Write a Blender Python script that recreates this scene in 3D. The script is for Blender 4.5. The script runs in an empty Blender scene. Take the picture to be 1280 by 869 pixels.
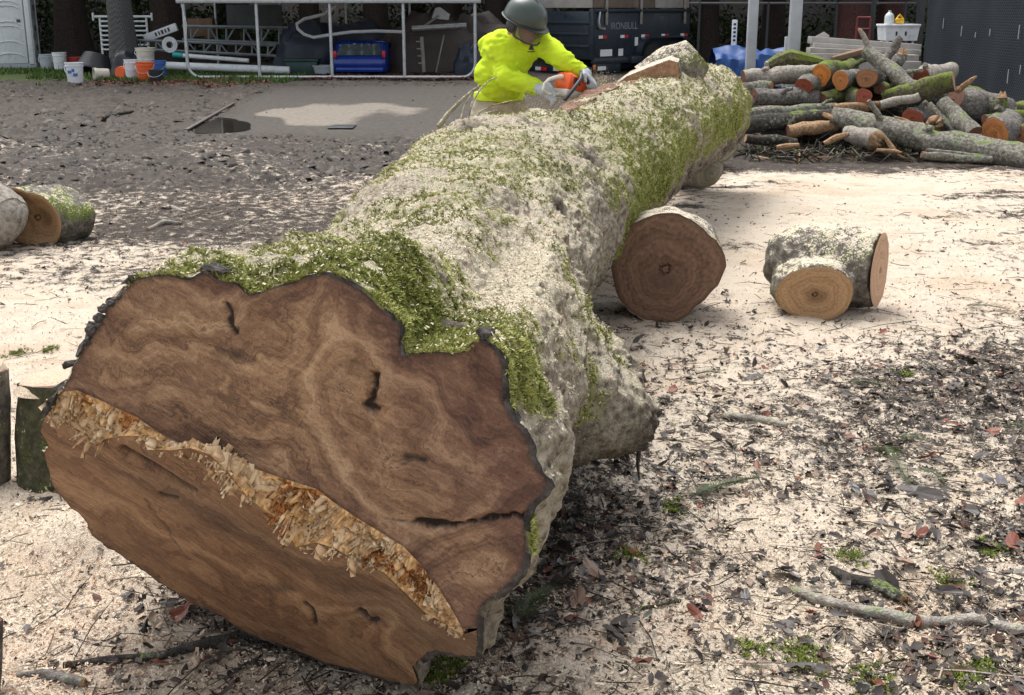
import bpy, bmesh, math, random
import numpy as np
from mathutils import Vector, Matrix, noise as mnoise
from mathutils.geometry import delaunay_2d_cdt

scene = bpy.context.scene
COL = scene.collection
R = math.radians
rnd = random.Random(7)
rng = np.random.default_rng(7)

# ------------------------------------------------------------------ camera
F_PX, CX, CY, CAM_H = 1500.0, 640.0, 434.5, 1.65
PITCH = math.atan((CY - 10) / F_PX)
cam_data = bpy.data.cameras.new('camera')
cam = bpy.data.objects.new('camera', cam_data)
COL.objects.link(cam)
cam_data.sensor_width = 36.0
cam_data.lens = F_PX / 1280.0 * 36.0
cam_data.clip_start = 0.05
cam_data.clip_end = 600
cam.location = (0, 0, CAM_H)
cam.rotation_euler = (math.pi / 2 - PITCH, 0, 0)
scene.camera = cam

# ------------------------------------------------------------------ sky + sun (bright overcast)
SUN_EL, SUN_AZ = R(64), R(-30)      # sun stands behind the log, to the left
world = bpy.data.worlds.new('World')
scene.world = world
world.use_nodes = True
wn = world.node_tree
bg = wn.nodes['Background']
sky = wn.nodes.new('ShaderNodeTexSky')
sky.sky_type = 'NISHITA'
sky.sun_disc = False
sky.sun_elevation = SUN_EL
sky.sun_rotation = SUN_AZ
sky.air_density = 1.0
sky.dust_density = 4.0
sky.ozone_density = 1.0
hs = wn.nodes.new('ShaderNodeHueSaturation')     # cloud cover: the sky is nearly colourless
hs.inputs['Saturation'].default_value = 0.30
wn.links.new(sky.outputs[0], hs.inputs['Color'])
wn.links.new(hs.outputs[0], bg.inputs['Color'])
bg.inputs['Strength'].default_value = 0.15
sun_data = bpy.data.lights.new('sun', 'SUN')
sun = bpy.data.objects.new('sun', sun_data)
COL.objects.link(sun)
sun_data.energy = 1.15
sun_data.angle = R(32)
sun_data.color = (1.0, 0.985, 0.955)
sdir = Vector((math.sin(SUN_AZ) * math.cos(SUN_EL), math.cos(SUN_AZ) * math.cos(SUN_EL), math.sin(SUN_EL)))
sun.rotation_euler = sdir.to_track_quat('Z', 'Y').to_euler()
vs = scene.view_settings
vs.view_transform = 'Standard'
vs.look = 'None'
vs.gamma = 1.0
vs.use_curve_mapping = False
vs.exposure = 1.1
scene.cycles.max_bounces = 6
scene.cycles.diffuse_bounces = 3
scene.cycles.transparent_max_bounces = 6
scene.cycles.use_denoising = True

# ------------------------------------------------------------------ helpers
SP, CP = math.sin(PITCH), math.cos(PITCH)
def ray(px, py):
    x = (px - CX) / F_PX; y = -(py - CY) / F_PX
    return Vector((x, CP + y * SP, -SP + y * CP))
def at(px, py, Y):
    d = ray(px, py); t = Y / d.y
    return Vector((d.x * t, Y, CAM_H + d.z * t))
def gnd(px, py, z=0.0):
    d = ray(px, py); t = (z - CAM_H) / d.z
    return Vector((d.x * t, d.y * t, z))
def mpp(Y):            # metres per pixel at distance Y
    return Y / CP / F_PX

def hash3(ix, iy, iz, seed):
    h = (ix * 374761393 + iy * 668265263 + iz * 2147483647 + seed * 1274126177) & 0xffffffff
    h = ((h ^ (h >> 13)) * 1274126177) & 0xffffffff
    h = ((h ^ (h >> 15)) * 2246822519) & 0xffffffff
    return ((h ^ (h >> 16)) & 0xffffff) / float(0xffffff)
def vnoise(p, seed=0):
    p = np.asarray(p, dtype=np.float64)
    i = np.floor(p).astype(np.int64); f = p - i
    u = f * f * f * (f * (f * 6 - 15) + 10)
    r = 0
    for dx in (0, 1):
        wx = u[:, 0] if dx else 1 - u[:, 0]
        for dy in (0, 1):
            wy = u[:, 1] if dy else 1 - u[:, 1]
            for dz in (0, 1):
                wz = u[:, 2] if dz else 1 - u[:, 2]
                r = r + wx * wy * wz * hash3(i[:, 0] + dx, i[:, 1] + dy, i[:, 2] + dz, seed)
    return r * 2 - 1
def fbm(p, octaves=4, seed=0, gain=0.5):
    p = np.asarray(p, dtype=np.float64); a = 1.0; t = 0; s = 0
    for k in range(octaves):
        t = t + a * vnoise(p * (2.03 ** k) + 17.3 * k, seed + k); s += a; a *= gain
    return t / s
def sstep(a, b, x):
    t = np.clip((x - a) / (b - a), 0, 1); return t * t * (3 - 2 * t)

def tag(o, label=None, cat=None, group=None, kind=None):
    if label: o['label'] = label
    if cat: o['category'] = cat
    if group: o['group'] = group
    if kind: o['kind'] = kind
    return o
def empty(name, loc=(0, 0, 0), rz=0, parent=None):
    o = bpy.data.objects.new(name, None); COL.objects.link(o)
    o.location = loc; o.rotation_euler = (0, 0, rz); o.empty_display_size = 0.1
    if parent: o.parent = parent
    return o
def link(name, me, mat=None, parent=None, smooth=False):
    o = bpy.data.objects.new(name, me); COL.objects.link(o)
    if mat is not None and len(me.materials) == 0: me.materials.append(mat)
    if parent is not None: o.parent = parent
    if smooth: me.polygons.foreach_set('use_smooth', np.ones(len(me.polygons), dtype=bool))
    return o
def mesh_np(name, verts, faces, cols=None, uvs=None, attrs=None):
    """verts (N,3); faces (M,k) array or list of arrays of different k; cols (N,3) point colours"""
    if not isinstance(faces, (list, tuple)): faces = [faces]
    faces = [np.asarray(f, dtype=np.int32) for f in faces if len(f)]
    me = bpy.data.meshes.new(name)
    verts = np.asarray(verts, dtype=np.float32)
    me.vertices.add(len(verts)); me.vertices.foreach_set('co', verts.ravel())
    nl = sum(f.size for f in faces); npoly = sum(len(f) for f in faces)
    me.loops.add(nl); me.polygons.add(npoly)
    vi = np.concatenate([f.ravel() for f in faces])
    me.loops.foreach_set('vertex_index', vi)
    starts = []; off = 0
    for f in faces:
        starts.append(off + np.arange(len(f)) * f.shape[1]); off += f.size
    me.polygons.foreach_set('loop_start', np.concatenate(starts).astype(np.int32))
    if cols is not None:
        a = me.color_attributes.new('Col', 'FLOAT_COLOR', 'POINT')
        c = np.ones((len(verts), 4), dtype=np.float32); c[:, :3] = cols
        a.data.foreach_set('color', c.ravel())
    if attrs:
        for k, v in attrs.items():
            a = me.attributes.new(k, 'FLOAT', 'POINT'); a.data.foreach_set('value', np.asarray(v, dtype=np.float32))
    if uvs is not None:
        u = me.uv_layers.new(name='UVMap')
        u.data.foreach_set('uv', np.asarray(uvs, dtype=np.float32)[vi].ravel())
    me.update(calc_edges=True)
    me.validate()
    return me

class MB:
    """collects shapes into one mesh"""
    def __init__(self): self.v = []; self.f = []
    def add(self, vs_, fs_):
        b = len(self.v); self.v += [Vector(v) for v in vs_]; self.f += [[b + i for i in f] for f in fs_]
        return self
    def box(self, c, s, rot=None, bev=0.0):
        bm = bmesh.new(); bmesh.ops.create_cube(bm, size=1)
        bmesh.ops.scale(bm, vec=Vector(s), verts=bm.verts)
        if bev > 0:
            bmesh.ops.bevel(bm, geom=list(bm.edges), offset=min(bev, min(s) * 0.45), segments=2, affect='EDGES', profile=0.5)
        M = Matrix.Translation(Vector(c))
        if rot is not None: M = M @ (rot.to_4x4() if isinstance(rot, Matrix) else Matrix.Rotation(rot, 4, 'Z'))
        bm.transform(M); bm.verts.index_update()
        self.add([v.co.copy() for v in bm.verts], [[v.index for v in f.verts] for f in bm.faces]); bm.free()
        return self
    def tube(self, pts, r, n=8, cap=True):
        pts = [Vector(p) for p in pts]
        rs = r if isinstance(r, (list, tuple)) else [r] * len(pts)
        b = len(self.v); prev = None
        for i, p in enumerate(pts):
            t = (pts[min(i + 1, len(pts) - 1)] - pts[max(i - 1, 0)]).normalized()
            if prev is None:
                a = Vector((0, 0, 1)) if abs(t.z) < 0.9 else Vector((1, 0, 0))
                u = t.cross(a).normalized()
            else:
                u = (prev - t * prev.dot(t)).normalized()
            prev = u; w = t.cross(u)
            for k in range(n):
                an = 2 * math.pi * k / n
                self.v.append(p + (u * math.cos(an) + w * math.sin(an)) * rs[i])
        for i in range(len(pts) - 1):
            for k in range(n):
                k2 = (k + 1) % n
                self.f.append([b + i * n + k, b + i * n + k2, b + (i + 1) * n + k2, b + (i + 1) * n + k])
        if cap:
            self.f.append([b + k for k in range(n)][::-1])
            self.f.append([b + (len(pts) - 1) * n + k for k in range(n)])
        return self
    def lathe(self, prof, n=20, M=None, close=False):
        b = len(self.v)
        for (r, z) in prof:
            for k in range(n):
                an = 2 * math.pi * k / n
                v = Vector((r * math.cos(an), r * math.sin(an), z))
                self.v.append(M @ v if M else v)
        for i in range(len(prof) - 1):
            for k in range(n):
                k2 = (k + 1) % n
                self.f.append([b + i * n + k, b + i * n + k2, b + (i + 1) * n + k2, b + (i + 1) * n + k])
        if prof[0][0] > 1e-5: self.f.append([b + k for k in range(n)][::-1])
        if prof[-1][0] > 1e-5: self.f.append([b + (len(prof) - 1) * n + k for k in range(n)])
        return self
    def prism(self, poly, d):
        """poly: list of 3D points (planar), extruded by vector d"""
        n = len(poly); b = len(self.v); d = Vector(d)
        self.v += [Vector(p) for p in poly] + [Vector(p) + d for p in poly]
        self.f.append([b + i for i in range(n)][::-1]); self.f.append([b + n + i for i in range(n)])
        for i in range(n):
            j = (i + 1) % n
            self.f.append([b + i, b + j, b + n + j, b + n + i])
        return self
    def mesh(self, name):
        me = bpy.data.meshes.new(name)
        me.from_pydata([tuple(v) for v in self.v], [], self.f)
        bm = bmesh.new(); bm.from_mesh(me); bmesh.ops.recalc_face_normals(bm, faces=bm.faces); bm.to_mesh(me); bm.free()
        return me
    def build(self, name, mat, parent=None, smooth=False):
        o = link(name, self.mesh(name), mat, parent)
        if smooth:
            me = o.data
            me.polygons.foreach_set('use_smooth', np.ones(len(me.polygons), dtype=bool))
            me.set_sharp_from_angle(angle=R(38))
        return o

def rotmats(yaw, pitch, roll):
    cy, sy, cp, sp, cr, sr = np.cos(yaw), np.sin(yaw), np.cos(pitch), np.sin(pitch), np.cos(roll), np.sin(roll)
    M = np.empty((len(yaw), 3, 3))
    M[:, 0, 0] = cy * cp; M[:, 0, 1] = cy * sp * sr - sy * cr; M[:, 0, 2] = cy * sp * cr + sy * sr
    M[:, 1, 0] = sy * cp; M[:, 1, 1] = sy * sp * sr + cy * cr; M[:, 1, 2] = sy * sp * cr - cy * sr
    M[:, 2, 0] = -sp; M[:, 2, 1] = cp * sr; M[:, 2, 2] = cp * cr
    return M
def basis_from_normal(nrm, spin):
    a = np.where(np.abs(nrm[:, 2:3]) < 0.9, np.array([[0, 0, 1.0]]), np.array([[1.0, 0, 0]]))
    u = np.cross(nrm, a); u /= np.linalg.norm(u, axis=1, keepdims=True)
    w = np.cross(nrm, u)
    c, s = np.cos(spin)[:, None], np.sin(spin)[:, None]
    return np.stack([u * c + w * s, -u * s + w * c, nrm], axis=2)
def scatter(name, tv, tf, pos, M, scale, cols, vcol=None):
    """copies of a template (tv verts, tf faces) as one mesh"""
    tv = np.asarray(tv, float); tf = np.asarray(tf)
    N, k = len(pos), len(tv)
    scale = np.asarray(scale)
    if scale.ndim == 1: scale = scale[:, None].repeat(3, 1)
    V = np.einsum('nij,nkj->nki', M, tv[None] * scale[:, None, :]) + pos[:, None, :]
    Fc = tf[None] + (np.arange(N) * k)[:, None, None]
    C = np.repeat(cols[:, None, :], k, axis=1)
    if vcol is not None: C = C * np.asarray(vcol)[None, :, None]
    return V.reshape(-1, 3), Fc.reshape(-1, tf.shape[1]), C.reshape(-1, 3)
def scatter_join(name, sets, mat):
    V, Fs, C = [], [], []; off = 0
    for v, f, c in sets:
        V.append(v); Fs.append(f + off); C.append(c); off += len(v)
    me = mesh_np(name, np.concatenate(V), Fs, cols=np.concatenate(C))
    return link(name, me, mat)

# ------------------------------------------------------------------ materials
class NT:
    def __init__(self, name):
        self.m = bpy.data.materials.new(name); self.m.use_nodes = True
        self.t = self.m.node_tree; self.b = self.t.nodes['Principled BSDF']
        self.out = self.t.nodes['Material Output']
    def n(self, typ, **kw):
        nd = self.t.nodes.new('ShaderNode' + typ)
        for k, v in kw.items(): setattr(nd, k, v)
        return nd
    def l(self, a, b): self.t.links.new(a, b)
    def val(self, sock, v):
        if isinstance(v, (int, float)): sock.default_value = v
        elif isinstance(v, tuple): sock.default_value = v if len(v) == 4 else (*v, 1.0)
        else: self.l(v, sock)
    def noise(self, scale, detail=4, rough=0.55, vec=None, dist=0.0):
        nd = self.n('TexNoise'); nd.inputs['Scale'].default_value = scale; nd.inputs['Detail'].default_value = detail
        nd.inputs['Roughness'].default_value = rough; nd.inputs['Distortion'].default_value = dist
        if vec is not None: self.l(vec, nd.inputs['Vector'])
        return nd.outputs['Fac']
    def ramp(self, fac, stops, interp='LINEAR'):
        nd = self.n('ValToRGB'); self.l(fac, nd.inputs[0]); cr = nd.color_ramp; cr.interpolation = interp
        while len(cr.elements) < len(stops): cr.elements.new(0.5)
        for e, (p, c) in zip(cr.elements, stops):
            e.position = p; e.color = (*c, 1) if isinstance(c, tuple) else (c, c, c, 1)
        return nd.outputs[0]
    def mix(self, fac, a, b, blend='MIX'):
        nd = self.n('Mix', data_type='RGBA', blend_type=blend)
        self.val(nd.inputs[0], fac); self.val(nd.inputs[6], a); self.val(nd.inputs[7], b)
        return nd.outputs[2]
    def math(self, op, a, b=0.0, c=None, clamp=False):
        nd = self.n('Math', operation=op, use_clamp=clamp)
        self.val(nd.inputs[0], a); self.val(nd.inputs[1], b)
        if c is not None: self.val(nd.inputs[2], c)
        return nd.outputs[0]
    def attr(self, name):
        return self.n('Attribute', attribute_name=name)
    def coord(self, which='Object'):
        return self.n('TexCoord').outputs[which]
    def mapping(self, vec, scale=(1, 1, 1), rot=(0, 0, 0)):
        if any(rot):
            n0 = self.n('Mapping'); self.l(vec, n0.inputs[0]); n0.inputs['Rotation'].default_value = rot; vec = n0.outputs[0]
        nd = self.n('Mapping'); self.l(vec, nd.inputs[0]); nd.inputs['Scale'].default_value = scale
        return nd.outputs[0]
    def bump(self, h, strength=0.5, dist=0.02, normal=None):
        nd = self.n('Bump'); nd.inputs['Strength'].default_value = strength; nd.inputs['Distance'].default_value = dist
        self.l(h, nd.inputs['Height'])
        if normal is not None: self.l(normal, nd.inputs['Normal'])
        return nd.outputs[0]
    def fin(self, color=None, rough=0.7, metal=0.0, normal=None, spec=0.5):
        if color is not None: self.val(self.b.inputs['Base Color'], color)
        self.val(self.b.inputs['Roughness'], rough); self.val(self.b.inputs['Metallic'], metal)
        self.b.inputs['Specular IOR Level'].default_value = spec
        if normal is not None: self.l(normal, self.b.inputs['Normal'])
        return self.m

def simple(name, color, rough=0.6, metal=0.0, var=0.25, scale=6.0, spec=0.5, bump=0.0, dirt=None):
    """plain paint/plastic/metal with mottling and dirt"""
    t = NT(name); co = t.coord()
    n1 = t.noise(scale, 5, 0.6, co)
    dark = tuple(c * (1 - var) for c in color); lite = tuple(min(1, c * (1 + var * 0.5)) for c in color)
    c = t.mix(t.ramp(n1, [(0.3, 0.0), (0.7, 1.0)]), dark, lite)
    if dirt:
        n2 = t.noise(scale * 2.7, 6, 0.7, co)
        c = t.mix(t.ramp(n2, [(0.52, 0.0), (0.72, 0.75)]), c, dirt)
    rr = t.ramp(n1, [(0.3, max(0.05, rough - 0.1)), (0.7, min(1, rough + 0.12))])
    nm = t.bump(t.noise(scale * 12, 4, 0.6, co), bump, 0.01) if bump else None
    return t.fin(c, rr, metal, nm, spec)

def vcol_mat(name, rough=0.8, spec=0.3, nscale=60.0, amount=0.25):
    t = NT(name); a = t.attr('Col'); co = t.coord()
    n = t.noise(nscale, 3, 0.6, co)
    k = t.ramp(n, [(0.25, 1.0 - amount), (0.75, 1.0)])
    c = t.mix(1.0, a.outputs['Color'], k, 'MULTIPLY')
    return t.fin(c, rough, 0, None, spec)
# ------------------------------------------------------------------ shared natural materials
def mat_ground():
    t = NT('ground_soil_and_sawdust'); co = t.coord('Object')
    saw = t.attr('saw').outputs['Fac']; wet = t.attr('wet').outputs['Fac']; grs = t.attr('grass').outputs['Fac']; con = t.attr('concrete').outputs['Fac']
    n_big = t.noise(2.2, 6, 0.62, co); n_mid = t.noise(11, 6, 0.65, co); n_fine = t.noise(70, 4, 0.7, co); n_grain = t.noise(240, 2, 0.6, co)
    mud = t.ramp(n_mid, [(0.25, (0.020, 0.016, 0.013)), (0.5, (0.062, 0.050, 0.041)), (0.75, (0.125, 0.104, 0.087))])
    mud = t.mix(t.ramp(n_fine, [(0.5, 0.0), (0.75, 0.6)]), mud, (0.16, 0.14, 0.12))
    sd = t.ramp(n_big, [(0.3, (0.55, 0.45, 0.345)), (0.5, (0.66, 0.575, 0.46)), (0.72, (0.62, 0.495, 0.395))])
    sd = t.mix(t.ramp(n_grain, [(0.35, 0.35), (0.6, 0.0)]), sd, (0.40, 0.30, 0.21))
    sd = t.mix(t.ramp(n_fine, [(0.55, 0.0), (0.8, 0.5)]), sd, (0.76, 0.66, 0.53))
    sd = t.mix(t.ramp(t.noise(1.1, 5, 0.65, co, 0.6), [(0.50, 0.0), (0.68, 0.65)]), sd, (0.50, 0.365, 0.245))
    # sawdust cover: the 'saw' amount sets how much of the noise is above threshold
    nn = t.math('ADD', t.math('MULTIPLY', n_mid, 0.55), t.math('ADD', t.math('MULTIPLY', n_fine, 0.30), t.math('MULTIPLY', n_grain, 0.15)))
    k = t.math('ADD', t.math('MULTIPLY', saw, 1.15), t.math('SUBTRACT', t.math('MULTIPLY', nn, 2.2), 1.72))
    cover = t.ramp(k, [(0.0, 0.0), (0.16, 1.0)])
    c = t.mix(cover, mud, sd)
    gc = t.ramp(n_fine, [(0.3, (0.03, 0.045, 0.012)), (0.7, (0.09, 0.13, 0.03))])
    gk = t.ramp(t.math('ADD', grs, t.math('SUBTRACT', n_mid, 0.5)), [(0.42, 0.0), (0.6, 0.9)])
    c = t.mix(gk, c, gc)
    conc = t.ramp(n_mid, [(0.3, (0.055, 0.047, 0.040)), (0.7, (0.115, 0.10, 0.088))])
    conc = t.mix(t.ramp(t.math('ADD', con, t.math('MULTIPLY', t.math('SUBTRACT', n_big, 0.5), 0.5)), [(0.66, 0.0), (0.92, 1.0)]), conc, t.ramp(n_mid, [(0.3, (0.17, 0.145, 0.115)), (0.7, (0.30, 0.265, 0.22))]))
    c = t.mix(t.ramp(t.math('ADD', con, t.math('MULTIPLY', t.math('SUBTRACT', n_mid, 0.5), 0.5)), [(0.25, 0.0), (0.45, 1.0)]), c, conc)
    h = t.math('ADD', t.math('MULTIPLY', n_fine, 0.6), t.math('MULTIPLY', n_grain, 0.5))
    nm = t.bump(h, 0.85, 0.02)
    rough = t.math('SUBTRACT', 0.95, t.math('MULTIPLY', wet, 0.35))
    return t.fin(c, rough, 0, nm, 0.18)

def mat_log_bark():
    """grey-brown bark carrying moss and a dusting of saw chips, from vertex amounts"""
    t = NT('mossy_bark_with_sawdust'); co = t.coord('Object')
    moss = t.attr('moss').outputs['Fac']; dust = t.attr('dust').outputs['Fac']; dark_bark_and_shade = t.attr('dark_bark_and_shade').outputs['Fac']
    n1 = t.noise(9, 6, 0.65, co); n2 = t.noise(45, 5, 0.7, co); n3 = t.noise(170, 3, 0.65, co)
    st = t.noise(14, 5, 0.65, t.mapping(co, (3.0, 0.8, 3.0)))
    bark = t.ramp(t.math('ADD', t.math('MULTIPLY', st, 0.7), t.math('MULTIPLY', n2, 0.3)), [(0.32, (0.03, 0.024, 0.018)), (0.42, (0.20, 0.165, 0.12)), (0.55, (0.41, 0.355, 0.265)), (0.70, (0.56, 0.50, 0.39))])
    bark = t.mix(t.ramp(n2, [(0.55, 0.0), (0.7, 0.6)]), bark, (0.46, 0.44, 0.37))
    bark = t.mix(dark_bark_and_shade, bark, t.ramp(n2, [(0.35, (0.018, 0.014, 0.011)), (0.55, (0.10, 0.082, 0.062)), (0.75, (0.26, 0.22, 0.17))]))
    mc = t.ramp(n2, [(0.28, (0.09, 0.10, 0.022)), (0.5, (0.24, 0.262, 0.060)), (0.72, (0.39, 0.41, 0.12))])
    mk = t.math('ADD', moss, t.math('MULTIPLY', t.math('SUBTRACT', n2, 0.5), 1.1))
    c = t.mix(t.ramp(mk, [(0.36, 0.0), (0.66, 1.0)]), bark, mc)
    dc = t.ramp(n1, [(0.35, (0.58, 0.51, 0.35)), (0.5, (0.70, 0.63, 0.48)), (0.7, (0.66, 0.50, 0.38))])
    dc = t.mix(t.ramp(n3, [(0.35, 0.45), (0.55, 0.0)]), dc, (0.38, 0.30, 0.20))
    nn = t.math('ADD', t.math('MULTIPLY', n2, 0.55), t.math('MULTIPLY', n3, 0.45))
    dk = t.math('ADD', dust, t.math('MULTIPLY', t.math('SUBTRACT', nn, 0.5), 1.5))
    c = t.mix(t.ramp(dk, [(0.30, 0.0), (0.68, 0.95)]), c, dc)
    nm = t.bump(t.math('ADD', t.math('MULTIPLY', st, 0.8), t.math('ADD', t.math('MULTIPLY', n2, 0.7), t.math('MULTIPLY', n3, 0.4))), 1.0, 0.03)
    return t.fin(c, 0.92, 0, nm, 0.25)

def mat_face(name, pal, streak_dir=0.0, stretch=4.0, ra=1.0, dk=(0.022, 0.015, 0.012)):
    """sawn butt of the big log: growth bands from the vertex field 'ring', dark marks from 'dark'"""
    t = NT(name); uv = t.n('UVMap').outputs[0]
    ring = t.attr('ring').outputs['Fac']; dark = t.attr('dark').outputs['Fac']; tone = t.attr('tone').outputs['Fac']
    n1 = t.noise(5.5, 6, 0.62, uv, 0.8); n2 = t.noise(30, 5, 0.65, uv); n3 = t.noise(150, 4, 0.7, uv); n4 = t.noise(2.6, 4, 0.6, uv, 1.2)
    s1 = t.noise(16, 6, 0.7, t.mapping(uv, (1.0, stretch, 1.0), (0, 0, streak_dir)), 0.35)
    kf = t.noise(9, 2, 0.6, t.mapping(uv, (0.6, 26.0, 1.0), (0, 0, streak_dir + 0.25)))
    rv = t.math('ADD', t.math('MULTIPLY', ring, 1.0), t.math('ADD', t.math('MULTIPLY', n1, 1.5), t.math('MULTIPLY', n2, 0.12)))
    b4 = t.math('SINE', t.math('MULTIPLY', rv, 118.0))
    b1 = t.math('SINE', t.math('MULTIPLY', rv, 11.0)); b2 = t.math('SINE', t.math('MULTIPLY', rv, 41.0)); b3 = t.math('SINE', t.math('MULTIPLY', rv, 4.3))
    v = t.math('ADD', t.math('MULTIPLY', b1, 0.10 * ra), t.math('ADD', t.math('MULTIPLY', b2, 0.045 * ra), t.math('ADD', t.math('MULTIPLY', b4, 0.045), t.math('MULTIPLY', b3, 0.065 * ra))))
    v = t.math('ADD', t.math('SUBTRACT', v, 0.17), t.math('ADD', t.math('MULTIPLY', s1, 0.70), t.math('ADD', t.math('MULTIPLY', n2, 0.24), t.math('ADD', t.math('MULTIPLY', kf, 0.16), t.math('MULTIPLY', n4, 0.32)))))
    v = t.math('ADD', t.math('MULTIPLY', t.math('SUBTRACT', v, 0.45), 1.22), 0.48)
    a = t.ramp(v, [(0.15, pal[0]), (0.42, pal[1]), (0.62, pal[2]), (0.9, pal[3])])
    b = t.ramp(v, [(0.15, pal[4]), (0.45, pal[5]), (0.7, pal[6]), (0.95, pal[7])])
    tn = t.math('ADD', tone, t.math('MULTIPLY', t.math('SUBTRACT', n1, 0.5), 0.9), None, True)
    c = t.mix(tn, a, b)
    # thin dark growth lines
    ln = t.ramp(t.math('ABSOLUTE', t.math('SINE', t.math('MULTIPLY', rv, 7.3))), [(0.0, 0.85), (0.12, 0.0)])
    ln = t.math('MULTIPLY', ln, t.ramp(t.noise(7, 4, 0.6, uv), [(0.36, 0.0), (0.56, 1.0)]))
    c = t.mix(ln, c, (0.035, 0.022, 0.016))
    # pale crumbs of dust and fuzz
    c = t.mix(t.ramp(n3, [(0.58, 0.0), (0.8, 0.30)]), c, pal[3])
    c = t.mix(t.ramp(n3, [(0.27, 0.75), (0.45, 0.0)]), c, pal[4])
    dn = t.math('ADD', dark, t.math('MULTIPLY', t.math('SUBTRACT', n2, 0.5), 0.5))
    c = t.mix(t.ramp(dn, [(0.25, 0.0), (0.8, 0.96)]), c, dk)
    h = t.math('ADD', t.math('MULTIPLY', kf, 0.9), t.math('ADD', t.math('MULTIPLY', s1, 0.5), t.math('MULTIPLY', n3, 0.5)))
    nm = t.bump(h, 0.7, 0.008)
    return t.fin(c, t.ramp(n2, [(0.3, 0.55), (0.7, 0.85)]), 0, nm, 0.3)

def mat_cut(name, light, mid, dark, heart=None, scale=26.0):
    """sawn log end: rings about the pith, from the disc's own UV"""
    t = NT(name); uv = t.n('UVMap').outputs[0]
    n1 = t.noise(2.2, 5, 0.6, uv, 0.4); n2 = t.noise(14, 5, 0.65, uv); n3 = t.noise(55, 3, 0.7, uv)
    ln = t.n('VectorMath', operation='LENGTH'); t.l(uv, ln.inputs[0]); rad = ln.outputs['Value']
    rv = t.math('ADD', rad, t.math('ADD', t.math('MULTIPLY', n1, 0.45), t.math('SUBTRACT', t.math('MULTIPLY', n2, 0.06), 0.14)))
    w = t.math('SINE', t.math('MULTIPLY', rv, scale)); w2 = t.math('SINE', t.math('MULTIPLY', rv, scale * 3.1))
    v = t.math('ADD', t.math('ADD', t.math('MULTIPLY', w, 0.065), t.math('MULTIPLY', w2, 0.06)), t.math('ADD', t.math('MULTIPLY', n2, 0.75), 0.12))
    c = t.ramp(v, [(0.2, dark), (0.5, mid), (0.8, light)])
    if heart: c = t.mix(t.ramp(rv, [(0.22, 0.7), (0.62, 0.0)]), c, heart)
    c = t.mix(t.ramp(rv, [(1.0, 0.0), (1.12, 0.7)]), c, dark)
    st = t.noise(9, 4, 0.7, t.mapping(uv, (1, 7, 1), (0, 0, 0.5)))
    c = t.mix(t.ramp(st, [(0.5, 0.0), (0.75, 0.35)]), c, light)
    nm = t.bump(t.math('ADD', st, t.math('MULTIPLY', n3, 0.5)), 0.5, 0.006)
    return t.fin(c, 0.75, 0, nm, 0.3)

def mat_bark(name, dark, mid, light, moss=0.0, dust=0.0, lichen=0.0, mosscol=(0.14, 0.19, 0.025)):
    """bark of a small log: moss, dust and lichen lie on what faces up"""
    t = NT(name); co = t.coord('Object'); g = t.n('NewGeometry')
    sep = t.n('SeparateXYZ'); t.l(g.outputs['Normal'], sep.inputs[0]); up = sep.outputs['Z']
    n1 = t.noise(6, 5, 0.62, co); n2 = t.noise(28, 5, 0.68, co); n3 = t.noise(110, 3, 0.65, co)
    c = t.ramp(n2, [(0.28, dark), (0.5, mid), (0.74, light)])
    if lichen: c = t.mix(t.ramp(t.math('ADD', t.math('MULTIPLY', n2, 0.7), t.math('MULTIPLY', n1, 0.9)), [(0.92 - 0.22 * lichen, 0.0), (1.05 - 0.22 * lichen, 0.85)]), c, t.ramp(n3, [(0.3, (0.20, 0.22, 0.17)), (0.7, (0.42, 0.44, 0.36))]))
    def cover(amount, wu, w1, w2, w3):
        k = t.math('ADD', t.math('MULTIPLY', up, wu), t.math('MULTIPLY', t.math('SUBTRACT', n1, 0.5), w1))
        k = t.math('ADD', k, t.math('ADD', t.math('MULTIPLY', t.math('SUBTRACT', n2, 0.5), w2), t.math('MULTIPLY', t.math('SUBTRACT', n3, 0.5), w3)))
        return t.ramp(t.math('ADD', k, amount), [(0.40, 0.0), (0.62, 0.95)])
    if moss:
        mc = t.ramp(n3, [(0.3, tuple(x * 0.3 for x in mosscol)), (0.55, mosscol), (0.75, tuple(x * 1.9 for x in mosscol))])
        c = t.mix(cover(0.62 * moss - 0.22, 0.35, 2.2, 1.0, 0.6), c, mc)
    if dust:
        c = t.mix(cover(0.55 * dust - 0.30, 0.62, 1.2, 1.6, 1.3), c, t.ramp(n3, [(0.3, (0.42, 0.34, 0.25)), (0.6, (0.72, 0.63, 0.50))]))
    nm = t.bump(t.math('ADD', n2, t.math('MULTIPLY', n3, 0.4)), 0.9, 0.02)
    return t.fin(c, 0.92, 0, nm, 0.25)

M = {}
M['ground'] = mat_ground()
M['logbark'] = mat_log_bark()
M['face_top'] = mat_face('sawn_butt_wood', [(0.052, 0.028, 0.016), (0.168, 0.092, 0.050), (0.265, 0.155, 0.084), (0.42, 0.28, 0.165),
                                             (0.034, 0.016, 0.011), (0.090, 0.043, 0.029), (0.150, 0.078, 0.050), (0.26, 0.155, 0.10)], 0.35, 3.5, 1.0)
M['face_low'] = mat_face('notch_cut_wood', [(0.040, 0.020, 0.010), (0.135, 0.064, 0.032), (0.220, 0.115, 0.056), (0.35, 0.21, 0.115),
                                            (0.05, 0.028, 0.015), (0.115, 0.062, 0.034), (0.17, 0.10, 0.056), (0.27, 0.175, 0.10)], 0.50, 8.0, 0.9)
M['litter'] = vcol_mat('leaf_and_chip_litter', 0.75, 0.3, 90, 0.35)
M['leafshine'] = vcol_mat('damp_leaf', 0.6, 0.3, 60, 0.4)
M['mosstuft'] = vcol_mat('moss_tufts', 0.85, 0.2, 80, 0.3)
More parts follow.
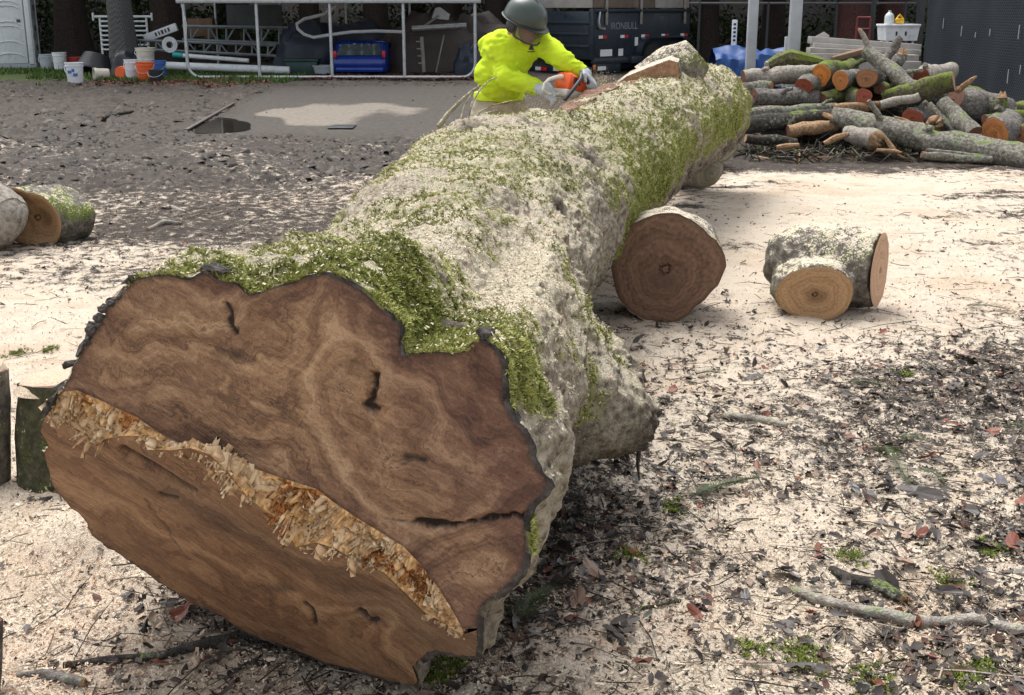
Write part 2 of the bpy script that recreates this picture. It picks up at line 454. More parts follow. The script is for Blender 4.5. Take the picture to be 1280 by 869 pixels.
M['foliage'] = vcol_mat('foliage', 0.7, 0.25, 8, 0.45)
M['splinter'] = vcol_mat('torn_wood_fibre', 0.7, 0.3, 120, 0.3)

M['flake'] = mat_bark('dark_bark_flake', (0.015, 0.013, 0.012), (0.055, 0.048, 0.044), (0.14, 0.125, 0.115))
M['branchdust'] = mat_bark('dusty_branch', (0.10, 0.085, 0.05), (0.26, 0.23, 0.15), (0.45, 0.41, 0.30), 0.5, 0.4)
M['kerf'] = mat_bark('fresh_kerf_wood', (0.12, 0.065, 0.045), (0.20, 0.115, 0.08), (0.30, 0.19, 0.13))
M['wedgeface'] = mat_bark('fresh_red_wood', (0.22, 0.115, 0.065), (0.34, 0.19, 0.115), (0.46, 0.29, 0.18))
# ------------------------------------------------------------------ ground
# how much sawdust (s), leaf litter (l), wetness (w), grass (g) lies at places on the ground
GX = [0, 160, 320, 480, 640, 800, 960, 1120, 1280]
GROWS = {  # picture row used to find the place : (sawdust, litter) along x
    88:  ([0, 0, 0, 0, 0, 0, 0, 0, 0],               [2, 2, 3, 4, 4, 2, 1, 1, 1]),
    110: ([0, 0, 0, 0, 0, .1, .1, .1, .1],           [2, 3, 2, 1, 1, 1, 2, 2, 2]),
    150: ([.1, .1, .05, .05, .1, .1, .15, .15, .15], [2, 2, 1, 1, 1, 1, 3, 3, 2]),
    195: ([.42, .42, .43, .43, .40, .3, .2, .25, .3],  [4, 4, 3, 3, 2, 2, 3, 3, 3]),
    235: ([.49, .48, .48, .49, .5, .6, .86, .84, .78],[5, 6, 6, 5, 3, 2, 1, 1, 2]),
    290: ([.53, .51, .50, .52, .6, .7, .92, .84, .70], [4, 6, 6, 4, 3, 2, 2, 2, 5]),
    345: ([.66, .57, .54, .55, .6, .78, .90, .88, .84], [3, 5, 6, 4, 3, 2, 2, 2, 3]),
    400: ([1, .98, .8, .6, .6, .78, .80, .72, .70],   [1, 1, 3, 4, 4, 3, 4, 6, 7]),
    470: ([1, 1, .8, .6, .5, .72, .62, .50, .50],     [1, 1, 3, 4, 5, 5, 8, 10, 10]),
    550: ([1, .9, .7, .5, .35, .70, .74, .58, .54],   [1, 2, 3, 5, 6, 4, 5, 9, 9]),
    640: ([1, .98, .7, .4, .3, .60, .88, .76, .60],   [1, 1, 4, 6, 8, 6, 3, 5, 8]),  # low under the butt: dark humus that also paints the log's shadow
    740: ([1, .92, .5, .35, .45, .74, .88, .82, .70],  [1, 2, 7, 8, 8, 5, 3, 4, 7]),
    860: ([1, .90, .74, .70, .74, .92, .92, .84, .74],   [1, 2, 4, 4, 4, 2, 3, 4, 6]),
}
_cp = []
for row, (sv, lv) in GROWS.items():
    for x, s, l in zip(GX, sv, lv):
        g = gnd(x, row); _cp.append((g.x / g.y, math.log(g.y), s, l))
_cp = np.array(_cp)
def field(X, Y):
    Ys = np.maximum(Y, 1.6)
    a = np.clip(X / Ys, -0.48, 0.48); b = np.log(Ys)
    num = np.zeros((len(X), 2)); den = np.zeros(len(X)) + 1e-12
    for (ca, cb, s, l) in _cp:
        w = np.exp(-((a - ca) / 0.075) ** 2 - ((b - cb) / 0.11) ** 2)
        num[:, 0] += w * s; num[:, 1] += w * l; den += w
    return num[:, 0] / den, num[:, 1] / den

PAD_A = gnd(262, 150); PAD = [gnd(235, 168), gnd(345, 108), gnd(640, 108), gnd(640, 175)]
def inpoly(X, Y, poly):
    r = np.zeros(len(X), bool); n = len(poly)
    for i in range(n):
        a, b = poly[i], poly[(i + 1) % n]
        c = ((a.y > Y) != (b.y > Y)) & (X < (b.x - a.x) * (Y - a.y) / (b.y - a.y + 1e-12) + a.x)
        r ^= c
    return r
def softpoly(X, Y, poly, k):
    # 1 inside, soft edge of about k metres with a wobble
    w = vnoise(np.stack([X * 1.3, Y * 0.6, X * 0], 1), 5) * k
    cx = sum(p.x for p in poly) / len(poly); cy = sum(p.y for p in poly) / len(poly)
    out = np.zeros(len(X))
    for s in (1.22, 1.14, 1.06, 1.0, .93, .85):
        out = out + inpoly(cx + (X + w - cx) / s, cy + (Y + w - cy) / s, poly) * .1
    return out
DRY = [gnd(330, 140), gnd(350, 131), gnd(430, 129), gnd(500, 136), gnd(505, 146), gnd(420, 157), gnd(345, 152)]
PUD = [gnd(228, 168), gnd(262, 147), gnd(296, 149), gnd(310, 158), gnd(290, 167)]

def chaikin(P, n=3):
    for _ in range(n):
        P = [q for a, b in zip(P, P[1:] + P[:1]) for q in (a.lerp(b, .25), a.lerp(b, .75))]
    return P
def wobble(P, k, f, s):
    c = sum(P, Vector()) / len(P)
    return [p + Vector((mnoise.noise(p * f + Vector((s, 0, 0))), mnoise.noise(p * f + Vector((0, s, 0))) * 2.0, 0)) * k for p in P]
PUD = wobble(chaikin(PUD), .22, 1.1, 3); DRY = wobble(chaikin(DRY), .35, .8, 5)

def ground_z(X, Y, fine=True):
    p = np.stack([X, Y, np.zeros_like(X)], 1)
    s, l = field(X, Y)
    z = 0.030 * fbm(p * 0.9, 3, 11) + 0.018 * fbm(p * 3.1, 3, 12)
    clod = sstep(9.5, 12.5, Y) * sstep(0.5, -1.5, X) * (1 - sstep(27, 29, Y))
    z += clod * (0.12 * np.abs(fbm(p * 1.3, 5, 13)) - 0.02)
    if fine:
        z += (0.010 + 0.010 * np.clip(l / 8, 0, 1)) * fbm(p * 11, 3, 14) + 0.006 * fbm(p * 34, 2, 15)
        z += clod * 0.06 * fbm(p * 5, 4, 16)
    # spoil under the raised butt of the log and the little heap at its left
    def heap(px, py, r, h):
        g = gnd(px, py); return h * np.exp(-(((X - g.x) / r) ** 2 + ((Y - g.y) / r) ** 2))
    z += heap(120, 690, 0.20, 0.10) + heap(255, 700, 0.3, 0.05) + heap(40, 640, 0.35, 0.05)
    z += heap(700, 600, 0.28, 0.06)
    gp = sum(PUD, Vector()) / len(PUD); near = np.exp(-(((X - gp.x) / 1.6) ** 2 + ((Y - gp.y) / 3.0) ** 2)); z = z * (1 - .85 * near)
    pud = inpoly(X, Y, PUD); z = np.where(pud, -0.035 + 0.2 * z, z)
    pad = softpoly(X, Y, PAD, 0.15); z = np.where(pad > 0.3, z * 0.12, z)
    return z
def gz(x, y):
    return float(ground_z(np.array([x]), np.array([y]))[0])

def build_ground():
    ny, nx = 470, 470
    yy = np.exp(np.linspace(math.log(1.9), math.log(47), ny))
    yy = np.concatenate([[-60, -20, -5, 0.5], yy, [60, 90, 160, 400]])
    u = np.linspace(-1, 1, nx); u = np.concatenate([[-30, -8, -3, -1.7, -1.25], u, [1.25, 1.7, 3, 8, 30]])
    U, Yg = np.meshgrid(u, yy)
    half = np.maximum(Yg, 1.9) * 0.50 + 0.25
    X = (U * half).ravel(); Y = Yg.ravel()
    z = ground_z(X, Y)
    far = (np.abs(U.ravel()) > 1.01) | (Y < 1.8) | (Y > 48)
    z[far] = 0.0
    s, l = field(X, Y)
    p = np.stack([X, Y, np.zeros_like(X)], 1)
    s = s + 0.16 * fbm(p * 1.1, 3, 21) * (s > 0.15)
    # drag marks crossing the sawdust at the right
    s -= 0.22 * sstep(0.25, 0.6, fbm(np.stack([X * 0.7, Y * 3.0, 0 * X], 1), 3, 22)) * sstep(7, 8.5, Y) * (X > 0)
    con = np.maximum(softpoly(X, Y, PAD, 0.15) * 0.55 / 0.6, 0)
    dr_ = softpoly(X, Y, DRY, 0.5); con = np.where(dr_ > 0.05, np.maximum(con, 0.45 + dr_ * 0.85), con)
    grass = np.zeros(len(X))
    band = sstep(27.5, 29.5, Y) * (1 - sstep(37, 39, Y))
    grass = band * (X < -5.2) * 0.75
    wet = np.clip(sstep(10, 13, Y) * (X < 1.5) * 0.8, 0, 1)
    n0 = len(u)
    i = np.arange(len(yy) - 1)[:, None] * n0 + np.arange(n0 - 1)[None]
    i = i.ravel()
    faces = np.stack([i, i + 1, i + 1 + n0, i + n0], 1)
    me = mesh_np('ground', np.stack([X, Y, z], 1), faces, attrs={'saw': s, 'wet': wet, 'grass': grass, 'concrete': con})
    o = link('ground', me, M['ground'], smooth=True)
    tag(o, kind='structure')
build_ground()
# puddle in the corner of the concrete pad
t = NT('muddy_water')
M['puddle'] = t.fin((0.03, 0.026, 0.02), 0.05, 0, t.bump(t.noise(6, 2, 0.5, t.coord()), 0.05, 0.01), 0.6)
mb = MB(); c = sum(PUD, Vector()) / len(PUD)
mb.add([(p.x + (p.x - c.x) * 0.1, p.y + (p.y - c.y) * 0.1, 0.006) for p in PUD], [list(range(len(PUD)))])
tag(mb.build('puddle', M['puddle']), kind='structure')
# ------------------------------------------------------------------ the big log
YAW = R(13.5)
AX = Vector((math.sin(YAW), math.cos(YAW), 0)); LX = Vector((math.cos(YAW), -math.sin(YAW), 0))
OUT_TOP = [(72,492),(84,470),(90,452),(97,440),(104,428),(118,410),(127,392),(131,383),(146,370),(152,362),(163,349),(175,344),(188,341),(203,340),(214,343),(232,347),(246,340),(258,335),(266,343),(280,349),(294,351),(303,358),(310,366),(322,362),(340,356),(360,350),(380,344),(396,338),(410,338),(424,345),(441,352),(455,362),(466,371),(478,381),(489,391),(499,402),(503,410),(502,425),(504,441),(508,443),(524,439),(545,438),(570,439),(582,437),(594,425),(603,419),(612,428),(622,436),(630,448),(634,468),(632,492),(636,510),(643,520),(650,532),(658,538),(664,552),(668,570),(676,588),(688,600),(691,606),(684,616),(668,632),(660,646),(659,668),(662,688),(660,706),(652,720),(640,732),(626,744),(612,754),(604,763),(600,775),(601,790)]
OUT_LOW = [(601,790),(601,808),(599,824),(575,822),(548,816),(532,822),(518,836),(524,852),(522,858),(500,856),(470,848),(440,838),(400,827),(370,814),(330,800),(300,789),(278,772),(262,764),(240,755),(212,737),(190,722),(165,704),(140,688),(112,668),(103,648),(84,630),(66,612),(58,588),(52,566),(58,556),(48,540),(50,524),(60,508),(72,492)]
H1 = [(74,490),(96,488),(120,498),(145,510),(170,521),(205,545),(235,558),(270,572),(300,580),(330,590),(360,600),(395,611),(420,630),(450,650),(480,668),(505,684),(525,705),(548,735),(565,762),(578,786)]
H2 = [(62,516),(80,526),(104,541),(128,550),(150,545),(172,545),(194,562),(212,563),(238,560),(262,568),(285,590),(310,622),(330,637),(352,652),(370,684),(395,678),(420,686),(450,705),(480,716),(505,740),(530,765),(560,782),(576,794)]

P1_O = at(690, 605, 2.30); P1_N = -AX.copy(); P1_N = (P1_N + Vector((0, 0, 0.10))).normalized()
def on_plane(px, py, O, Nn):
    d = ray(px, py); C0 = Vector((0, 0, CAM_H)); tt = (O - C0).dot(Nn) / d.dot(Nn); return C0 + d * tt
hl = on_plane(*H2[0], P1_O, P1_N) + AX * 0.02; hr = on_plane(*H2[-1], P1_O, P1_N) + AX * 0.02
B_ = gnd(522, 858, 0.075)
P2_N = (hr - hl).cross(B_ - hl).normalized()
if P2_N.dot(AX) > 0: P2_N = -P2_N
P2_O = hl
def p1(q): return on_plane(q[0], q[1], P1_O, P1_N)
def p2(q): return on_plane(q[0], q[1], P2_O, P2_N)

def smooth_poly(pts, n):
    """resample a closed 3D polyline to n points by length"""
    P = np.array([list(p) for p in pts]); P = np.vstack([P, P[:1]])
    d = np.r_[0, np.cumsum(np.linalg.norm(np.diff(P, axis=0), axis=1))]
    s = np.linspace(0, d[-1], n, endpoint=False)
    return np.stack([np.interp(s, d, P[:, k]) for k in range(3)], 1)
NR = 600
front = [p1(q) for q in OUT_TOP] + [p2(q) for q in OUT_LOW[1:-1]]
FR = smooth_poly(front, NR)
jit = 0.006 * fbm(FR * 55, 3, 31)
C0v = Vector((0, 0, 0)); C0v.x, C0v.y, C0v.z = FR.mean(0)
C0v = at(372, 590, 2.42)
ax, lx = np.array(AX), np.array(LX); c0 = np.array(C0v)
U0 = (FR - c0) @ lx; V0 = FR[:, 2] - c0[2]; W0 = (FR - c0) @ ax
TH = np.unwrap(np.arctan2(V0, U0))
if TH[-1] < TH[0]:   # run counter-clockwise (right -> up -> left)
    FR = FR[::-1]; U0 = U0[::-1]; V0 = V0[::-1]; W0 = W0[::-1]; TH = np.unwrap(np.arctan2(V0, U0)); jit = jit[::-1]
rad0 = np.hypot(U0, V0); U0 = U0 * (1 + jit / rad0); V0 = V0 * (1 + jit / rad0)
def csmooth(a, k):
    w = np.exp(-0.5 * (np.arange(-3 * k, 3 * k + 1) / k) ** 2); w /= w.sum()
    return np.convolve(np.r_[a[-3 * k:], a, a[:3 * k]], w, 'valid')
US, VSm, WS = csmooth(U0, 9), csmooth(V0, 9), csmooth(W0, 9)
# stations: world Y, centre X, centre Z, half width, half height
ST = np.array([[2.42, 0, 0, .5, .5], [3.3, -.30, .60, .48, .46], [4.2, -.24, .58, .48, .45], [5.2, -.15, .57, .50, .44],
               [6.0, -.02, .56, .53, .43], [6.7, .15, .56, .50, .43], [7.3, .46, .64, .43, .43], [8.5, .80, .69, .44, .44], [10.2, 1.46, .74, .40, .40], [12.3, 2.17, .78, .35, .35]])
ST[0, 1], ST[0, 2] = C0v.x, C0v.z
LEN = 9.3
na = 640
tt = np.linspace(0, 1, na); AA = LEN * (0.42 * tt + 0.58 * tt ** 2.6)
YS = c0[1] + AA * AX.y
cxs = np.interp(YS, ST[:, 0], ST[:, 1]); czs = np.interp(YS, ST[:, 0], ST[:, 2]); rxs = np.interp(YS, ST[:, 0], ST[:, 3]); rzs = np.interp(YS, ST[:, 0], ST[:, 4])
def gs(a, k):
    w = np.exp(-0.5 * (np.arange(-3 * k, 3 * k + 1) / k) ** 2); w /= w.sum()
    return np.convolve(np.r_[[a[0]] * (3 * k), a, [a[-1]] * (3 * k)], w, 'valid')
cxs, czs, rxs, rzs = [gs(v, 14) for v in (cxs, czs, rxs, rzs)]
b1 = 1 - sstep(0.0, 0.22, AA); b2 = 1 - sstep(0.1, 3.6, AA)
lin_x = c0[0] + AA * AX.x      # where the straight axis would be
cu = (cxs - lin_x) / LX.x; cv = czs - c0[2]
th = TH[None, :]
GU = cu[:, None] + rxs[:, None] * np.cos(th); GV = cv[:, None] + rzs[:, None] * np.sin(th)
FU = b1[:, None] * U0 + (1 - b1)[:, None] * US; FV = b1[:, None] * V0 + (1 - b1)[:, None] * VSm
taper = 1 - 0.10 * sstep(0, 1.5, AA)[:, None]
FU = FU * taper + cu[:, None]; FV = FV * taper + cv[:, None]
BU = b2[:, None] * FU + (1 - b2)[:, None] * GU; BV = b2[:, None] * FV + (1 - b2)[:, None] * GV
AW = AA[:, None] + (b1[:, None] * W0 + (1 - b1)[:, None] * WS) * (1 - AA / LEN)[:, None]
POS = c0 + AW[..., None] * ax + BU[..., None] * lx; POS[..., 2] = c0[2] + BV
# swellings and hollows: (place, size, push outwards)
CTR = np.stack([cxs, YS, czs], 1)
Rd = POS - CTR[:, None, :]; Rd -= (Rd @ ax)[..., None] * ax
Rl = np.linalg.norm(Rd, axis=2, keepdims=True); Rd = Rd / Rl
P0 = POS.copy()
thm = np.mod(th, 2 * math.pi)
def swell(p, size, amt, along=None, cut=None):
    global POS
    p = np.array(p); sn = P0[::4, ::4].reshape(-1, 3); p = sn[((sn - p) ** 2).sum(1).argmin()]
    dv = P0 - p
    da = dv @ ax; d2 = (dv ** 2).sum(2) - da ** 2
    g = np.exp(-0.5 * (d2 / size ** 2 + (da / (along or size)) ** 2))
    if cut is not None: g = g * (1 - sstep(cut, cut + 0.12, P0[..., 1]))
    POS = POS + Rd * (g * amt)[..., None]
swell(at(758, 522, 3.75), 0.115, 0.27, 0.17)            # burl low on the right flank
swell(at(800, 490, 4.0), 0.07, 0.09, 0.09)
swell(at(735, 470, 4.1), 0.12, 0.10, 0.22)
swell(at(740, 560, 3.8), 0.05, -0.06, 0.10)
swell(at(790, 455, 4.05), 0.04, 0.05, 0.05)
swell(at(770, 225, 6.5), 0.20, 0.10, 0.30)             # shoulder where the trunk narrows
swell(at(500, 215, 5.8), 0.22, 0.12, 0.95, 7.0)        # stub of the left fork
swell(at(575, 165, 6.75), 0.26, 0.14, 0.45, 7.0)
swell(at(345, 305, 3.3), 0.10, 0.05, 0.14)             # moss hummocks
swell(at(470, 360, 2.75), 0.08, 0.035, 0.12)
swell(at(572, 398, 2.62), 0.030, -0.07, 0.03)          # hollows
swell(at(664, 522, 2.48), 0.022, -0.06, 0.025)
swell(at(600, 340, 3.4), 0.06, -0.05, 0.30)
swell(at(610, 265, 4.3), 0.05, -0.06, 0.10)
swell(at(332, 300, 3.2), 0.025, -0.05, 0.03)
swell(at(740, 205, 6.3), 0.05, -0.08, 0.10)
flat = POS.reshape(-1, 3)
fade = sstep(0.0, 0.10, np.repeat(AA, NR))
nz = 0.040 * fbm(flat * np.array([2.2, 1.3, 2.2]), 3, 41) + 0.030 * fbm(flat * 8, 3, 42)
# ridged bark and lumpy moss
rough_n = fbm(flat * np.array([38, 17, 38]), 3, 43)
flank = np.repeat(1.0, len(flat)) * sstep(0.75, 0.2, Rd.reshape(-1, 3)[:, 2])
rid = 1 - 2 * np.abs(fbm(flat * np.array([13, 4.2, 13]) + 0.5 * fbm(flat * 5, 2, 46)[:, None], 3, 45))
top_ = sstep(-0.2, 0.5, Rd.reshape(-1, 3)[:, 2])
nz += top_ * (0.040 * np.maximum(0, fbm(flat * 6.5, 3, 47)) + 0.020 * np.maximum(0, fbm(flat * 17, 3, 48)))
nz += 0.009 * rough_n + 0.004 * fbm(flat * 85, 2, 44) + 0.016 * rid * flank
bm_c = np.array(at(790, 515, 3.85)); burl = np.exp(-((flat - bm_c) ** 2).sum(1) / 0.24 ** 2)
nz += burl * (0.075 * np.abs(fbm(flat * 13, 3, 49)) - 0.02 + 0.03 * fbm(flat * 30, 2, 50))
flat = flat + Rd.reshape(-1, 3) * (nz * fade)[:, None]
POS = flat.reshape(na, NR, 3)
# normals
du = np.roll(POS, -1, 1) - np.roll(POS, 1, 1); dv = np.gradient(POS, axis=0)
NRM = np.cross(du, dv); NRM /= np.linalg.norm(NRM, axis=2, keepdims=True) + 1e-9
if (NRM * Rd).sum() < 0: NRM = -NRM
upz = NRM[..., 2]
RdS = Rd[..., 2]
px_ = POS.reshape(-1, 3)
lowf = fbm(px_ * 1.7, 3, 51).reshape(na, NR); midf = fbm(px_ * 5.5, 3, 52).reshape(na, NR)
Yp = POS[..., 1]
right = (Rd @ lx)
topness = np.maximum(sstep(-0.15, 0.45, RdS), 0.85 * sstep(0.25, 0.75, upz))
moss = 0.56 + 0.65 * lowf + 0.55 * midf
moss -= 0.9 * sstep(-0.55, -0.85, right) * (Yp < 3.2)
moss += 0.30 * np.exp(-((Yp - 2.7) / 0.55) ** 2) * sstep(0.2, 0.6, RdS)
moss += 0.20 * sstep(6.2, 7.5, Yp) * sstep(-0.7, 0.1, RdS)
moss -= 0.35 * sstep(0.4, 0.8, right) * (1 - sstep(4.5, 6.5, Yp))
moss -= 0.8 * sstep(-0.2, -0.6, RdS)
gpatch = np.array(at(665, 470, 2.5)); moss += 0.7 * np.exp(-((POS - gpatch) ** 2).sum(2) / 0.13 ** 2)
gpatch = np.array(at(550, 420, 2.45)); moss += 0.6 * np.exp(-((POS - gpatch) ** 2).sum(2) / 0.20 ** 2)
gpatch = np.array(at(650, 330, 3.6)); moss -= 0.55 * np.exp(-((POS - gpatch) ** 2).sum(2) / 0.35 ** 2)
dust = -0.16 + 0.62 * sstep(0.05, 0.95, upz) * topness + 0.30 * midf + 0.22 * lowf + 0.10 * topness
gpatch = np.array(at(650, 340, 3.4)); dust += 0.30 * np.exp(-((POS - gpatch) ** 2).sum(2) / 0.35 ** 2)
gpatch = np.array(at(530, 400, 2.5)); dust -= 0.32 * np.exp(-((POS - gpatch) ** 2).sum(2) / 0.22 ** 2)
dust += 0.15 * sstep(0.3, 0.8, right) * (Yp < 5.5)
dust += 0.10 * sstep(6.8, 8.0, Yp) * sstep(0.1, 0.6, RdS)
dark_bark_and_shade = np.clip(2.2 * burl.reshape(na, NR) * (0.75 + 0.8 * midf) * sstep(0.75, 0.1, upz), 0, 0.95)  # gnarly dark bark of the burl
dark_bark_and_shade = np.maximum(dark_bark_and_shade, 0.9 * sstep(-0.1, -0.55, RdS) * (0.6 + midf))  # darker towards the underside of the trunk
dust -= 0.35 * burl.reshape(na, NR) * sstep(0.8, 0.3, upz)
for (a_, b_, d_, r_) in ((572, 398, 2.62, .030), (664, 522, 2.48, .026), (332, 300, 3.2, .035), (740, 205, 6.3, .07), (610, 265, 4.3, .05), (560, 345, 3.0, .03), (590, 165, 6.3, .06), (655, 165, 6.5, .06), (785, 232, 6.6, .05), (700, 260, 5.0, .05)):
    pc_ = np.array(at(a_, b_, d_)); sn_ = POS[::3, ::3].reshape(-1, 3); pc_ = sn_[((sn_ - pc_) ** 2).sum(1).argmin()]
    g_ = np.exp(-((POS - pc_) ** 2).sum(2) / r_ ** 2); dark_bark_and_shade = np.maximum(dark_bark_and_shade, g_); dust = dust - 1.2 * g_; moss = moss - 0.7 * g_  # pits: shade of the holes painted dark into the bark
gm_ = np.array(p1((662, 672))); moss = moss + 1.3 * np.exp(-((POS - gm_) ** 2).sum(2) / 0.055 ** 2); dust = dust - 0.8 * np.exp(-((POS - gm_) ** 2).sum(2) / 0.06 ** 2)
moss = np.clip(moss, 0, 1.3); dust = np.clip(dust, 0, 1.0)
# shell: bark rim row (inset) + rows
inset = FR + (c0 + W0[:, None] * ax - FR) * 0.0
rimc = np.stack([U0, V0], 1); rimr = np.hypot(U0, V0)[:, None]
rimuv = rimc * (1 - 0.009 / rimr)
RIM = c0 + W0[:, None] * ax + rimuv[:, :1] * lx; RIM[:, 2] = c0[2] + rimuv[:, 1]
allv = np.concatenate([RIM[None], POS]); nrow = na + 1
i = (np.arange(nrow - 1)[:, None] * NR + np.arange(NR)[None]); j = (np.arange(nrow - 1)[:, None] * NR + (np.arange(NR)[None] + 1) % NR)
quads = np.stack([i.ravel(), j.ravel(), (j + NR).ravel(), (i + NR).ravel()], 1)
cap = np.array([CTR[-1]]); capi = nrow * NR
lastr = (nrow - 1) * NR + np.arange(NR)
tris = np.stack([lastr, np.roll(lastr, -1), np.full(NR, capi)], 1)
verts = np.concatenate([allv.reshape(-1, 3), cap])
mo = np.concatenate([np.zeros(NR), moss.ravel(), [0]]); du_ = np.concatenate([np.zeros(NR), dust.ravel(), [0]]); sc_ = np.concatenate([np.ones(NR), dark_bark_and_shade.ravel(), [0]])
BIG = empty('felled_log', (C0v.x, C0v.y, 0))
tag(BIG, 'huge moss-covered felled trunk with its sawn brown butt facing the camera', 'log')
def link_abs(name, me, mat, parent, smooth=False):
    o = link(name, me, mat, parent, smooth); o.matrix_parent_inverse = Matrix.Translation(-Vector(parent.location)) if parent else Matrix()
    return o
rim_rows = np.repeat(np.arange(nrow - 1), NR)
rim_n = 0.9 + 2.4 * np.tile(vnoise(np.stack([np.arange(NR) * .11, np.zeros(NR), np.zeros(NR)], 1), 77), nrow - 1)
shell = link_abs('bark', mesh_np('bark', verts, [quads, tris], attrs={'moss': mo, 'dust': du_, 'dark_bark_and_shade': sc_}), M['logbark'], BIG, True)

shell.data.materials.append(M['flake'])
mi_ = np.zeros(len(shell.data.polygons), dtype=np.int32); mi_[:len(rim_rows)] = (rim_rows < rim_n); shell.data.polygons.foreach_set('material_index', mi_)
# --- the two sawn faces, as fine meshes with cracks and knots pressed in
def face_mesh(poly3, O, Nn, step, ringf):
    e1 = LX.copy(); e1 = (e1 - Nn * e1.dot(Nn)).normalized(); e2 = Nn.cross(e1).normalized()
    if e2.z < 0: e2 = -e2
    P2 = [Vector(((p - O).dot(e1), (p - O).dot(e2))) for p in poly3]
    X = np.array([p.x for p in P2]); Y = np.array([p.y for p in P2])
    gx, gy = np.meshgrid(np.arange(X.min(), X.max(), step), np.arange(Y.min(), Y.max(), step * 0.9))
    gx[1::2] += step / 2
    gx = gx.ravel() + rng.uniform(-.2, .2, gx.size) * step; gy = gy.ravel() + rng.uniform(-.2, .2, gy.size) * step
    ins = np.zeros(len(gx), bool); n = len(X); dmin = np.full(len(gx), 9.0)
    for k in range(n):
        x1, y1, x2, y2 = X[k], Y[k], X[(k + 1) % n], Y[(k + 1) % n]
        ins ^= ((y1 > gy) != (y2 > gy)) & (gx < (x2 - x1) * (gy - y1) / (y2 - y1 + 1e-12) + x1)
        tq = np.clip(((gx - x1) * (x2 - x1) + (gy - y1) * (y2 - y1)) / ((x2 - x1) ** 2 + (y2 - y1) ** 2 + 1e-12), 0, 1)
        dmin = np.minimum(dmin, np.hypot(gx - x1 - tq * (x2 - x1), gy - y1 - tq * (y2 - y1)))
    keep = ins & (dmin > step * 0.5)
    pts = P2 + [Vector((a, b)) for a, b in zip(gx[keep], gy[keep])]
    vv, _, ff, *_ = delaunay_2d_cdt(pts, [(k, (k + 1) % n) for k in range(n)], [], 1, 1e-6)
    vv = np.array([list(v) for v in vv])
    W3 = np.array(O) + vv[:, :1] * np.array(e1) + vv[:, 1:2] * np.array(e2)
    # picture-like coordinates on the face for its marks
    dd = W3 - np.array([0, 0, CAM_H]); zc = dd @ np.array([0, CP, -SP]); xc = dd[:, 0]; yc = dd @ np.array([0, SP, CP])
    Q = np.stack([CX + F_PX * xc / zc, CY - F_PX * yc / zc], 1)
    edge = np.full(len(vv), 9.0)
    for k in range(n):
        x1, y1, x2, y2 = X[k], Y[k], X[(k + 1) % n], Y[(k + 1) % n]
        tq = np.clip(((vv[:, 0] - x1) * (x2 - x1) + (vv[:, 1] - y1) * (y2 - y1)) / ((x2 - x1) ** 2 + (y2 - y1) ** 2 + 1e-12), 0, 1)
        edge = np.minimum(edge, np.hypot(vv[:, 0] - x1 - tq * (x2 - x1), vv[:, 1] - y1 - tq * (y2 - y1)))
    ring, dark, tone, depth = ringf(Q, edge)
    W3 = W3 - np.array(Nn) * depth[:, None]
    tri = np.array([f for f in ff if len(f) == 3])
    return mesh_np('face', W3, tri, uvs=vv, attrs={'ring': ring, 'dark': dark, 'tone': tone})
def segd(Q, pts):
    d = np.full(len(Q), 1e9)
    for (a, b) in zip(pts[:-1], pts[1:]):
        a = np.array(a, float); b = np.array(b, float); ab = b - a
        tq = np.clip(((Q - a) @ ab) / (ab @ ab), 0, 1); d = np.minimum(d, np.linalg.norm(Q - a - tq[:, None] * ab, axis=1))
    return d
def q3(Q, s, o=0): return np.stack([Q[:, 0] * s, Q[:, 1] * s, np.full(len(Q), o)], 1)
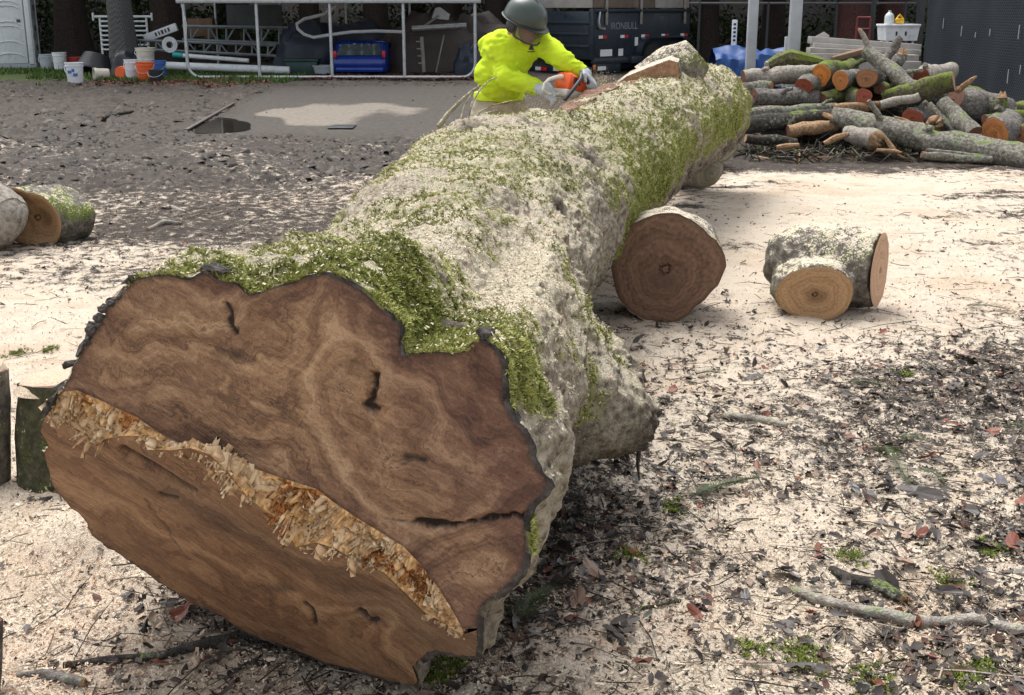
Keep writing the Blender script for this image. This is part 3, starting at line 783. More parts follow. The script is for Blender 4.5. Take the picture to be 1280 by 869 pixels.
def top_fields(Q, edge):
    wx = 62 * fbm(q3(Q, 1 / 120, 1), 3, 61); wy = 62 * fbm(q3(Q, 1 / 120, 9), 3, 62)
    x = Q[:, 0] + wx; y = Q[:, 1] + wy
    # growth swirls about the knot, and broad sweeping bands to its left
    ra_ = ((x - 463) * .74 + (y - 506) * .67); rb_ = (-(x - 463) * .67 + (y - 506) * .74)
    d1 = np.hypot(ra_ * .55, rb_ * 1.05); d2 = np.hypot((x - 545) * .6, (y - 590) * 1.2)
    d = -12 * np.log(np.exp(-d1 / 12) + np.exp(-(d2 + 18) / 12) + 1e-30)
    band = (y - 520) * 0.9 - (x - 300) * 0.34 + 34 * np.sin((x - 250) / 62.0) * np.exp(-((x - 360) / 130) ** 2)
    k = sstep(430, 330, Q[:, 0])
    ring = ((1 - k) * d + k * (np.abs(band) * 0.9 + 90)) / 75.0
    dark = np.zeros(len(Q)); depth = np.zeros(len(Q))
    def mark(dist, w, amt, dep):
        g = np.exp(-(dist / w) ** 2); np.maximum(dark, g * amt, out=dark); np.maximum(depth, g * dep, out=depth)
    wig = Q + 3 * np.stack([vnoise(q3(Q, .12, 3), 5), vnoise(q3(Q, .12, 4), 6)], 1)
    mark(segd(wig, [(470, 468), (468, 485), (466, 498), (457, 508), (468, 510)]), 4.5, 1.1, 0.022)
    mark(segd(wig, [(284, 378), (287, 392), (288, 405), (296, 416)]), 3.0, 1.0, 0.012)
    mark(segd(wig, [(520, 652), (560, 657), (605, 650), (640, 645), (664, 646)]), 3.2, 1.15, 0.025)
    mark(segd(wig, [(480, 649), (520, 652)]), 2.5, 0.7, 0.006)
    mark(segd(wig, [(505, 570), (530, 575)]), 6.0, 0.8, 0.006)
    mark(segd(Q, [(352, 565), (395, 500), (425, 455)]), 1.6, 0.5, 0.002)
    mark(segd(Q, [(500, 668), (545, 690), (580, 745), (596, 778)]), 1.5, 0.5, 0.002)
    sm = 0.75 * np.exp(-(((Q[:, 0] - 285) / 34) ** 2 + ((Q[:, 1] - 446) / 22) ** 2)); dark = np.maximum(dark, sm * (0.6 + 0.5 * fbm(q3(Q, .07, 2), 3, 63)))
    dark = np.maximum(dark, 0.40 * np.exp(-(((Q[:, 0] - 440) / 34) ** 2 + ((Q[:, 1] - 455) / 22) ** 2)))
    dark = np.maximum(dark, 0.42 * np.exp(-(((Q[:, 0] - 525) / 24) ** 2 + ((Q[:, 1] - 676) / 18) ** 2)))
    dark = np.maximum(dark, 0.55 * np.exp(-(edge / 0.010) ** 2))
    halo = np.exp(-((np.hypot(Q[:, 0] - 463, (Q[:, 1] - 512)) - 20) / 7) ** 2)
    tone = 0.12 + 0.85 * sstep(350, 620, Q[:, 0] + 0.35 * (430 - Q[:, 1])) + 0.5 * np.exp(-(edge / 0.05) ** 2) - 0.6 * halo
    tone -= 0.55 * np.exp(-(((Q[:, 0] - 615) / 40) ** 2 + ((Q[:, 1] - 705) / 40) ** 2))
    tone -= 0.5 * np.exp(-(((Q[:, 0] - 410) / 70) ** 2 + ((Q[:, 1] - 455) / 45) ** 2))
    tone -= 0.35 * np.exp(-(((Q[:, 0] - 545) / 50) ** 2 + ((Q[:, 1] - 470) / 22) ** 2))
    depth += 0.0015 * fbm(q3(Q, .08, 7), 3, 64)
    return ring, dark, np.clip(tone, 0, 1), depth
def low_fields(Q, edge):
    e = ((Q[:, 0] - 62) * 275 - (Q[:, 1] - 516) * 514) / -583.0       # distance below the hinge line
    a = ((Q[:, 0] - 62) * 514 + (Q[:, 1] - 516) * 275) / 583.0        # along it
    q = np.stack([a / 260, e / 60, 0 * a], 1)
    ring = (e + 34 * fbm(q, 3, 71) + 8 * fbm(q * 3, 2, 72)) / 62.0
    kd = np.hypot((Q[:, 0] - 462) / 1.6, Q[:, 1] - 775); ring += 1.1 * np.exp(-(kd / 26) ** 2)
    dark = np.zeros(len(Q)); depth = np.zeros(len(Q))
    wig = Q + 2.5 * np.stack([vnoise(q3(Q, .14, 3), 5), vnoise(q3(Q, .14, 4), 6)], 1)
    def mark(dist, w, amt, dep):
        g = np.exp(-(dist / w) ** 2); np.maximum(dark, g * amt, out=dark); np.maximum(depth, g * dep, out=depth)
    mark(segd(Q, [(153, 561), (195, 585), (243, 615)]), 2.8, 1.2, 0.03)
    mark(segd(wig, [(200, 619), (220, 625)]), 2.6, 0.9, 0.01)
    mark(segd(wig, [(449, 766), (458, 772), (470, 779)]), 3.4, 1.2, 0.02)
    mark(segd(wig, [(381, 753), (390, 765), (393, 780)]), 3.0, 0.9, 0.01)
    mark(segd(wig, [(362, 732), (372, 742)]), 2.2, 0.7, 0.004)
    mark(segd(wig, [(180, 625), (205, 655), (225, 690)]), 2.5, 0.55, 0.003)
    for cx_, cy_, sx, sy, am in ((350, 735, 26, 9, .6), (145, 590, 36, 12, .35), (260, 660, 60, 16, .38), (420, 690, 60, 12, .4), (520, 800, 60, 22, .35)):
        dark = np.maximum(dark, am * np.exp(-(((Q[:, 0] - cx_) / sx) ** 2 + ((Q[:, 1] - cy_) / sy) ** 2)))
    strip = np.exp(-((e - 14) / 16) ** 2) * sstep(70, 170, a)
    tone = 0.25 + 0.75 * strip + 0.4 * sstep(330, 480, a) * sstep(90, 20, e)
    dark = np.maximum(dark, 0.35 * np.exp(-(edge / 0.008) ** 2))
    depth += 0.002 * fbm(q * np.array([2, 6, 1]), 3, 73)
    return ring, dark, np.clip(tone, 0, 1), depth
RIMV = [Vector(r) for r in RIM]
isl = np.array([(Vector(r) - P1_O).dot(P1_N) for r in RIM])
# which rim points belong to the upper plane
onp1 = np.abs(isl) < np.abs(np.array([(Vector(r) - P2_O).dot(P2_N) for r in RIM]))
idx = np.where(onp1)[0]
# contiguous run
brk = np.where(np.diff(np.r_[idx, idx[0] + NR]) > 1)[0]
st_ = (idx[(brk[-1] + 1) % len(idx)]) if len(brk) else idx[0]
order = [(st_ + k) % NR for k in range(NR)]
top_run = [k for k in order if onp1[k]]; low_run = [k for k in order if not onp1[k]]
h1w = [p1(q) for q in H1]; h2w = [p2(q) for q in H2]
top_pts = [RIMV[k] for k in top_run]; low_pts = [RIMV[k] for k in low_run]
# counter-clockwise: the run on the upper plane goes right -> up -> left, so close it left -> right along the hinge
f_top = link_abs('sawn_butt', face_mesh(top_pts + h1w, P1_O, P1_N, 0.0072, top_fields), M['face_top'], BIG, True)
f_low = link_abs('notch_face', face_mesh(low_pts + h2w[::-1], P2_O, P2_N, 0.0078, low_fields), M['face_low'], BIG, True)
f_top['label'] = 'upper brown sawn plane of the butt with swirling grain'
f_low['label'] = 'lower orange-brown notch plane with straight grain streaks'

# --- torn hinge wood between the two cuts
def poly_at(pts, s):
    P = np.array([list(p) for p in pts]); d = np.r_[0, np.cumsum(np.linalg.norm(np.diff(P, axis=0), axis=1))]; d /= d[-1]
    return np.stack([np.interp(s, d, P[:, k]) for k in range(3)], 1)
ns, nt = 260, 18
S = np.linspace(0, 1, ns)
A_ = poly_at(h1w, S); B2 = poly_at(h2w, S)
Tq = np.linspace(0, 1, nt)
HP = A_[:, None] * (1 - Tq)[None, :, None] + B2[:, None] * Tq[None, :, None]
q = HP.reshape(-1, 3)
blk = np.abs(fbm(q * np.array([45, 45, 60]), 3, 81)).reshape(ns, nt); edgew = (np.sin(np.pi * Tq) ** 0.5)[None]
HP = HP + (ax * 1.0)[None, None] * ((0.030 - 0.075 * blk) * edgew)[..., None]
i = (np.arange(ns - 1)[:, None] * nt + np.arange(nt - 1)[None]).ravel()
tornc = np.array([0.50, 0.30, 0.13])[None] * (0.55 + 1.1 * rng.random((ns * nt, 1)))
torn_me = mesh_np('torn_hinge', HP.reshape(-1, 3), np.stack([i, i + 1, i + nt + 1, i + nt], 1), cols=np.clip(tornc, 0, 1))
torn = link_abs('torn_hinge', torn_me, M['splinter'], BIG)
torn['label'] = 'pale band of torn hinge splinters across the butt'
N = 3600
s = rng.random(N); tq = rng.beta(1.0, 1.0, N)
wid = np.linalg.norm(poly_at(h1w, s) - poly_at(h2w, s), axis=1)
keepm = rng.random(N) < np.clip(wid / 0.09, 0.2, 1); s, tq = s[keepm], tq[keepm]; N = len(s)
pos = poly_at(h1w, s) * (1 - tq)[:, None] + poly_at(h2w, s) * tq[:, None] + ax * 0.016
# fibres stand out of the butt and hang down across the tear, in tufts that lean alike
hd = np.array((hr - hl).normalized()); dn = np.cross(hd, ax); dn = dn * (-1 if dn[2] > 0 else 1)
tuft = np.stack([fbm(pos * 26, 2, 84), fbm(pos * 26, 2, 85), fbm(pos * 26, 2, 86)], 1)
dirn = -ax[None] * 0.65 + dn[None] * 0.6 + tuft * 0.95 + rng.normal(0, .16, (N, 3)); dirn /= np.linalg.norm(dirn, axis=1, keepdims=True)
side = hd[None] + rng.normal(0, .18, (N, 3)); side -= (side * dirn).sum(1)[:, None] * dirn; side /= np.linalg.norm(side, axis=1, keepdims=True)
Mx = np.stack([side, np.cross(dirn, side), dirn], 2)
tv = [(-.5, -.5, -.4), (.5, -.5, -.4), (.5, .5, -.4), (-.5, .5, -.4), (-.5, -.30, .55), (-.18, -.4, 1.0), (.12, -.35, .62), (.45, -.4, .95), (.5, .3, .5), (-.45, .3, .6)]
tf = [(0, 1, 7, 4), (4, 7, 6, 5), (1, 2, 8, 7), (2, 3, 9, 8), (3, 0, 4, 9), (4, 7, 8, 9)]
big = rng.random(N) ** 2.2
chunk = rng.random(N) < .11; pl_ = np.clip(.65 + .8 * fbm(pos * 20, 2, 89), .25, 1.4)
sc = np.stack([np.where(chunk, .012 + .020 * rng.random(N), .002 + .012 * big), np.where(chunk, .006 + .010 * rng.random(N), .0018 + .005 * rng.random(N)), (.012 + .042 * rng.random(N) ** 1.4) * pl_], 1)
tone = np.clip(.5 + .6 * fbm(pos * 30, 2, 87) + rng.normal(0, .25, N), 0, 1)[:, None]
cc = np.array([[0.46, 0.27, 0.12]]) * (1 - tone) + np.array([[0.82, 0.64, 0.42]]) * tone
red = (fbm(pos * 14, 2, 88) + rng.normal(0, .12, N) > 0.42)[:, None]; cc = np.where(red, np.array([[0.36, 0.15, 0.045]]) * (.6 + .7 * tone), cc)
v, f, c = scatter('x', tv, tf, pos, Mx, sc, cc)
sp = link_abs('splinters', mesh_np('splinters', v, f, cols=c), M['splinter'], BIG); sp['kind'] = 'stuff'
# flakes of dark bark along the left rim of the butt
for k, (px, py, w, h) in enumerate(((146, 372, 12, 8), (139, 381, 12, 10), (131, 391, 11, 10), (124, 402, 10, 12), (114, 414, 12, 12), (106, 426, 12, 10), (98, 438, 12, 9), (84, 458, 10, 6), (70, 487, 10, 9), (64, 500, 12, 10), (58, 512, 12, 9), (62, 505, 9, 12), (160, 352, 12, 8), (266, 338, 16, 7), (256, 340, 10, 6), (602, 420, 9, 8))):
    c = p1((px, py)) + AX * .02; m_ = mpp(c.y); mb = MB(); fs_ = rnd.uniform(.7, 1.6); mb.box((0, 0, 0), (w * m_ * fs_, .055, h * m_ * rnd.uniform(.6, 1.2)), None, .006)
    for v_ in mb.v: v_ += Vector((mnoise.noise(v_ * 90 + c * 9), mnoise.noise(v_ * 90 + c * 5), mnoise.noise(v_ * 90 - c * 7))) * .014
    o = mb.build('bark_flake', M['flake'], BIG); o.matrix_parent_inverse = Matrix.Translation(-Vector(BIG.location)); o.location = c; o.rotation_euler = (rnd.uniform(-.4, .4), -.95 if px < 200 else rnd.uniform(-.4, .4), YAW * -1)

# --- moss tufts and chips lying on the trunk
def pick(weight, n):
    w = weight.ravel().clip(0); w = w / w.sum(); k = rng.choice(len(w), n, p=w)
    return k
du_len = np.linalg.norm(np.roll(POS, -1, 1) - POS, axis=2); dv_len = np.gradient(AA)[:, None]
area = du_len * dv_len
persp = 1.0 / np.maximum(Yp, 2.2) ** 1.5
vis = (RdS > -0.55) | (moss > 0.95)
flatP = POS.reshape(-1, 3); flatN = NRM.reshape(-1, 3)
kk = pick(area * persp * np.clip(moss - 0.35, 0, 1) * vis * (1 - 0.35 * np.clip(dust, 0, 1)), 52000)
fine = vnoise(flatP[kk] * 22, 91)
kk = kk[fine > -0.35]; N = len(kk)
nrm = flatN[kk] + rng.normal(0, .35, (N, 3)) + np.array([0, 0, .2]); nrm /= np.linalg.norm(nrm, axis=1, keepdims=True)
Mx = basis_from_normal(nrm, rng.uniform(0, 6.28, N))
tv = []; tf = []
for b in range(7):
    an = 6.28 * b / 7 + 0.3 * (b % 2); ln = 0.75 + 0.25 * ((b * 37) % 5) / 4; sp_ = 0.55 + 0.3 * (b % 3)
    d = np.array([math.cos(an), math.sin(an)]); w = np.array([-d[1], d[0]]) * 0.13
    base = len(tv)
    tv += [(*(d * 0.05 - w), -.15), (*(d * 0.05 + w), -.15), (*(d * sp_ * 0.6 + w * .8), ln * 0.6), (*(d * sp_), ln * 0.8)]
    tf += [(base, base + 1, base + 2, base + 3)]
sz = rng.uniform(.006, .0145, N)
tn = np.clip(0.5 + 0.5 * vnoise(flatP[kk] * 5, 92) + rng.normal(0, .2, N), 0, 1)[:, None]
cc = np.array([[0.16, 0.175, 0.034]]) * (1 - tn) + np.array([[0.50, 0.51, 0.17]]) * tn
vc = np.tile([0.5, 0.5, 1.0, 1.15], 7)
v, f, c = scatter('x', tv, tf, flatP[kk], Mx, sz, cc, vc)
mo_ = link_abs('moss', mesh_np('moss', v, f, cols=c), M['mosstuft'], BIG); mo_['kind'] = 'stuff'
# chips and dust curls
kk = pick(area * persp * np.clip(dust - 0.08, 0, 1) * vis * (1 - .7 * np.clip(moss - .3, 0, 1) * (Yp < 3.4)), 34000); N = len(kk)
nrm = flatN[kk] + rng.normal(0, .45, (N, 3)); nrm /= np.linalg.norm(nrm, axis=1, keepdims=True)
Mx = basis_from_normal(nrm, rng.uniform(0, 6.28, N))
tvc = [(-.5, -.18, 0), (.5, -.22, .1), (.45, .2, .16), (-.45, .22, .05)]; tfc = [(0, 1, 2, 3)]
sz = rng.uniform(.003, .011, N)
tn = rng.random(N)[:, None]
cc = np.array([[0.50, 0.42, 0.28]]) * (1 - tn) + np.array([[0.72, 0.65, 0.49]]) * tn
v, f, c = scatter('x', tvc, tfc, flatP[kk] + flatN[kk] * (0.002 + 0.012 * rng.random((N, 1)) * (moss.ravel()[kk] > .5)[:, None]), Mx, sz, cc)
ch_ = link_abs('saw_chips', mesh_np('saw_chips', v, f, cols=c), M['litter'], BIG); ch_['kind'] = 'stuff'

# sawn flank where the saw has been at work, far along the trunk's left side
kp = [(697, 160), (700, 150), (708, 141), (718, 133), (730, 124), (744, 115), (757, 108), (772, 101), (768, 110), (757, 118), (748, 126), (740, 136), (733, 146), (727, 156)]
from mathutils.bvhtree import BVHTree
sub_ = POS[300:].reshape(-1, 3); nr_ = POS.shape[0] - 300
qi = (np.arange(nr_ - 1)[:, None] * NR + np.arange(NR)[None]).ravel(); qj = (np.arange(nr_ - 1)[:, None] * NR + (np.arange(NR)[None] + 1) % NR).ravel()
bv_ = BVHTree.FromPolygons(sub_.tolist(), np.stack([qi, qj, qj + NR, qi + NR], 1).tolist())
le_, ri_, L3, R3 = [], [], [], []
for k, py in enumerate((138, 134, 129, 124, 119, 114, 109, 105, 101)):
    for px in range(660, 840):
        h_ = bv_.ray_cast(Vector((0, 0, CAM_H)), ray(px, py).normalized())
        if h_[0] is not None and 7.15 < h_[0].y < 10.5:
            w_ = (6, 12, 16, 17, 17, 16, 14, 10, 5)[k]; h2 = bv_.ray_cast(Vector((0, 0, CAM_H)), ray(px + w_, py + 3).normalized())
            L3.append(at(px - 2, py - 1, h_[0].y - .02)); R3.append(at(px + w_, py + 3, (h2[0].y if h2[0] is not None else h_[0].y) - .035)); break
bk_ = Vector((.03, .10, -.03)); n_ = len(L3)
mb = MB(); mb.add(L3 + R3 + [p + bk_ for p in L3] + [p + bk_ for p in R3], [[k, k + 1, n_ + k + 1, n_ + k] for k in range(n_ - 1)] + [[2 * n_ + k, 2 * n_ + k + 1, k + 1, k] for k in range(n_ - 1)] + [[n_ + k, n_ + k + 1, 3 * n_ + k + 1, 3 * n_ + k] for k in range(n_ - 1)] + [[0, n_, 3 * n_, 2 * n_], [n_ - 1, 2 * n_ - 1, 4 * n_ - 1, 3 * n_ - 1]])
o = mb.build('saw_kerf_face', M['kerf'], BIG); o.matrix_parent_inverse = Matrix.Translation(-Vector(BIG.location))
# roots dangling under the burl and a moss tuft hanging on the right rim
mb = MB()
for pts in (((768, 548), (770, 562), (777, 572), (788, 580)), ((795, 545), (799, 560), (797, 580), (799, 600)), ((775, 550), (780, 560), (786, 575))):
    mb.tube([at(a, b, 3.75) for a, b in pts], [.012, .009, .007, .003][:len(pts)], 6)
o = mb.build('root', M['flake'], BIG, True); o.matrix_parent_inverse = Matrix.Translation(-Vector(BIG.location))
# broken side branch with shreds, left of the worker
def shred(name, pts, D, r0, r1, mat):
    mb = MB(); n = len(pts); mb.tube([at(a, b, D + .05 * k) for k, (a, b) in enumerate(pts)], [r0 + (r1 - r0) * k / (n - 1) for k in range(n)], 7)
    o = mb.build(name, mat, BIG, True); o.matrix_parent_inverse = Matrix.Translation(-Vector(BIG.location))
shred('branch', [(548, 158), (560, 142), (576, 126), (590, 114), (600, 107)], 6.9, .016, .006, M['branchdust'])
shred('branch', [(585, 148), (590, 130), (600, 112), (612, 100), (622, 96)], 6.9, .006, .003, M['branchdust'])
shred('branch', [(590, 152), (600, 140), (615, 132), (640, 126)], 6.85, .005, .003, M['branchdust'])
shred('branch', [(575, 154), (580, 134), (590, 116)], 6.85, .007, .003, M['branchdust'])
shred('branch', [(600, 150), (606, 142), (622, 138)], 6.85, .008, .003, M['branchdust'])
# ------------------------------------------------------------------ smaller logs
CUT = {
 'brown':  mat_cut('cut_brown', (0.30, 0.185, 0.115), (0.185, 0.105, 0.066), (0.07, 0.038, 0.025), (0.12, 0.072, 0.048), 20),
 'tan':    mat_cut('cut_tan', (0.56, 0.37, 0.20), (0.42, 0.25, 0.125), (0.20, 0.105, 0.05), (0.13, 0.072, 0.036), 15),
 'pink':   mat_cut('cut_pink', (0.62, 0.42, 0.29), (0.52, 0.32, 0.20), (0.32, 0.18, 0.10), None, 18),
 'orange': mat_cut('cut_orange', (0.58, 0.28, 0.085), (0.40, 0.15, 0.045), (0.17, 0.045, 0.02), None, 14),
 'red':    mat_cut('cut_red', (0.36, 0.105, 0.045), (0.22, 0.052, 0.026), (0.10, 0.024, 0.014), None, 14),
 'bright': mat_cut('cut_bright_orange', (0.72, 0.36, 0.08), (0.52, 0.17, 0.03), (0.25, 0.05, 0.015), None, 12),
 'russet': mat_cut('cut_russet', (0.40, 0.20, 0.10), (0.26, 0.115, 0.055), (0.12, 0.05, 0.026), (0.16, 0.07, 0.03), 16),
 'buff':   mat_cut('cut_buff', (0.52, 0.34, 0.20), (0.38, 0.225, 0.12), (0.18, 0.10, 0.05), None, 16),
 'ashy':   mat_cut('cut_weathered', (0.34, 0.31, 0.22), (0.20, 0.18, 0.125), (0.08, 0.07, 0.05), None, 9),
 'dull':   mat_cut('cut_dull', (0.22, 0.11, 0.07), (0.13, 0.058, 0.038), (0.06, 0.028, 0.02), None, 14),
}
BK = {
 'dusty':  mat_bark('bark_dusty_moss', (0.05, 0.042, 0.035), (0.16, 0.14, 0.115), (0.33, 0.30, 0.25), 0.75, 0.62),
 'moss':   mat_bark('bark_mossy', (0.03, 0.028, 0.018), (0.085, 0.078, 0.05), (0.17, 0.155, 0.115), 0.85, 0.0),
 'greenm': mat_bark('bark_bright_moss', (0.04, 0.035, 0.02), (0.11, 0.10, 0.055), (0.22, 0.21, 0.13), 0.9, 0.0, 0, (0.15, 0.19, 0.03)),
 'grey':   mat_bark('bark_grey', (0.045, 0.040, 0.036), (0.15, 0.135, 0.12), (0.30, 0.275, 0.25), 0.12, 0.0, 0.1),
 'pale':   mat_bark('bark_pale', (0.12, 0.10, 0.08), (0.30, 0.265, 0.225), (0.48, 0.44, 0.38), 0.1, 0.0, 0.25),
 'lichen': mat_bark('bark_lichen', (0.045, 0.038, 0.03), (0.17, 0.155, 0.125), (0.36, 0.34, 0.285), 0.30, 0.0, 0.45),
 'dark':   mat_bark('bark_dark', (0.016, 0.014, 0.012), (0.05, 0.044, 0.037), (0.11, 0.098, 0.085), 0.2, 0.0, 0.1),
 'blockmoss': mat_bark('bark_dark_moss', (0.02, 0.02, 0.012), (0.06, 0.058, 0.03), (0.13, 0.125, 0.07), 0.8, 0.55, 0, (0.075, 0.10, 0.018)),  # darkest moss tint of the set
 'wood':   mat_bark('split_wood', (0.12, 0.07, 0.035), (0.30, 0.185, 0.10), (0.50, 0.35, 0.22)),
 'patchmoss': mat_bark('bark_patchy_moss', (0.05, 0.042, 0.035), (0.16, 0.145, 0.12), (0.36, 0.33, 0.28), 0.72, 0.25, 0, (0.17, 0.22, 0.035)),
}
CUT['barkcap'] = BK['pale']
def log_tube(path, rads, nseg=36, rough=0.05, seed=1, squash=None, bevel0=None, bevel1=None, lobes=0.06):
    """irregular tube along a path; returns verts (rows, nseg, 3) and frames"""
    P = [Vector(p) for p in path]
    rows = []; frames = []
    ln = [0]
    for a, b in zip(P[:-1], P[1:]): ln.append(ln[-1] + (b - a).length)
    tot = ln[-1]; nrow = max(8, min(60, int(tot / (0.06 if tot < 3 else 0.10))))
    prev = None
    for k in range(nrow + 1):
        s = tot * k / nrow; j = 0
        while j < len(P) - 2 and ln[j + 1] < s: j += 1
        f_ = (s - ln[j]) / max(1e-6, ln[j + 1] - ln[j]); f_ = min(1, max(0, f_))
        c = P[j].lerp(P[j + 1], f_); r = rads[j] * (1 - f_) + rads[j + 1] * f_
        a_ = P[max(0, j - (1 if f_ < .5 else 0))]; b_ = P[min(len(P) - 1, j + (2 if f_ > .5 else 1))]
        t = (b_ - a_).normalized()
        if prev is None:
            u = t.cross(Vector((0, 0, 1)));  u = u if u.length > .2 else t.cross(Vector((1, 0, 0)))
            u.normalize()
        else: u = (prev - t * prev.dot(t)).normalized()
        prev = u; w = t.cross(u); frames.append((c, t, u, w, r))
    ang = np.linspace(0, 2 * math.pi, nseg, endpoint=False)
    V = np.zeros((nrow + 1, nseg, 3))
    lob = 1 + lobes * np.sin(2 * ang + seed) + lobes * 0.7 * np.sin(3 * ang + seed * 2.1)
    for k, (c, t, u, w, r) in enumerate(frames):
        uu, ww = np.array(u), np.array(w)
        rr = r * lob
        V[k] = np.array(c) + (np.cos(ang) * rr)[:, None] * uu * (squash[0] if squash else 1) + (np.sin(ang) * rr)[:, None] * ww * (squash[1] if squash else 1)
    flat = V.reshape(-1, 3); R0 = np.repeat(np.array([f[4] for f in frames]), nseg)
    cen = np.repeat(np.array([list(f[0]) for f in frames]), nseg, 0)
    d = flat - cen; d /= np.linalg.norm(d, axis=1, keepdims=True) + 1e-9
    n = (0.75 * fbm(flat * 4 + seed * 7.7, 3, seed) + 0.25 * fbm(flat * 15, 2, seed + 3)) * rough * 2 * np.maximum(R0, 0.03) ** 0.7 * 0.5
    flat = flat + d * n[:, None]
    V = flat.reshape(V.shape)
    for bev, row, sgn in ((bevel0, 0, 1), (bevel1, -1, -1)):
        if bev is not None:      # oblique saw cut: shift the end row along the axis
            c, t, u, w, r = frames[row]
            off = (np.cos(ang) * bev[0] + np.sin(ang) * bev[1])[:, None] * np.array(t)
            nr = V.shape[0]
            for q in range(nr):
                kq = q if row == 0 else nr - 1 - q
                V[kq] += off * max(0, 1 - q / (nr * 0.6))
    return V, frames
def disc_mesh(ring, out, pith=(0.1, 0.1), rough=0.004, seed=1, inset=0.94, cup=0.0):
    """sawn end inside a ring of points: concentric rows, UV in radius units about the pith"""
    c = ring.mean(0); n = len(ring); rows = 12
    vs_, uv, ang = [c + out * cup], [(-pith[0], -pith[1])], np.linspace(0, 2 * math.pi, n, endpoint=False)
    for k in range(1, rows + 1):
        f_ = k / rows
        for j in range(n):
            vs_.append(c + (ring[j] - c) * f_ * inset + out * (cup * (1 - f_ * f_)))
            uv.append((f_ * math.cos(ang[j]) - pith[0] * (1 - f_), f_ * math.sin(ang[j]) - pith[1] * (1 - f_)))
    vs_ = np.array(vs_); vs_ += out * (rough * fbm(vs_ * 30, 2, seed))[:, None]
    tri = [(0, 1 + j, 1 + (j + 1) % n) for j in range(n)]
    quad = [(1 + (k - 1) * n + j, 1 + (k - 1) * n + (j + 1) % n, 1 + k * n + (j + 1) % n, 1 + k * n + j) for k in range(1, rows) for j in range(n)]
    # fold the rim onto the bark edge
    base = len(vs_); vs_ = np.vstack([vs_, ring - out * 0.006]); uv += [(1.12 * math.cos(a), 1.12 * math.sin(a)) for a in ang]
    quad += [(1 + (rows - 1) * n + j, 1 + (rows - 1) * n + (j + 1) % n, base + (j + 1) % n, base + j) for j in range(n)]
    return mesh_np('cut_end', vs_, [np.array(tri), np.array(quad)], uvs=np.array(uv))
LOGN = [0]
def make_log(label, path, rads, bark='grey', e0='tan', e1='tan', group=None, name='log', cat='log', rough=0.06, seed=None,
             squash=None, bev0=None, bev1=None, pith=(0.12, 0.1), nseg=36, lobes=0.06, cup=0.0):
    LOGN[0] += 1; seed = seed or LOGN[0] * 3 + 1
    path = [Vector(p) for p in path]
    base = sum(path, Vector()) / len(path)
    rads = list(rads) if isinstance(rads, (list, tuple)) else [rads] * len(path)
    V, fr = log_tube([p - base for p in path], rads, nseg, rough, seed, squash, bev0, bev1, lobes)
    nr = V.shape[0]
    i = (np.arange(nr - 1)[:, None] * nseg + np.arange(nseg)[None]).ravel(); j = (np.arange(nr - 1)[:, None] * nseg + (np.arange(nseg)[None] + 1) % nseg).ravel()
    o = link(name, mesh_np(name, V.reshape(-1, 3), np.stack([i, j, j + nseg, i + nseg], 1)), BK[bark] if isinstance(bark, str) else bark, None, True)
    o.location = base
    tag(o, label, cat, group)
    for row, e, t in ((0, e0, -fr[0][1]), (-1, e1, fr[-1][1])):
        if e is None:      # broken end: jagged point
            ring = V[row]; out = np.array(t); c = ring.mean(0)
            r = np.linalg.norm(ring - c, axis=1).mean()
            tips = c + (ring - c) * 0.45 + out * (r * (0.4 + 1.1 * rng.random((nseg, 1))))
            vs_ = np.vstack([ring, tips, [c + out * r * 0.2]])
            q = [(k, (k + 1) % nseg, nseg + (k + 1) % nseg, nseg + k) for k in range(nseg)]; tr = [(nseg + k, nseg + (k + 1) % nseg, 2 * nseg) for k in range(nseg)]
            link('broken_end', mesh_np('broken_end', vs_, [np.array(q), np.array(tr)]), BK['wood'], o)
        else:
            link('cut_end', disc_mesh(V[row], np.array(t), pith, 0.004, seed, 0.95, cup), CUT[e], o, True)
    return o

# --- short round leaning against the big trunk, right
c = at(831, 337, 6.35)
d = Vector((0.16, 0.98, 0.02)).normalized()
LA = make_log('short dusty log with a wide brown sawn end leaning against the big trunk', [c, c + d * 0.22, c + d * 0.44], [0.288, 0.285, 0.27], 'dusty', 'brown', 'brown',
              rough=0.12, squash=(1.03, 0.95), pith=(-0.1, 0.3), nseg=64, lobes=0.05)
# --- forked piece to its right: sawn end to the right, an oval branch cut facing the camera, one surface
def plain_tube(mb, path, rads, sq, n=36):
    V, fr = log_tube(path, rads, n, 0.05, 17, sq, None, None, 0.05); nr = V.shape[0]
    fs = [[r * n + k, r * n + (k + 1) % n, (r + 1) * n + (k + 1) % n, (r + 1) * n + k] for r in range(nr - 1) for k in range(n)]
    fs += [list(range(n))[::-1], [(nr - 1) * n + k for k in range(n)]]
    mb.add([tuple(v) for v in V.reshape(-1, 3)], fs); return V
c2 = at(1096, 338, 6.56); d2 = Vector((-0.86, 0.50, 0.0)).normalized(); cb = at(1018, 367, 6.40); db = Vector((0.20, 0.98, 0.06)).normalized(); base = (c2 + cb) / 2; base.z = 0
mb = MB(); V1 = plain_tube(mb, [c2 - base, c2 + d2 * .25 - base, c2 + d2 * .52 - base, c2 + d2 * .62 - base], [.205, .225, .20, .12], (0.95, 1.0)); V2 = plain_tube(mb, [cb - base, cb + db * .14 - base, cb + db * .34 - base], [.185, .21, .20], (1.16, .80))
me = mb.mesh('tmp'); o = bpy.data.objects.new('tmp', me); COL.objects.link(o); md = o.modifiers.new('r', 'REMESH'); md.mode = 'VOXEL'; md.voxel_size = .013; sm = o.modifiers.new('s', 'SMOOTH'); sm.iterations = 9
me2 = bpy.data.meshes.new_from_object(o.evaluated_get(bpy.context.evaluated_depsgraph_get())); bpy.data.objects.remove(o); me2.materials.clear(); me2.name = 'log'
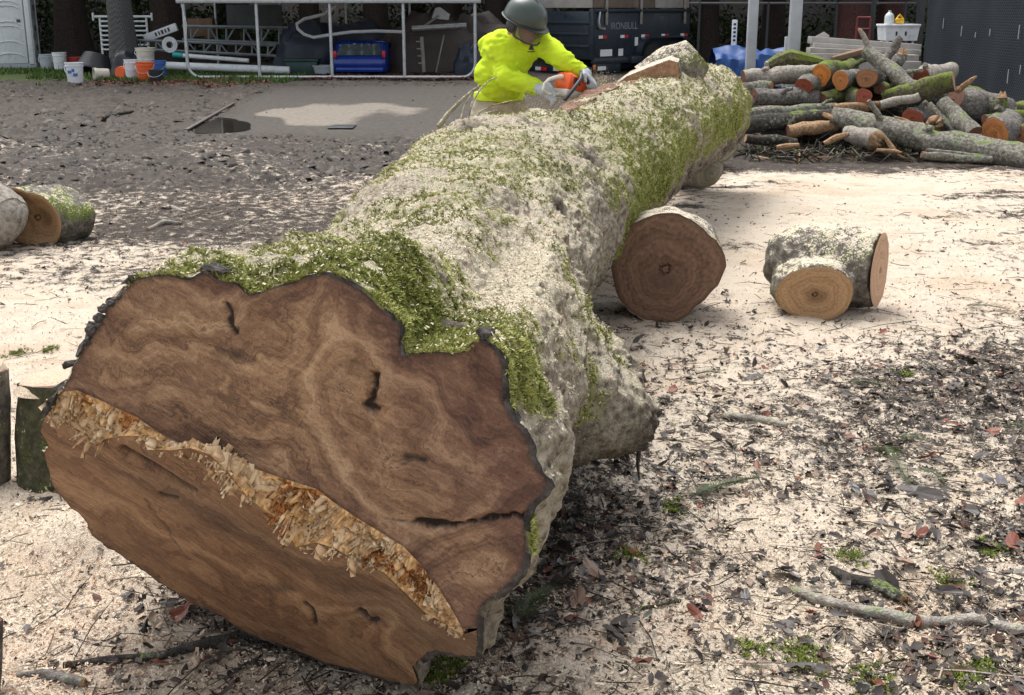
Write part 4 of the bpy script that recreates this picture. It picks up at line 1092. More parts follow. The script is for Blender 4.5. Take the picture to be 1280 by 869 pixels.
cov = np.empty(len(me2.vertices) * 3); me2.vertices.foreach_get('co', cov); nov = np.empty(len(cov)); me2.vertices.foreach_get('normal', nov); cov = cov.reshape(-1, 3) + nov.reshape(-1, 3) * (0.014 * fbm(cov.reshape(-1, 3) * 16, 3, 5))[:, None]; me2.vertices.foreach_set('co', cov.astype(np.float32).ravel()); me2.update()
LB = link('log', me2, BK['dusty'], None, True); LB.location = base; tag(LB, 'short mossy forked log with an oval tan cut, lying on the pale sawdust', 'log')
for V_, dd_, mt_, sd_ in ((V1, d2, 'pink', 3), (V2, db, 'tan', 5)):
    link('cut_end', disc_mesh(V_[0] - np.array(dd_) * .020, -np.array(dd_), (0.05, 0.05), 0.004, sd_, 0.94), CUT[mt_], LB, True)
t = NT('dark_hollow'); M['hollow'] = t.fin((0.012, 0.009, 0.007), 0.95)

# --- left edge: two rounds with bright moss
c0_ = at(34, 268, 8.6)
make_log('moss-topped short log with a hollowed tan end at the left edge', [at(32, 274, 8.55), at(62, 272, 8.72), at(98, 268, 8.9)], [0.235, 0.24, 0.215], 'patchmoss', 'tan', 'buff',
         rough=0.16, squash=(1.0, 0.98), pith=(0.5, -0.1), nseg=48, cup=-0.10, bev0=(0.10, 0.06), lobes=0.09)
make_log('pale barked log piece cut off by the left picture edge', [at(16, 274, 8.30), at(0, 271, 8.36), at(-30, 268, 8.45), at(-70, 264, 8.6)], [0.15, 0.22, 0.24, 0.24], 'pale', 'barkcap', 'tan', rough=0.16, cup=0.07)
# --- left, nearer: two upright blocks capped with sawdust
g = gnd(72, 610); 
make_log('upright mossy block capped with sawdust beside the butt of the big trunk', [at(74, 606, 3.95) + Vector((0, 0, -.02)), at(74, 540, 3.97), at(72, 478, 4.0)], [0.15, 0.145, 0.135], 'blockmoss', 'dull', 'dull', rough=0.12, nseg=40)
make_log('dusty upright block half cut off by the left picture edge', [at(-28, 612, 3.9), at(-28, 530, 3.92), at(-28, 462, 3.95)], [0.105, 0.105, 0.10], 'dusty', 'dull', 'dull', rough=0.08, nseg=36)
make_log('sliver of a grey log at the bottom left corner', [at(-26, 865, 2.62), at(-26, 815, 2.64), at(-24, 775, 2.66)], [0.05, 0.055, 0.05], 'grey', 'dull', 'dull', rough=0.08)
def dust_cap(top, r, seed):
    """heap of sawdust on a block"""
    n, k = 28, 6; vs_ = [Vector((0, 0, .018))]; fs = []
    for a in range(1, k + 1):
        for b in range(n):
            an = 6.2832 * b / n; rr = r * a / k * (1 + .06 * math.sin(3 * an + seed)); z = .018 * (1 - (a / k) ** 2.5) - (.02 if a == k else 0)
            vs_.append(Vector((rr * math.cos(an), rr * math.sin(an), z + .006 * mnoise.noise(Vector((rr * 9 * math.cos(an), rr * 9 * math.sin(an), seed))))))
    for b in range(n): fs.append([0, 1 + b, 1 + (b + 1) % n])
    for a in range(1, k):
        for b in range(n): fs.append([1 + (a - 1) * n + b, 1 + a * n + b, 1 + a * n + (b + 1) % n, 1 + (a - 1) * n + (b + 1) % n])
    o = MB().add(vs_, fs).build('sawdust_heap', M['sawdust'], None, True); o.location = top; return o
t = NT('sawdust'); co = t.coord(); nf = t.noise(180, 3, .65, co)
M['sawdust'] = t.fin(t.mix(t.ramp(nf, [(.3, 0.0), (.65, 1.0)]), (0.42, 0.30, 0.20), (0.74, 0.62, 0.47)), .95, 0, t.bump(t.noise(90, 4, .7, co), .8, .02), .2)
tag(dust_cap(at(72, 476, 4.0) + Vector((0, 0, .0)), .146, 2), 'heap of pale sawdust on top of the upright mossy block', 'sawdust')
tag(dust_cap(at(-28, 460, 3.95), .10, 4), 'heap of pale sawdust on the block at the left picture edge', 'sawdust')

# --- under the far end of the trunk
make_log('short mossy log lying on the ground under the far end of the big trunk', [at(886, 215, 10.9), at(868, 208, 11.2), at(840, 200, 11.6)], [0.16, 0.21, 0.20], 'dusty', 'ashy', 'buff', rough=0.16, squash=(1, .9), cup=0.08)
make_log('small dark mossy log behind the one under the trunk end', [at(904, 182, 12.6), at(885, 178, 12.9), at(865, 174, 13.3)], [0.17, 0.18, 0.17], 'moss', 'ashy', 'buff', rough=0.12)
# --- cut pieces behind the trunk, beside the saw
make_log('upended mossy log piece rising behind the trunk beyond the chainsaw', [at(870, 66, 9.9), at(850, 84, 9.9), at(815, 112, 9.9)], [0.15, 0.22, 0.24], 'dusty', 'buff', 'buff', rough=0.14)
wp = [(768, 107), (784, 95), (812, 84), (836, 75), (848, 78), (851, 92), (850, 106)]
W3 = [at(a, b, 9.45) for a, b in wp]; base = sum(W3, Vector()) / len(W3); W3 = [p - base for p in W3]
mb = MB(); mb.prism(W3, (.05, .30, .02)); WG = mb.build('log_wedge', BK['dusty'], None); WG.location = base; tag(WG, 'wedge of log with a reddish sawn plane behind the trunk right of the saw', 'log')
mb = MB(); cw = sum(W3, Vector()) / len(W3); mb.prism([cw + (p - cw) * .95 + Vector((0, -.010, 0)) for p in W3], (0, .02, 0)); mb.build('sawn_plane', M['wedgeface'], WG)

# ------------------------------------------------------------------ the log pile on the right
def P6(x, y, D): return at(880 + x / 3.2, y / 3.2, D)
def r6(r, D): return r / 3.2 * mpp(D)
GP = 'logs heaped by the screened fence'
pile = [
 # label, points (crop x, y, D), radii px, bark, end0, end1
 ('long lichen-covered trunk lying along the front of the log pile', [(510, 468, 14.3), (640, 492, 14.1), (760, 525, 13.9), (1000, 575, 13.5), (1300, 640, 13.0)], [34, 42, 42, 48, 58], 'lichen', 'dull', 'dull'),
 ('long thin lichened log in the left of the pile, above the dark one', [(108, 468, 14.6), (300, 445, 14.6), (525, 432, 14.7)], [22, 23, 20], 'lichen', 'dull', 'buff'),
 ('dark wet log at the lower left of the pile', [(75, 515, 14.2), (200, 495, 14.3), (525, 462, 14.5)], [30, 34, 25], 'dark', 'dull', 'dull'),
 ('short dark log on the mud at the foot of the pile', [(165, 555, 13.8), (260, 560, 13.8), (365, 568, 13.9)], [21, 20, 17], 'dark', 'buff', 'dull'),
 ('rough grey-barked log in the left middle of the pile', [(200, 388, 15.0), (320, 390, 15.0), (450, 395, 15.1)], [30, 32, 30], 'grey', 'dull', 'dull'),
 ('pale smooth log lying near the top left of the pile', [(155, 308, 15.5), (300, 300, 15.5), (470, 285, 15.6)], [30, 34, 30], 'pale', 'dull', 'red'),
 ('log with a bright orange end at the top of the pile', [(468, 302, 15.1), (520, 285, 15.5), (590, 268, 16.0)], [36, 36, 34], 'moss', 'bright', 'dull'),
 ('log with a deep red sawn end under the bright orange one', [(398, 347, 15.0), (460, 340, 15.4), (540, 330, 15.9)], [32, 32, 32], 'grey', 'red', 'dull'),
 ('log with a tan-orange slanting end in the pile centre', [(545, 328, 14.9), (600, 318, 15.3), (680, 310, 15.8)], [36, 36, 34], 'grey', 'orange', 'dull'),
 ('log with a round orange-brown end facing out of the pile', [(648, 314, 14.8), (690, 318, 15.3), (740, 322, 15.9)], [40, 41, 40], 'dark', 'russet', 'dull'),
 ('mossy log with a dull red-brown end below the round orange one', [(640, 388, 14.6), (590, 382, 15.1), (540, 375, 15.6)], [32, 34, 34], 'moss', 'red', 'dull'),
 ('small mossy round between the two russet ends', [(700, 355, 14.9), (715, 350, 15.2), (730, 345, 15.6)], [24, 25, 24], 'moss', 'dull', 'dull'),
 ('log with a red end and pale bark near the fence', [(872, 315, 15.2), (915, 300, 15.6), (980, 285, 16.2)], [38, 37, 34], 'pale', 'red', 'dull'),
 ('green mossy log with a tan slanting end, right of the pile top', [(1000, 325, 14.6), (900, 350, 14.7), (720, 392, 14.9)], [42, 40, 30], 'greenm', 'buff', 'dull'),
 ('lichened log slanting down from the top of the pile', [(645, 205, 15.6), (740, 275, 15.3), (850, 355, 14.9)], [24, 28, 28], 'lichen', 'buff', 'dull'),
 ('stub with a sawn tan end pointing up at the pile top', [(782, 152, 15.8), (755, 200, 15.8), (715, 262, 15.7)], [17, 19, 21], 'grey', 'buff', 'dull'),
 ('shorter stub with a rough end beside the upright one', [(795, 215, 15.6), (775, 250, 15.6), (745, 300, 15.6)], [19, 22, 22], 'grey', None, 'dull'),
 ('slender peeled pole sticking up from the pile top', [(623, 120, 15.6), (655, 180, 15.6), (700, 255, 15.5)], [7, 11, 15], 'pale', None, 'dull'),
 ('white-barked pole crossing the mossy log', [(862, 385, 14.4), (790, 400, 14.45), (705, 420, 14.5)], [16, 17, 15], 'pale', 'buff', 'dull'),
 ('log with a dark red-brown round end low in the pile', [(832, 478, 14.3), (870, 470, 14.8), (910, 462, 15.3)], [42, 42, 40], 'grey', 'red', 'dull'),
 ('split log with a torn splintery end', [(925, 498, 14.1), (975, 488, 14.5), (1040, 478, 15.0)], [33, 33, 30], 'grey', None, 'dull'),
 ('lichened log slanting down to the front trunk on the right', [(955, 410, 14.2), (1010, 465, 14.0), (1085, 535, 13.7)], [26, 28, 28], 'lichen', 'dull', 'dull'),
 ('thin branch beside the slanting lichened log', [(900, 418, 14.25), (950, 468, 14.1), (1010, 530, 13.9)], [12, 14, 12], 'lichen', 'dull', 'dull'),
 ('thick log with a wide tan sawn end at the right edge', [(1165, 538, 13.9), (1200, 520, 14.3), (1260, 500, 14.9)], [58, 56, 54], 'grey', 'orange', 'dull'),
 ('log with a dark brown end cut by the right picture edge', [(1262, 545, 14.0), (1290, 530, 14.4), (1330, 515, 14.9)], [45, 46, 44], 'moss', 'russet', 'dull'),
 ('massive dark grey log lying in the right of the pile', [(1000, 400, 14.9), (1080, 430, 14.9), (1190, 450, 15.0)], [58, 66, 60], 'grey', 'dull', 'dull'),
 ('mossy log on top of the massive dark one', [(1030, 365, 15.3), (1080, 375, 15.3), (1130, 385, 15.4)], [20, 28, 22], 'greenm', 'dull', 'dull'),
 ('knobbly mossy branch end behind the wide tan end', [(1195, 392, 14.7), (1180, 430, 14.7), (1165, 480, 14.8)], [20, 24, 32], 'moss', None, 'dull'),
 ('mossy log running out at the right picture edge', [(1200, 432, 15.0), (1260, 436, 15.0), (1340, 445, 15.1)], [27, 30, 32], 'greenm', 'dull', 'dull'),
 ('mossy split slab lying over the wide tan end', [(1120, 480, 14.3), (1200, 470, 14.4), (1290, 462, 14.6)], [18, 22, 20], 'greenm', 'dull', 'dull'),
 ('broken stump with torn pale wood at the front of the pile', [(690, 560, 13.7), (640, 548, 13.9), (570, 535, 14.1)], [38, 40, 34], 'pale', None, 'dull'),
 ('lichened stick lying in front of the long trunk', [(870, 618, 13.0), (980, 628, 13.0), (1150, 640, 13.0)], [14, 15, 12], 'lichen', 'dull', 'dull'),
 ('thin pale stick lying on the lichened stick in front', [(890, 600, 13.1), (1000, 612, 13.1), (1130, 622, 13.1)], [6, 7, 6], 'lichen', 'dull', 'dull'),
 ('short lichened log with a small orange end on the left of the pile', [(272, 346, 15.1), (210, 350, 15.15), (140, 352, 15.2)], [19, 21, 20], 'lichen', 'orange', 'dull'),
 ('small pale log tucked under the lichened one at the left', [(195, 402, 15.0), (165, 410, 15.0), (125, 420, 15.0)], [22, 24, 22], 'pale', 'dull', 'dull'),
 ('broken stick with a torn orange tip above the massive log', [(1085, 310, 14.6), (1050, 335, 14.65), (1010, 370, 14.7)], [7, 9, 10], 'wood', None, 'dull'),
 ('brown split log under the lichen trunk, left of the stump', [(335, 525, 14.2), (430, 515, 14.2), (530, 500, 14.3)], [22, 28, 24], 'wood', 'dull', 'dull'),
 ('pale peeled log in the middle of the pile', [(520, 435, 14.6), (620, 428, 14.6), (720, 425, 14.7)], [18, 20, 16], 'wood', 'buff', 'dull'),
 ('mossy log behind the pale peeled one', [(470, 400, 15.0), (560, 380, 15.1), (640, 350, 15.3)], [26, 28, 26], 'greenm', 'dull', 'dull'),
 ('grey log behind the dark stump at the pile foot', [(230, 520, 14.5), (300, 525, 14.5), (330, 530, 14.5)], [17, 18, 15], 'grey', 'dull', 'dull'),
 ('dark log filling the core of the pile', [(300, 450, 15.6), (600, 430, 15.6), (950, 430, 15.6)], [70, 80, 70], 'dark', 'dull', 'dull'),
 ('dark log deep in the lower pile', [(280, 520, 15.0), (600, 520, 15.0), (900, 540, 15.0)], [50, 60, 50], 'dark', 'dull', 'dull'),
 ('dark log under the pile top', [(480, 350, 16.2), (680, 330, 16.2), (920, 350, 16.2)], [50, 55, 50], 'dark', 'dull', 'dull'),
]
for lab, pts, rr, bk, e0, e1 in pile:
    path = [P6(*p) for p in pts]; rad = [r6(r, p[2]) for r, p in zip(rr, pts)]
    thin = max(rr) < 20
    # natural kinks along the stem
    pk, rk2 = [path[0]], [rad[0]]
    for q0, q1, r0_, r1_ in zip(path[:-1], path[1:], rad[:-1], rad[1:]):
        for f_ in (.33, .66):
            pk.append(q0.lerp(q1, f_) + Vector((rnd.gauss(0, 1), rnd.gauss(0, 1), rnd.gauss(0, 1))) * min(r0_, r1_) * .16); rk2.append((r0_ * (1 - f_) + r1_ * f_) * rnd.uniform(.93, 1.09))
        pk.append(q1); rk2.append(r1_)
    path, rad = pk, rk2
    lg = make_log(lab, path, rad, bk, e0, e1, GP, rough=0.20, nseg=14 if thin else 30, lobes=0.03 if thin else 0.07,
             pith=(rnd.uniform(-.25, .25), rnd.uniform(-.25, .25)))
    if bk in ('lichen', 'grey', 'pale', 'moss', 'greenm') and not thin and (path[-1] - path[0]).length > .75:
        for q in range(rnd.choice((0, 1, 1, 2))):       # sawn or snapped side shoots
            k_ = rnd.randrange(1, len(path) - 1); b_ = path[k_] - lg.location; L_s = rnd.uniform(.05, .22); dr_ = Vector((rnd.uniform(-.8, .8), rnd.uniform(-1, -.1), rnd.uniform(.1, 1))).normalized()
            sb_ = MB(); sb_.tube([b_, b_ + dr_ * (rad[k_] + L_s * .5) + Vector((0, 0, .02)), b_ + dr_ * (rad[k_] + L_s)], [rad[k_] * .34, rad[k_] * .26, rad[k_] * .20], 8); sb_.build('side_shoot', BK[bk], lg, True)
# branch stub on the long trunk is a part of it
trunk = next(o for o in bpy.data.objects if o.get('label', '').startswith('long lichen-covered trunk'))
sb = MB(); a = P6(712, 500, 13.95) - trunk.location; b = P6(658, 402, 13.9) - trunk.location
sb.tube([a, a.lerp(b, .5) + Vector((.02, 0, 0)), b], [r6(16, 14), r6(12, 14), r6(8, 14)], 10); sb.build('branch_stub', BK['lichen'], trunk, True)
# curved bark slab with moss at the top left of the pile
def slab(label, pts, w, thick, mat, name='bark_slab', nrm=Vector((0, -1, .3))):
    P = [Vector(p) for p in pts]; base = sum(P, Vector()) / len(P); mb = MB(); n = nrm.normalized()
    ring = []
    m = 9
    vs_ = []; fs = []
    for side in (0, 1):
        for k in range(m):
            s = k / (m - 1) * (len(P) - 1); j = min(int(s), len(P) - 2); c = P[j].lerp(P[j + 1], s - j) - base
            t = (P[j + 1] - P[j]).normalized(); u = t.cross(n).normalized(); ww = w * (.55 + .45 * math.sin(math.pi * (k + .6) / m))
            for q in (-1, -.4, .4, 1):
                jx = 1 + .15 * mnoise.noise(Vector((k * .9, q * 3, side)) + base)
                vs_.append(c + u * q * ww * jx + n * (thick * (1 - q * q) * 1.3 - side * thick))
    for side in (0, 1):
        for k in range(m - 1):
            for q in range(3):
                b = side * m * 4 + k * 4 + q; fs.append([b, b + 1, b + 5, b + 4] if side else [b, b + 4, b + 5, b + 1])
    for k in range(m - 1):
        for q in (0, 3): fs.append([k * 4 + q, k * 4 + 4 + q, m * 4 + k * 4 + 4 + q, m * 4 + k * 4 + q])
    for k in (0, m - 1):
        for q in range(3): fs.append([k * 4 + q, k * 4 + q + 1, m * 4 + k * 4 + q + 1, m * 4 + k * 4 + q])
    o = mb.add(vs_, fs).build(name, mat, None, True); o.location = base; tag(o, label, 'bark'); return o
slab('curved mossy slab of bark standing at the top left of the pile', [P6(255, 262, 15.9), P6(340, 225, 15.9), P6(480, 252, 15.9)], r6(28, 16), .05, BK['greenm'])
slab('orange split bark slab at the foot of the pile by the stump', [P6(480, 575, 13.6), P6(530, 550, 13.65), P6(580, 535, 13.7)], r6(12, 14), .02, BK['wood'])
slab('small orange bark chip lying on the mud before the pile', [P6(290, 590, 13.5), P6(330, 585, 13.5), P6(380, 580, 13.5)], r6(11, 14), .02, BK['wood'])
slab('pale splinter standing against the broken stump', [P6(730, 555, 13.5), P6(750, 585, 13.45), P6(770, 612, 13.4)], r6(9, 14), .015, BK['wood'])
slab('thin splinter across the stump foot', [P6(690, 600, 13.45), P6(760, 605, 13.4), P6(790, 612, 13.4)], r6(8, 14), .015, BK['wood'])
slab('pale splinter lying before the dark round end', [P6(760, 468, 14.1), P6(800, 480, 14.05), P6(845, 498, 14.0)], r6(7, 14), .012, BK['wood'])
slab('flake of wood leaning on the lichen trunk', [P6(475, 455, 14.1), P6(495, 462, 14.05), P6(515, 475, 14.0)], r6(10, 14), .012, BK['wood'])

# bark, splinters and broken twigs lying in and before the pile: one mass
N = 1900
sx = 930 + 330 * rng.random(N); sy = np.where(rng.random(N) < .6, rng.uniform(172, 196, N), rng.uniform(110, 180, N))
dd_ = 13.2 + (205 - sy) * .030 + rng.uniform(-.2, .5, N)
keep_ = (sy > 165) | (sx < 1200); sx, sy, dd_ = sx[keep_], sy[keep_], dd_[keep_]; N = len(sx)
pos = np.array([list(at(a, b, d)) for a, b, d in zip(sx, sy, dd_)])
pos[:, 2] = np.where(sy > 170, .02 + .05 * rng.random(N), np.maximum(pos[:, 2], .02))
tn = rng.random(N)[:, None]; cc = np.array([[.03, .025, .02]]) * (1 - tn) + np.array([[.15, .125, .10]]) * tn
org = (rng.random(N) < .08)[:, None]; cc = np.where(org, np.array([[.45, .24, .10]]) * (.5 + .8 * tn), cc); grn = (rng.random(N) < .10)[:, None]; cc = np.where(grn, np.array([[.10, .14, .03]]) * (.5 + tn), cc)
bx = [(-.5, -.08, -.05), (.5, -.05, -.05), (.5, .06, -.04), (-.5, .08, -.05), (-.45, -.05, .06), (.42, -.03, .05), (.45, .04, .06), (-.48, .05, .05)]
bf = np.array([(4, 5, 6, 7), (0, 1, 5, 4), (1, 2, 6, 5), (2, 3, 7, 6), (3, 0, 4, 7)])
sl_ = rng.uniform(.06, .32, N); v, f, c = scatter('x', bx, bf, pos, rotmats(rng.uniform(0, 6.28, N), rng.normal(0, .45, N), rng.uniform(0, 6.28, N)), np.stack([sl_, sl_ * rng.uniform(.25, .9, N) * .6, sl_ * .4], 1), cc)
o = link('pile_debris', mesh_np('pile_debris', v, f, cols=c), M['splinter']); tag(o, 'broken bark, splinters and twigs among the heaped logs', 'debris', kind='stuff')
# ------------------------------------------------------------------ background materials
M['galv'] = simple('galvanised_steel', (0.52, 0.55, 0.56), 0.42, 0.6, 0.2, 9, dirt=(0.22, 0.21, 0.19))
M['whitepl'] = simple('white_plastic', (0.74, 0.77, 0.79), 0.45, 0, 0.08, 4, dirt=(0.45, 0.44, 0.41))
M['greypl'] = simple('grey_plastic', (0.42, 0.46, 0.49), 0.5, 0, 0.12, 4)
M['dgreypl'] = simple('dark_grey_plastic', (0.09, 0.095, 0.10), 0.5, 0, 0.2, 5)
M['black'] = simple('black_plastic', (0.022, 0.024, 0.028), 0.45, 0, 0.2, 5)
M['redpl'] = simple('red_plastic', (0.50, 0.045, 0.035), 0.42, 0, 0.15, 6, dirt=(0.25, 0.1, 0.08))
M['orangepl'] = simple('orange_plastic', (0.80, 0.13, 0.03), 0.40, 0, 0.12, 6)
M['cream'] = simple('cream_plastic', (0.68, 0.64, 0.54), 0.45, 0, 0.12, 6, dirt=(0.42, 0.38, 0.3))
M['bluepl'] = simple('blue_plastic', (0.05, 0.14, 0.42), 0.42, 0, 0.2, 6)
M['teal'] = simple('teal_plastic', (0.02, 0.38, 0.36), 0.45)
M['bluecar'] = simple('blue_car_paint', (0.012, 0.045, 0.30), 0.18, 0.1, 0.2, 2)
M['glass'] = simple('dark_glass', (0.10, 0.13, 0.13), 0.08, 0, 0.5, 3, 0.8)
M['trailer'] = simple('navy_trailer_paint', (0.022, 0.034, 0.048), 0.35, 0.1, 0.25, 3, dirt=(0.05, 0.055, 0.06))
M['ply'] = simple('weathered_plywood', (0.20, 0.155, 0.12), 0.8, 0, 0.22, 5, dirt=(0.13, 0.10, 0.085))
M['plypale'] = simple('pale_plywood', (0.42, 0.395, 0.36), 0.8, 0, 0.2, 4, dirt=(0.3, 0.27, 0.24))
M['boardgrey'] = simple('grey_green_board', (0.085, 0.10, 0.095), 0.8, 0, 0.3, 3)
M['timber'] = simple('grey_timber', (0.36, 0.33, 0.29), 0.85, 0, 0.3, 5, dirt=(0.2, 0.18, 0.16))
M['timberbr'] = simple('brown_timber', (0.20, 0.125, 0.075), 0.85, 0, 0.3, 5)
M['truss'] = simple('dull_aluminium', (0.23, 0.25, 0.26), 0.5, 0.4, 0.25, 6)
M['reflred'] = simple('red_reflector', (0.62, 0.025, 0.03), 0.3)
M['reflwhite'] = simple('white_reflector', (0.82, 0.82, 0.82), 0.3, 0, 0.05)
M['amber'] = simple('amber_lens', (0.75, 0.22, 0.03), 0.25)
M['rubber'] = simple('tyre_rubber', (0.028, 0.027, 0.026), 0.85, 0, 0.3, 12)
M['rim'] = simple('grey_rim', (0.30, 0.31, 0.32), 0.45, 0.3, 0.3, 8)
M['tarpbr'] = simple('brown_tarp', (0.07, 0.052, 0.045), 0.6, 0, 0.35, 3, bump=0.2)
M['tarpbl'] = simple('black_blue_tarp', (0.026, 0.036, 0.058), 0.5, 0, 0.35, 3)
M['bluetarp'] = simple('blue_tarp', (0.012, 0.06, 0.21), 0.5, 0, 0.45, 3, 0.3)
M['greenbin'] = simple('dark_green_plastic', (0.018, 0.055, 0.052), 0.5)
M['steelpost'] = simple('grey_painted_post', (0.47, 0.49, 0.50), 0.5, 0.2, 0.12, 5)
M['text_dark'] = simple('dark_lettering', (0.03, 0.03, 0.035), 0.6)
M['text_grey'] = simple('grey_lettering', (0.24, 0.27, 0.30), 0.5)
M['redframe'] = simple('dull_red_paint', (0.20, 0.03, 0.03), 0.5)
M['yellow'] = simple('yellow_plastic', (0.72, 0.42, 0.02), 0.4)
t = NT('clear_jug'); M['jug'] = t.fin((0.62, 0.68, 0.68), 0.2, 0, None, 0.5)
M['soil_dark'] = simple('forest_floor', (0.035, 0.026, 0.018), 0.95, 0, 0.4, 3, bump=0.5)
M['treebark'] = mat_bark('fir_bark', (0.016, 0.012, 0.010), (0.045, 0.034, 0.028), (0.085, 0.065, 0.055), 0.15)
t = NT('netted_bark'); co = t.coord()
ck = t.n('TexChecker'); ck.inputs['Scale'].default_value = 30; t.l(t.mapping(co, (1, 1, .8), (0, .8, .8)), ck.inputs['Vector'])
nn_ = t.noise(14, 5, .65, co)
M['netbark'] = t.fin(t.mix(ck.outputs['Fac'], t.ramp(nn_, [(.3, (.035, .035, .035)), (.7, (.075, .072, .07))]), (.115, .115, .11)), .9, 0, t.bump(ck.outputs['Fac'], .4, .02))

def obox(name, c, s, mat, parent=None, rz=0, bev=0.006):
    mb = MB(); mb.box((0, 0, 0), s, None, bev); o = mb.build(name, mat, parent, True); o.location = c
    o.rotation_euler = (0, 0, rz); return o
def text_mesh(name, body, size, mat, parent, loc, rot, ext=0.002):
    cu_ = bpy.data.curves.new(name, 'FONT'); cu_.body = body; cu_.size = size; cu_.extrude = ext; cu_.align_x = 'CENTER'; cu_.align_y = 'CENTER'
    tmp = bpy.data.objects.new(name, cu_); COL.objects.link(tmp)
    dg = bpy.context.evaluated_depsgraph_get(); me = bpy.data.meshes.new_from_object(tmp.evaluated_get(dg))
    bpy.data.objects.remove(tmp); me.materials.clear(); me.materials.append(mat)
    o = link(name, me, None, parent); o.location = loc; o.rotation_euler = rot; return o

# ------------------------------------------------------------------ portable toilet
YT = 35.0
tp = at(18, 86, YT); PT = empty('portable_toilet', (tp.x, YT, 0), R(14))
tag(PT, 'white and grey portable toilet at the left edge under the trees', 'portable toilet')
W_, D_, Hh = 1.15, 1.15, 2.25
obox('base', (0, D_ / 2, .07), (W_ + .06, D_ + .06, .14), M['greypl'], PT)
obox('cabin', (0, D_ / 2, Hh / 2 + .1), (W_, D_, Hh - .1), M['greypl'], PT, 0, .03)
dr = obox('door', (-.05, -.03, 1.12), (W_ - .26, .05, 1.98), M['whitepl'], PT, 0, .015)
mb = MB()
for z0 in (-.75, -.42, .0, .12, .55, .67):
    mb.tube([(-.36, -.028, z0 - .05), (-.2, -.04, z0 + .03), (0, -.045, z0 + .05), (.2, -.04, z0 + .03), (.36, -.028, z0 - .05)], .018, 6)
mb.build('door_rib', M['whitepl'], dr, True)
obox('latch', (.30, -.035, .18), (.10, .03, .09), M['dgreypl'], dr, 0, .008)
obox('door_post', (.50, -.04, 1.12), (.14, .08, 2.02), M['whitepl'], PT, 0, .02)
obox('door_post', (-.55, -.04, 1.12), (.10, .08, 2.02), M['whitepl'], PT, 0, .02)
for z0 in (.55, 1.1, 1.65):
    sp_ = obox('side_panel', (W_ / 2 + .01, .55, z0), (.03, .72, .42), M['greypl'], PT, 0, .012)
    obox('vent', (.015, 0, 0), (.02, .30, .16), M['dgreypl'], sp_, 0, .005)
obox('corner_trim', (W_ / 2 + .0, -.01, 1.15), (.05, .05, 2.1), M['whitepl'], PT, 0, .012)
obox('corner_trim', (W_ / 2 + .0, D_, 1.15), (.05, .05, 2.1), M['whitepl'], PT, 0, .012)
obox('roof', (0, D_ / 2, Hh + .14), (W_ + .12, D_ + .12, .16), M['whitepl'], PT, 0, .05)

# ------------------------------------------------------------------ buckets
def bucket(label, px, py, D, hpx, mat, kind='open', lay=None, lid=None, group='plastic buckets on the grass by the toilet', wide=0.80):
    """px,py: where its base centre stands"""
    b = at(px, py, D); h = hpx * mpp(D); r1 = h * wide / 2; r0 = r1 * .87
    e = empty('bucket', (b.x, D, gz(b.x, D) if lay is None else r1 + gz(b.x, D))); tag(e, label, 'bucket', group)
    mb = MB(); mb.lathe([(r0 * .97, .0), (r0, .015), (r1 * .97, h * .80), (r1 * 1.06, h * .81), (r1 * 1.06, h * .86), (r1, h * .87), (r1 * 1.01, h * .95), (r1 * 1.07, h * .955), (r1 * 1.07, h), (r1 * .97, h), (r1 * .95, h * .9), (r0 * .9, .03), (0, .03)], 26)
    body = mb.build('body', mat, e, True)
    if lid is not None:
        mb = MB(); mb.lathe([(r1 * 1.1, h * .97), (r1 * 1.12, h * 1.02), (r1 * 1.0, h * 1.04), (0, h * 1.035)], 26); mb.build('lid', lid, e, True)
    mb = MB(); mb.tube([(r1 * 1.08, 0, h * .85)] + [(r1 * 1.10 * math.cos(a), -r1 * 1.08 * math.sin(a) - .01, h * (.85 - .42 * math.sin(a))) for a in [k * math.pi / 8 for k in range(1, 8)]] + [(-r1 * 1.08, 0, h * .85)], .005, 5); mb.build('bail_handle', M['galv'], e, True)
    if lay is not None: e.rotation_euler = lay
    return e, r1, h
bucket('grey bucket against the side of the portable toilet', 240 / 4, 350 / 4, 33.6, 19, M['greypl'], wide=.9)
bucket('white bucket next to the grey one by the toilet', 304 / 4, 350 / 4, 33.2, 21, M['whitepl'], wide=.75)
bucket('dark red bucket beside the white one near the toilet', 376 / 4, 330 / 4, 33.6, 15, M['redpl'], wide=1.35)
bucket('red bucket peeking out beside the black tub', 440 / 4, 318 / 4, 34.2, 13, M['redpl'], wide=1.2)
e, r1, h = bucket('white bucket with blue print standing foremost on the grass', 380 / 4, 427 / 4, 28.4, 23, M['whitepl'], wide=.88)
for dx, dz, w in ((-.06, .55, .09), (.08, .42, .10), (.03, .62, .06)):
    obox('printed_label', (dx * h * 2, -r1 * .92, h * dz), (w, .02, .07), M['bluepl'], e, 0, .004)
bucket('cream bucket lying on its side left of the orange one', 545 / 4, 388 / 4, 29.6, 17, M['cream'], lay=(R(90), 0, R(-58)))
bucket('orange bucket lying on its side with its base showing', 600 / 4, 392 / 4, 29.3, 19, M['orangepl'], lay=(R(90), 0, R(155)), wide=.9)
bucket('tall white bucket next to the standing orange one', 662 / 4, 398 / 4, 29.2, 23, M['whitepl'], wide=.68)
bucket('orange bucket standing between the white and the blue buckets', 731 / 4, 402 / 4, 28.9, 22, M['orangepl'], wide=.92)
bucket('blue bucket behind the small black pot', 800 / 4, 390 / 4, 29.8, 20, M['bluepl'], wide=.8)
bucket('small black pot at the right of the bucket row', 783 / 4, 410 / 4, 28.4, 14, M['black'], wide=1.2)
e, r1, h = bucket('cream bucket stacked on top behind the orange one', 731 / 4, 322 / 4, 30.6, 18, M['cream'], wide=1.2)
e.location.z = at(731 / 4, 318 / 4, 30.6).z
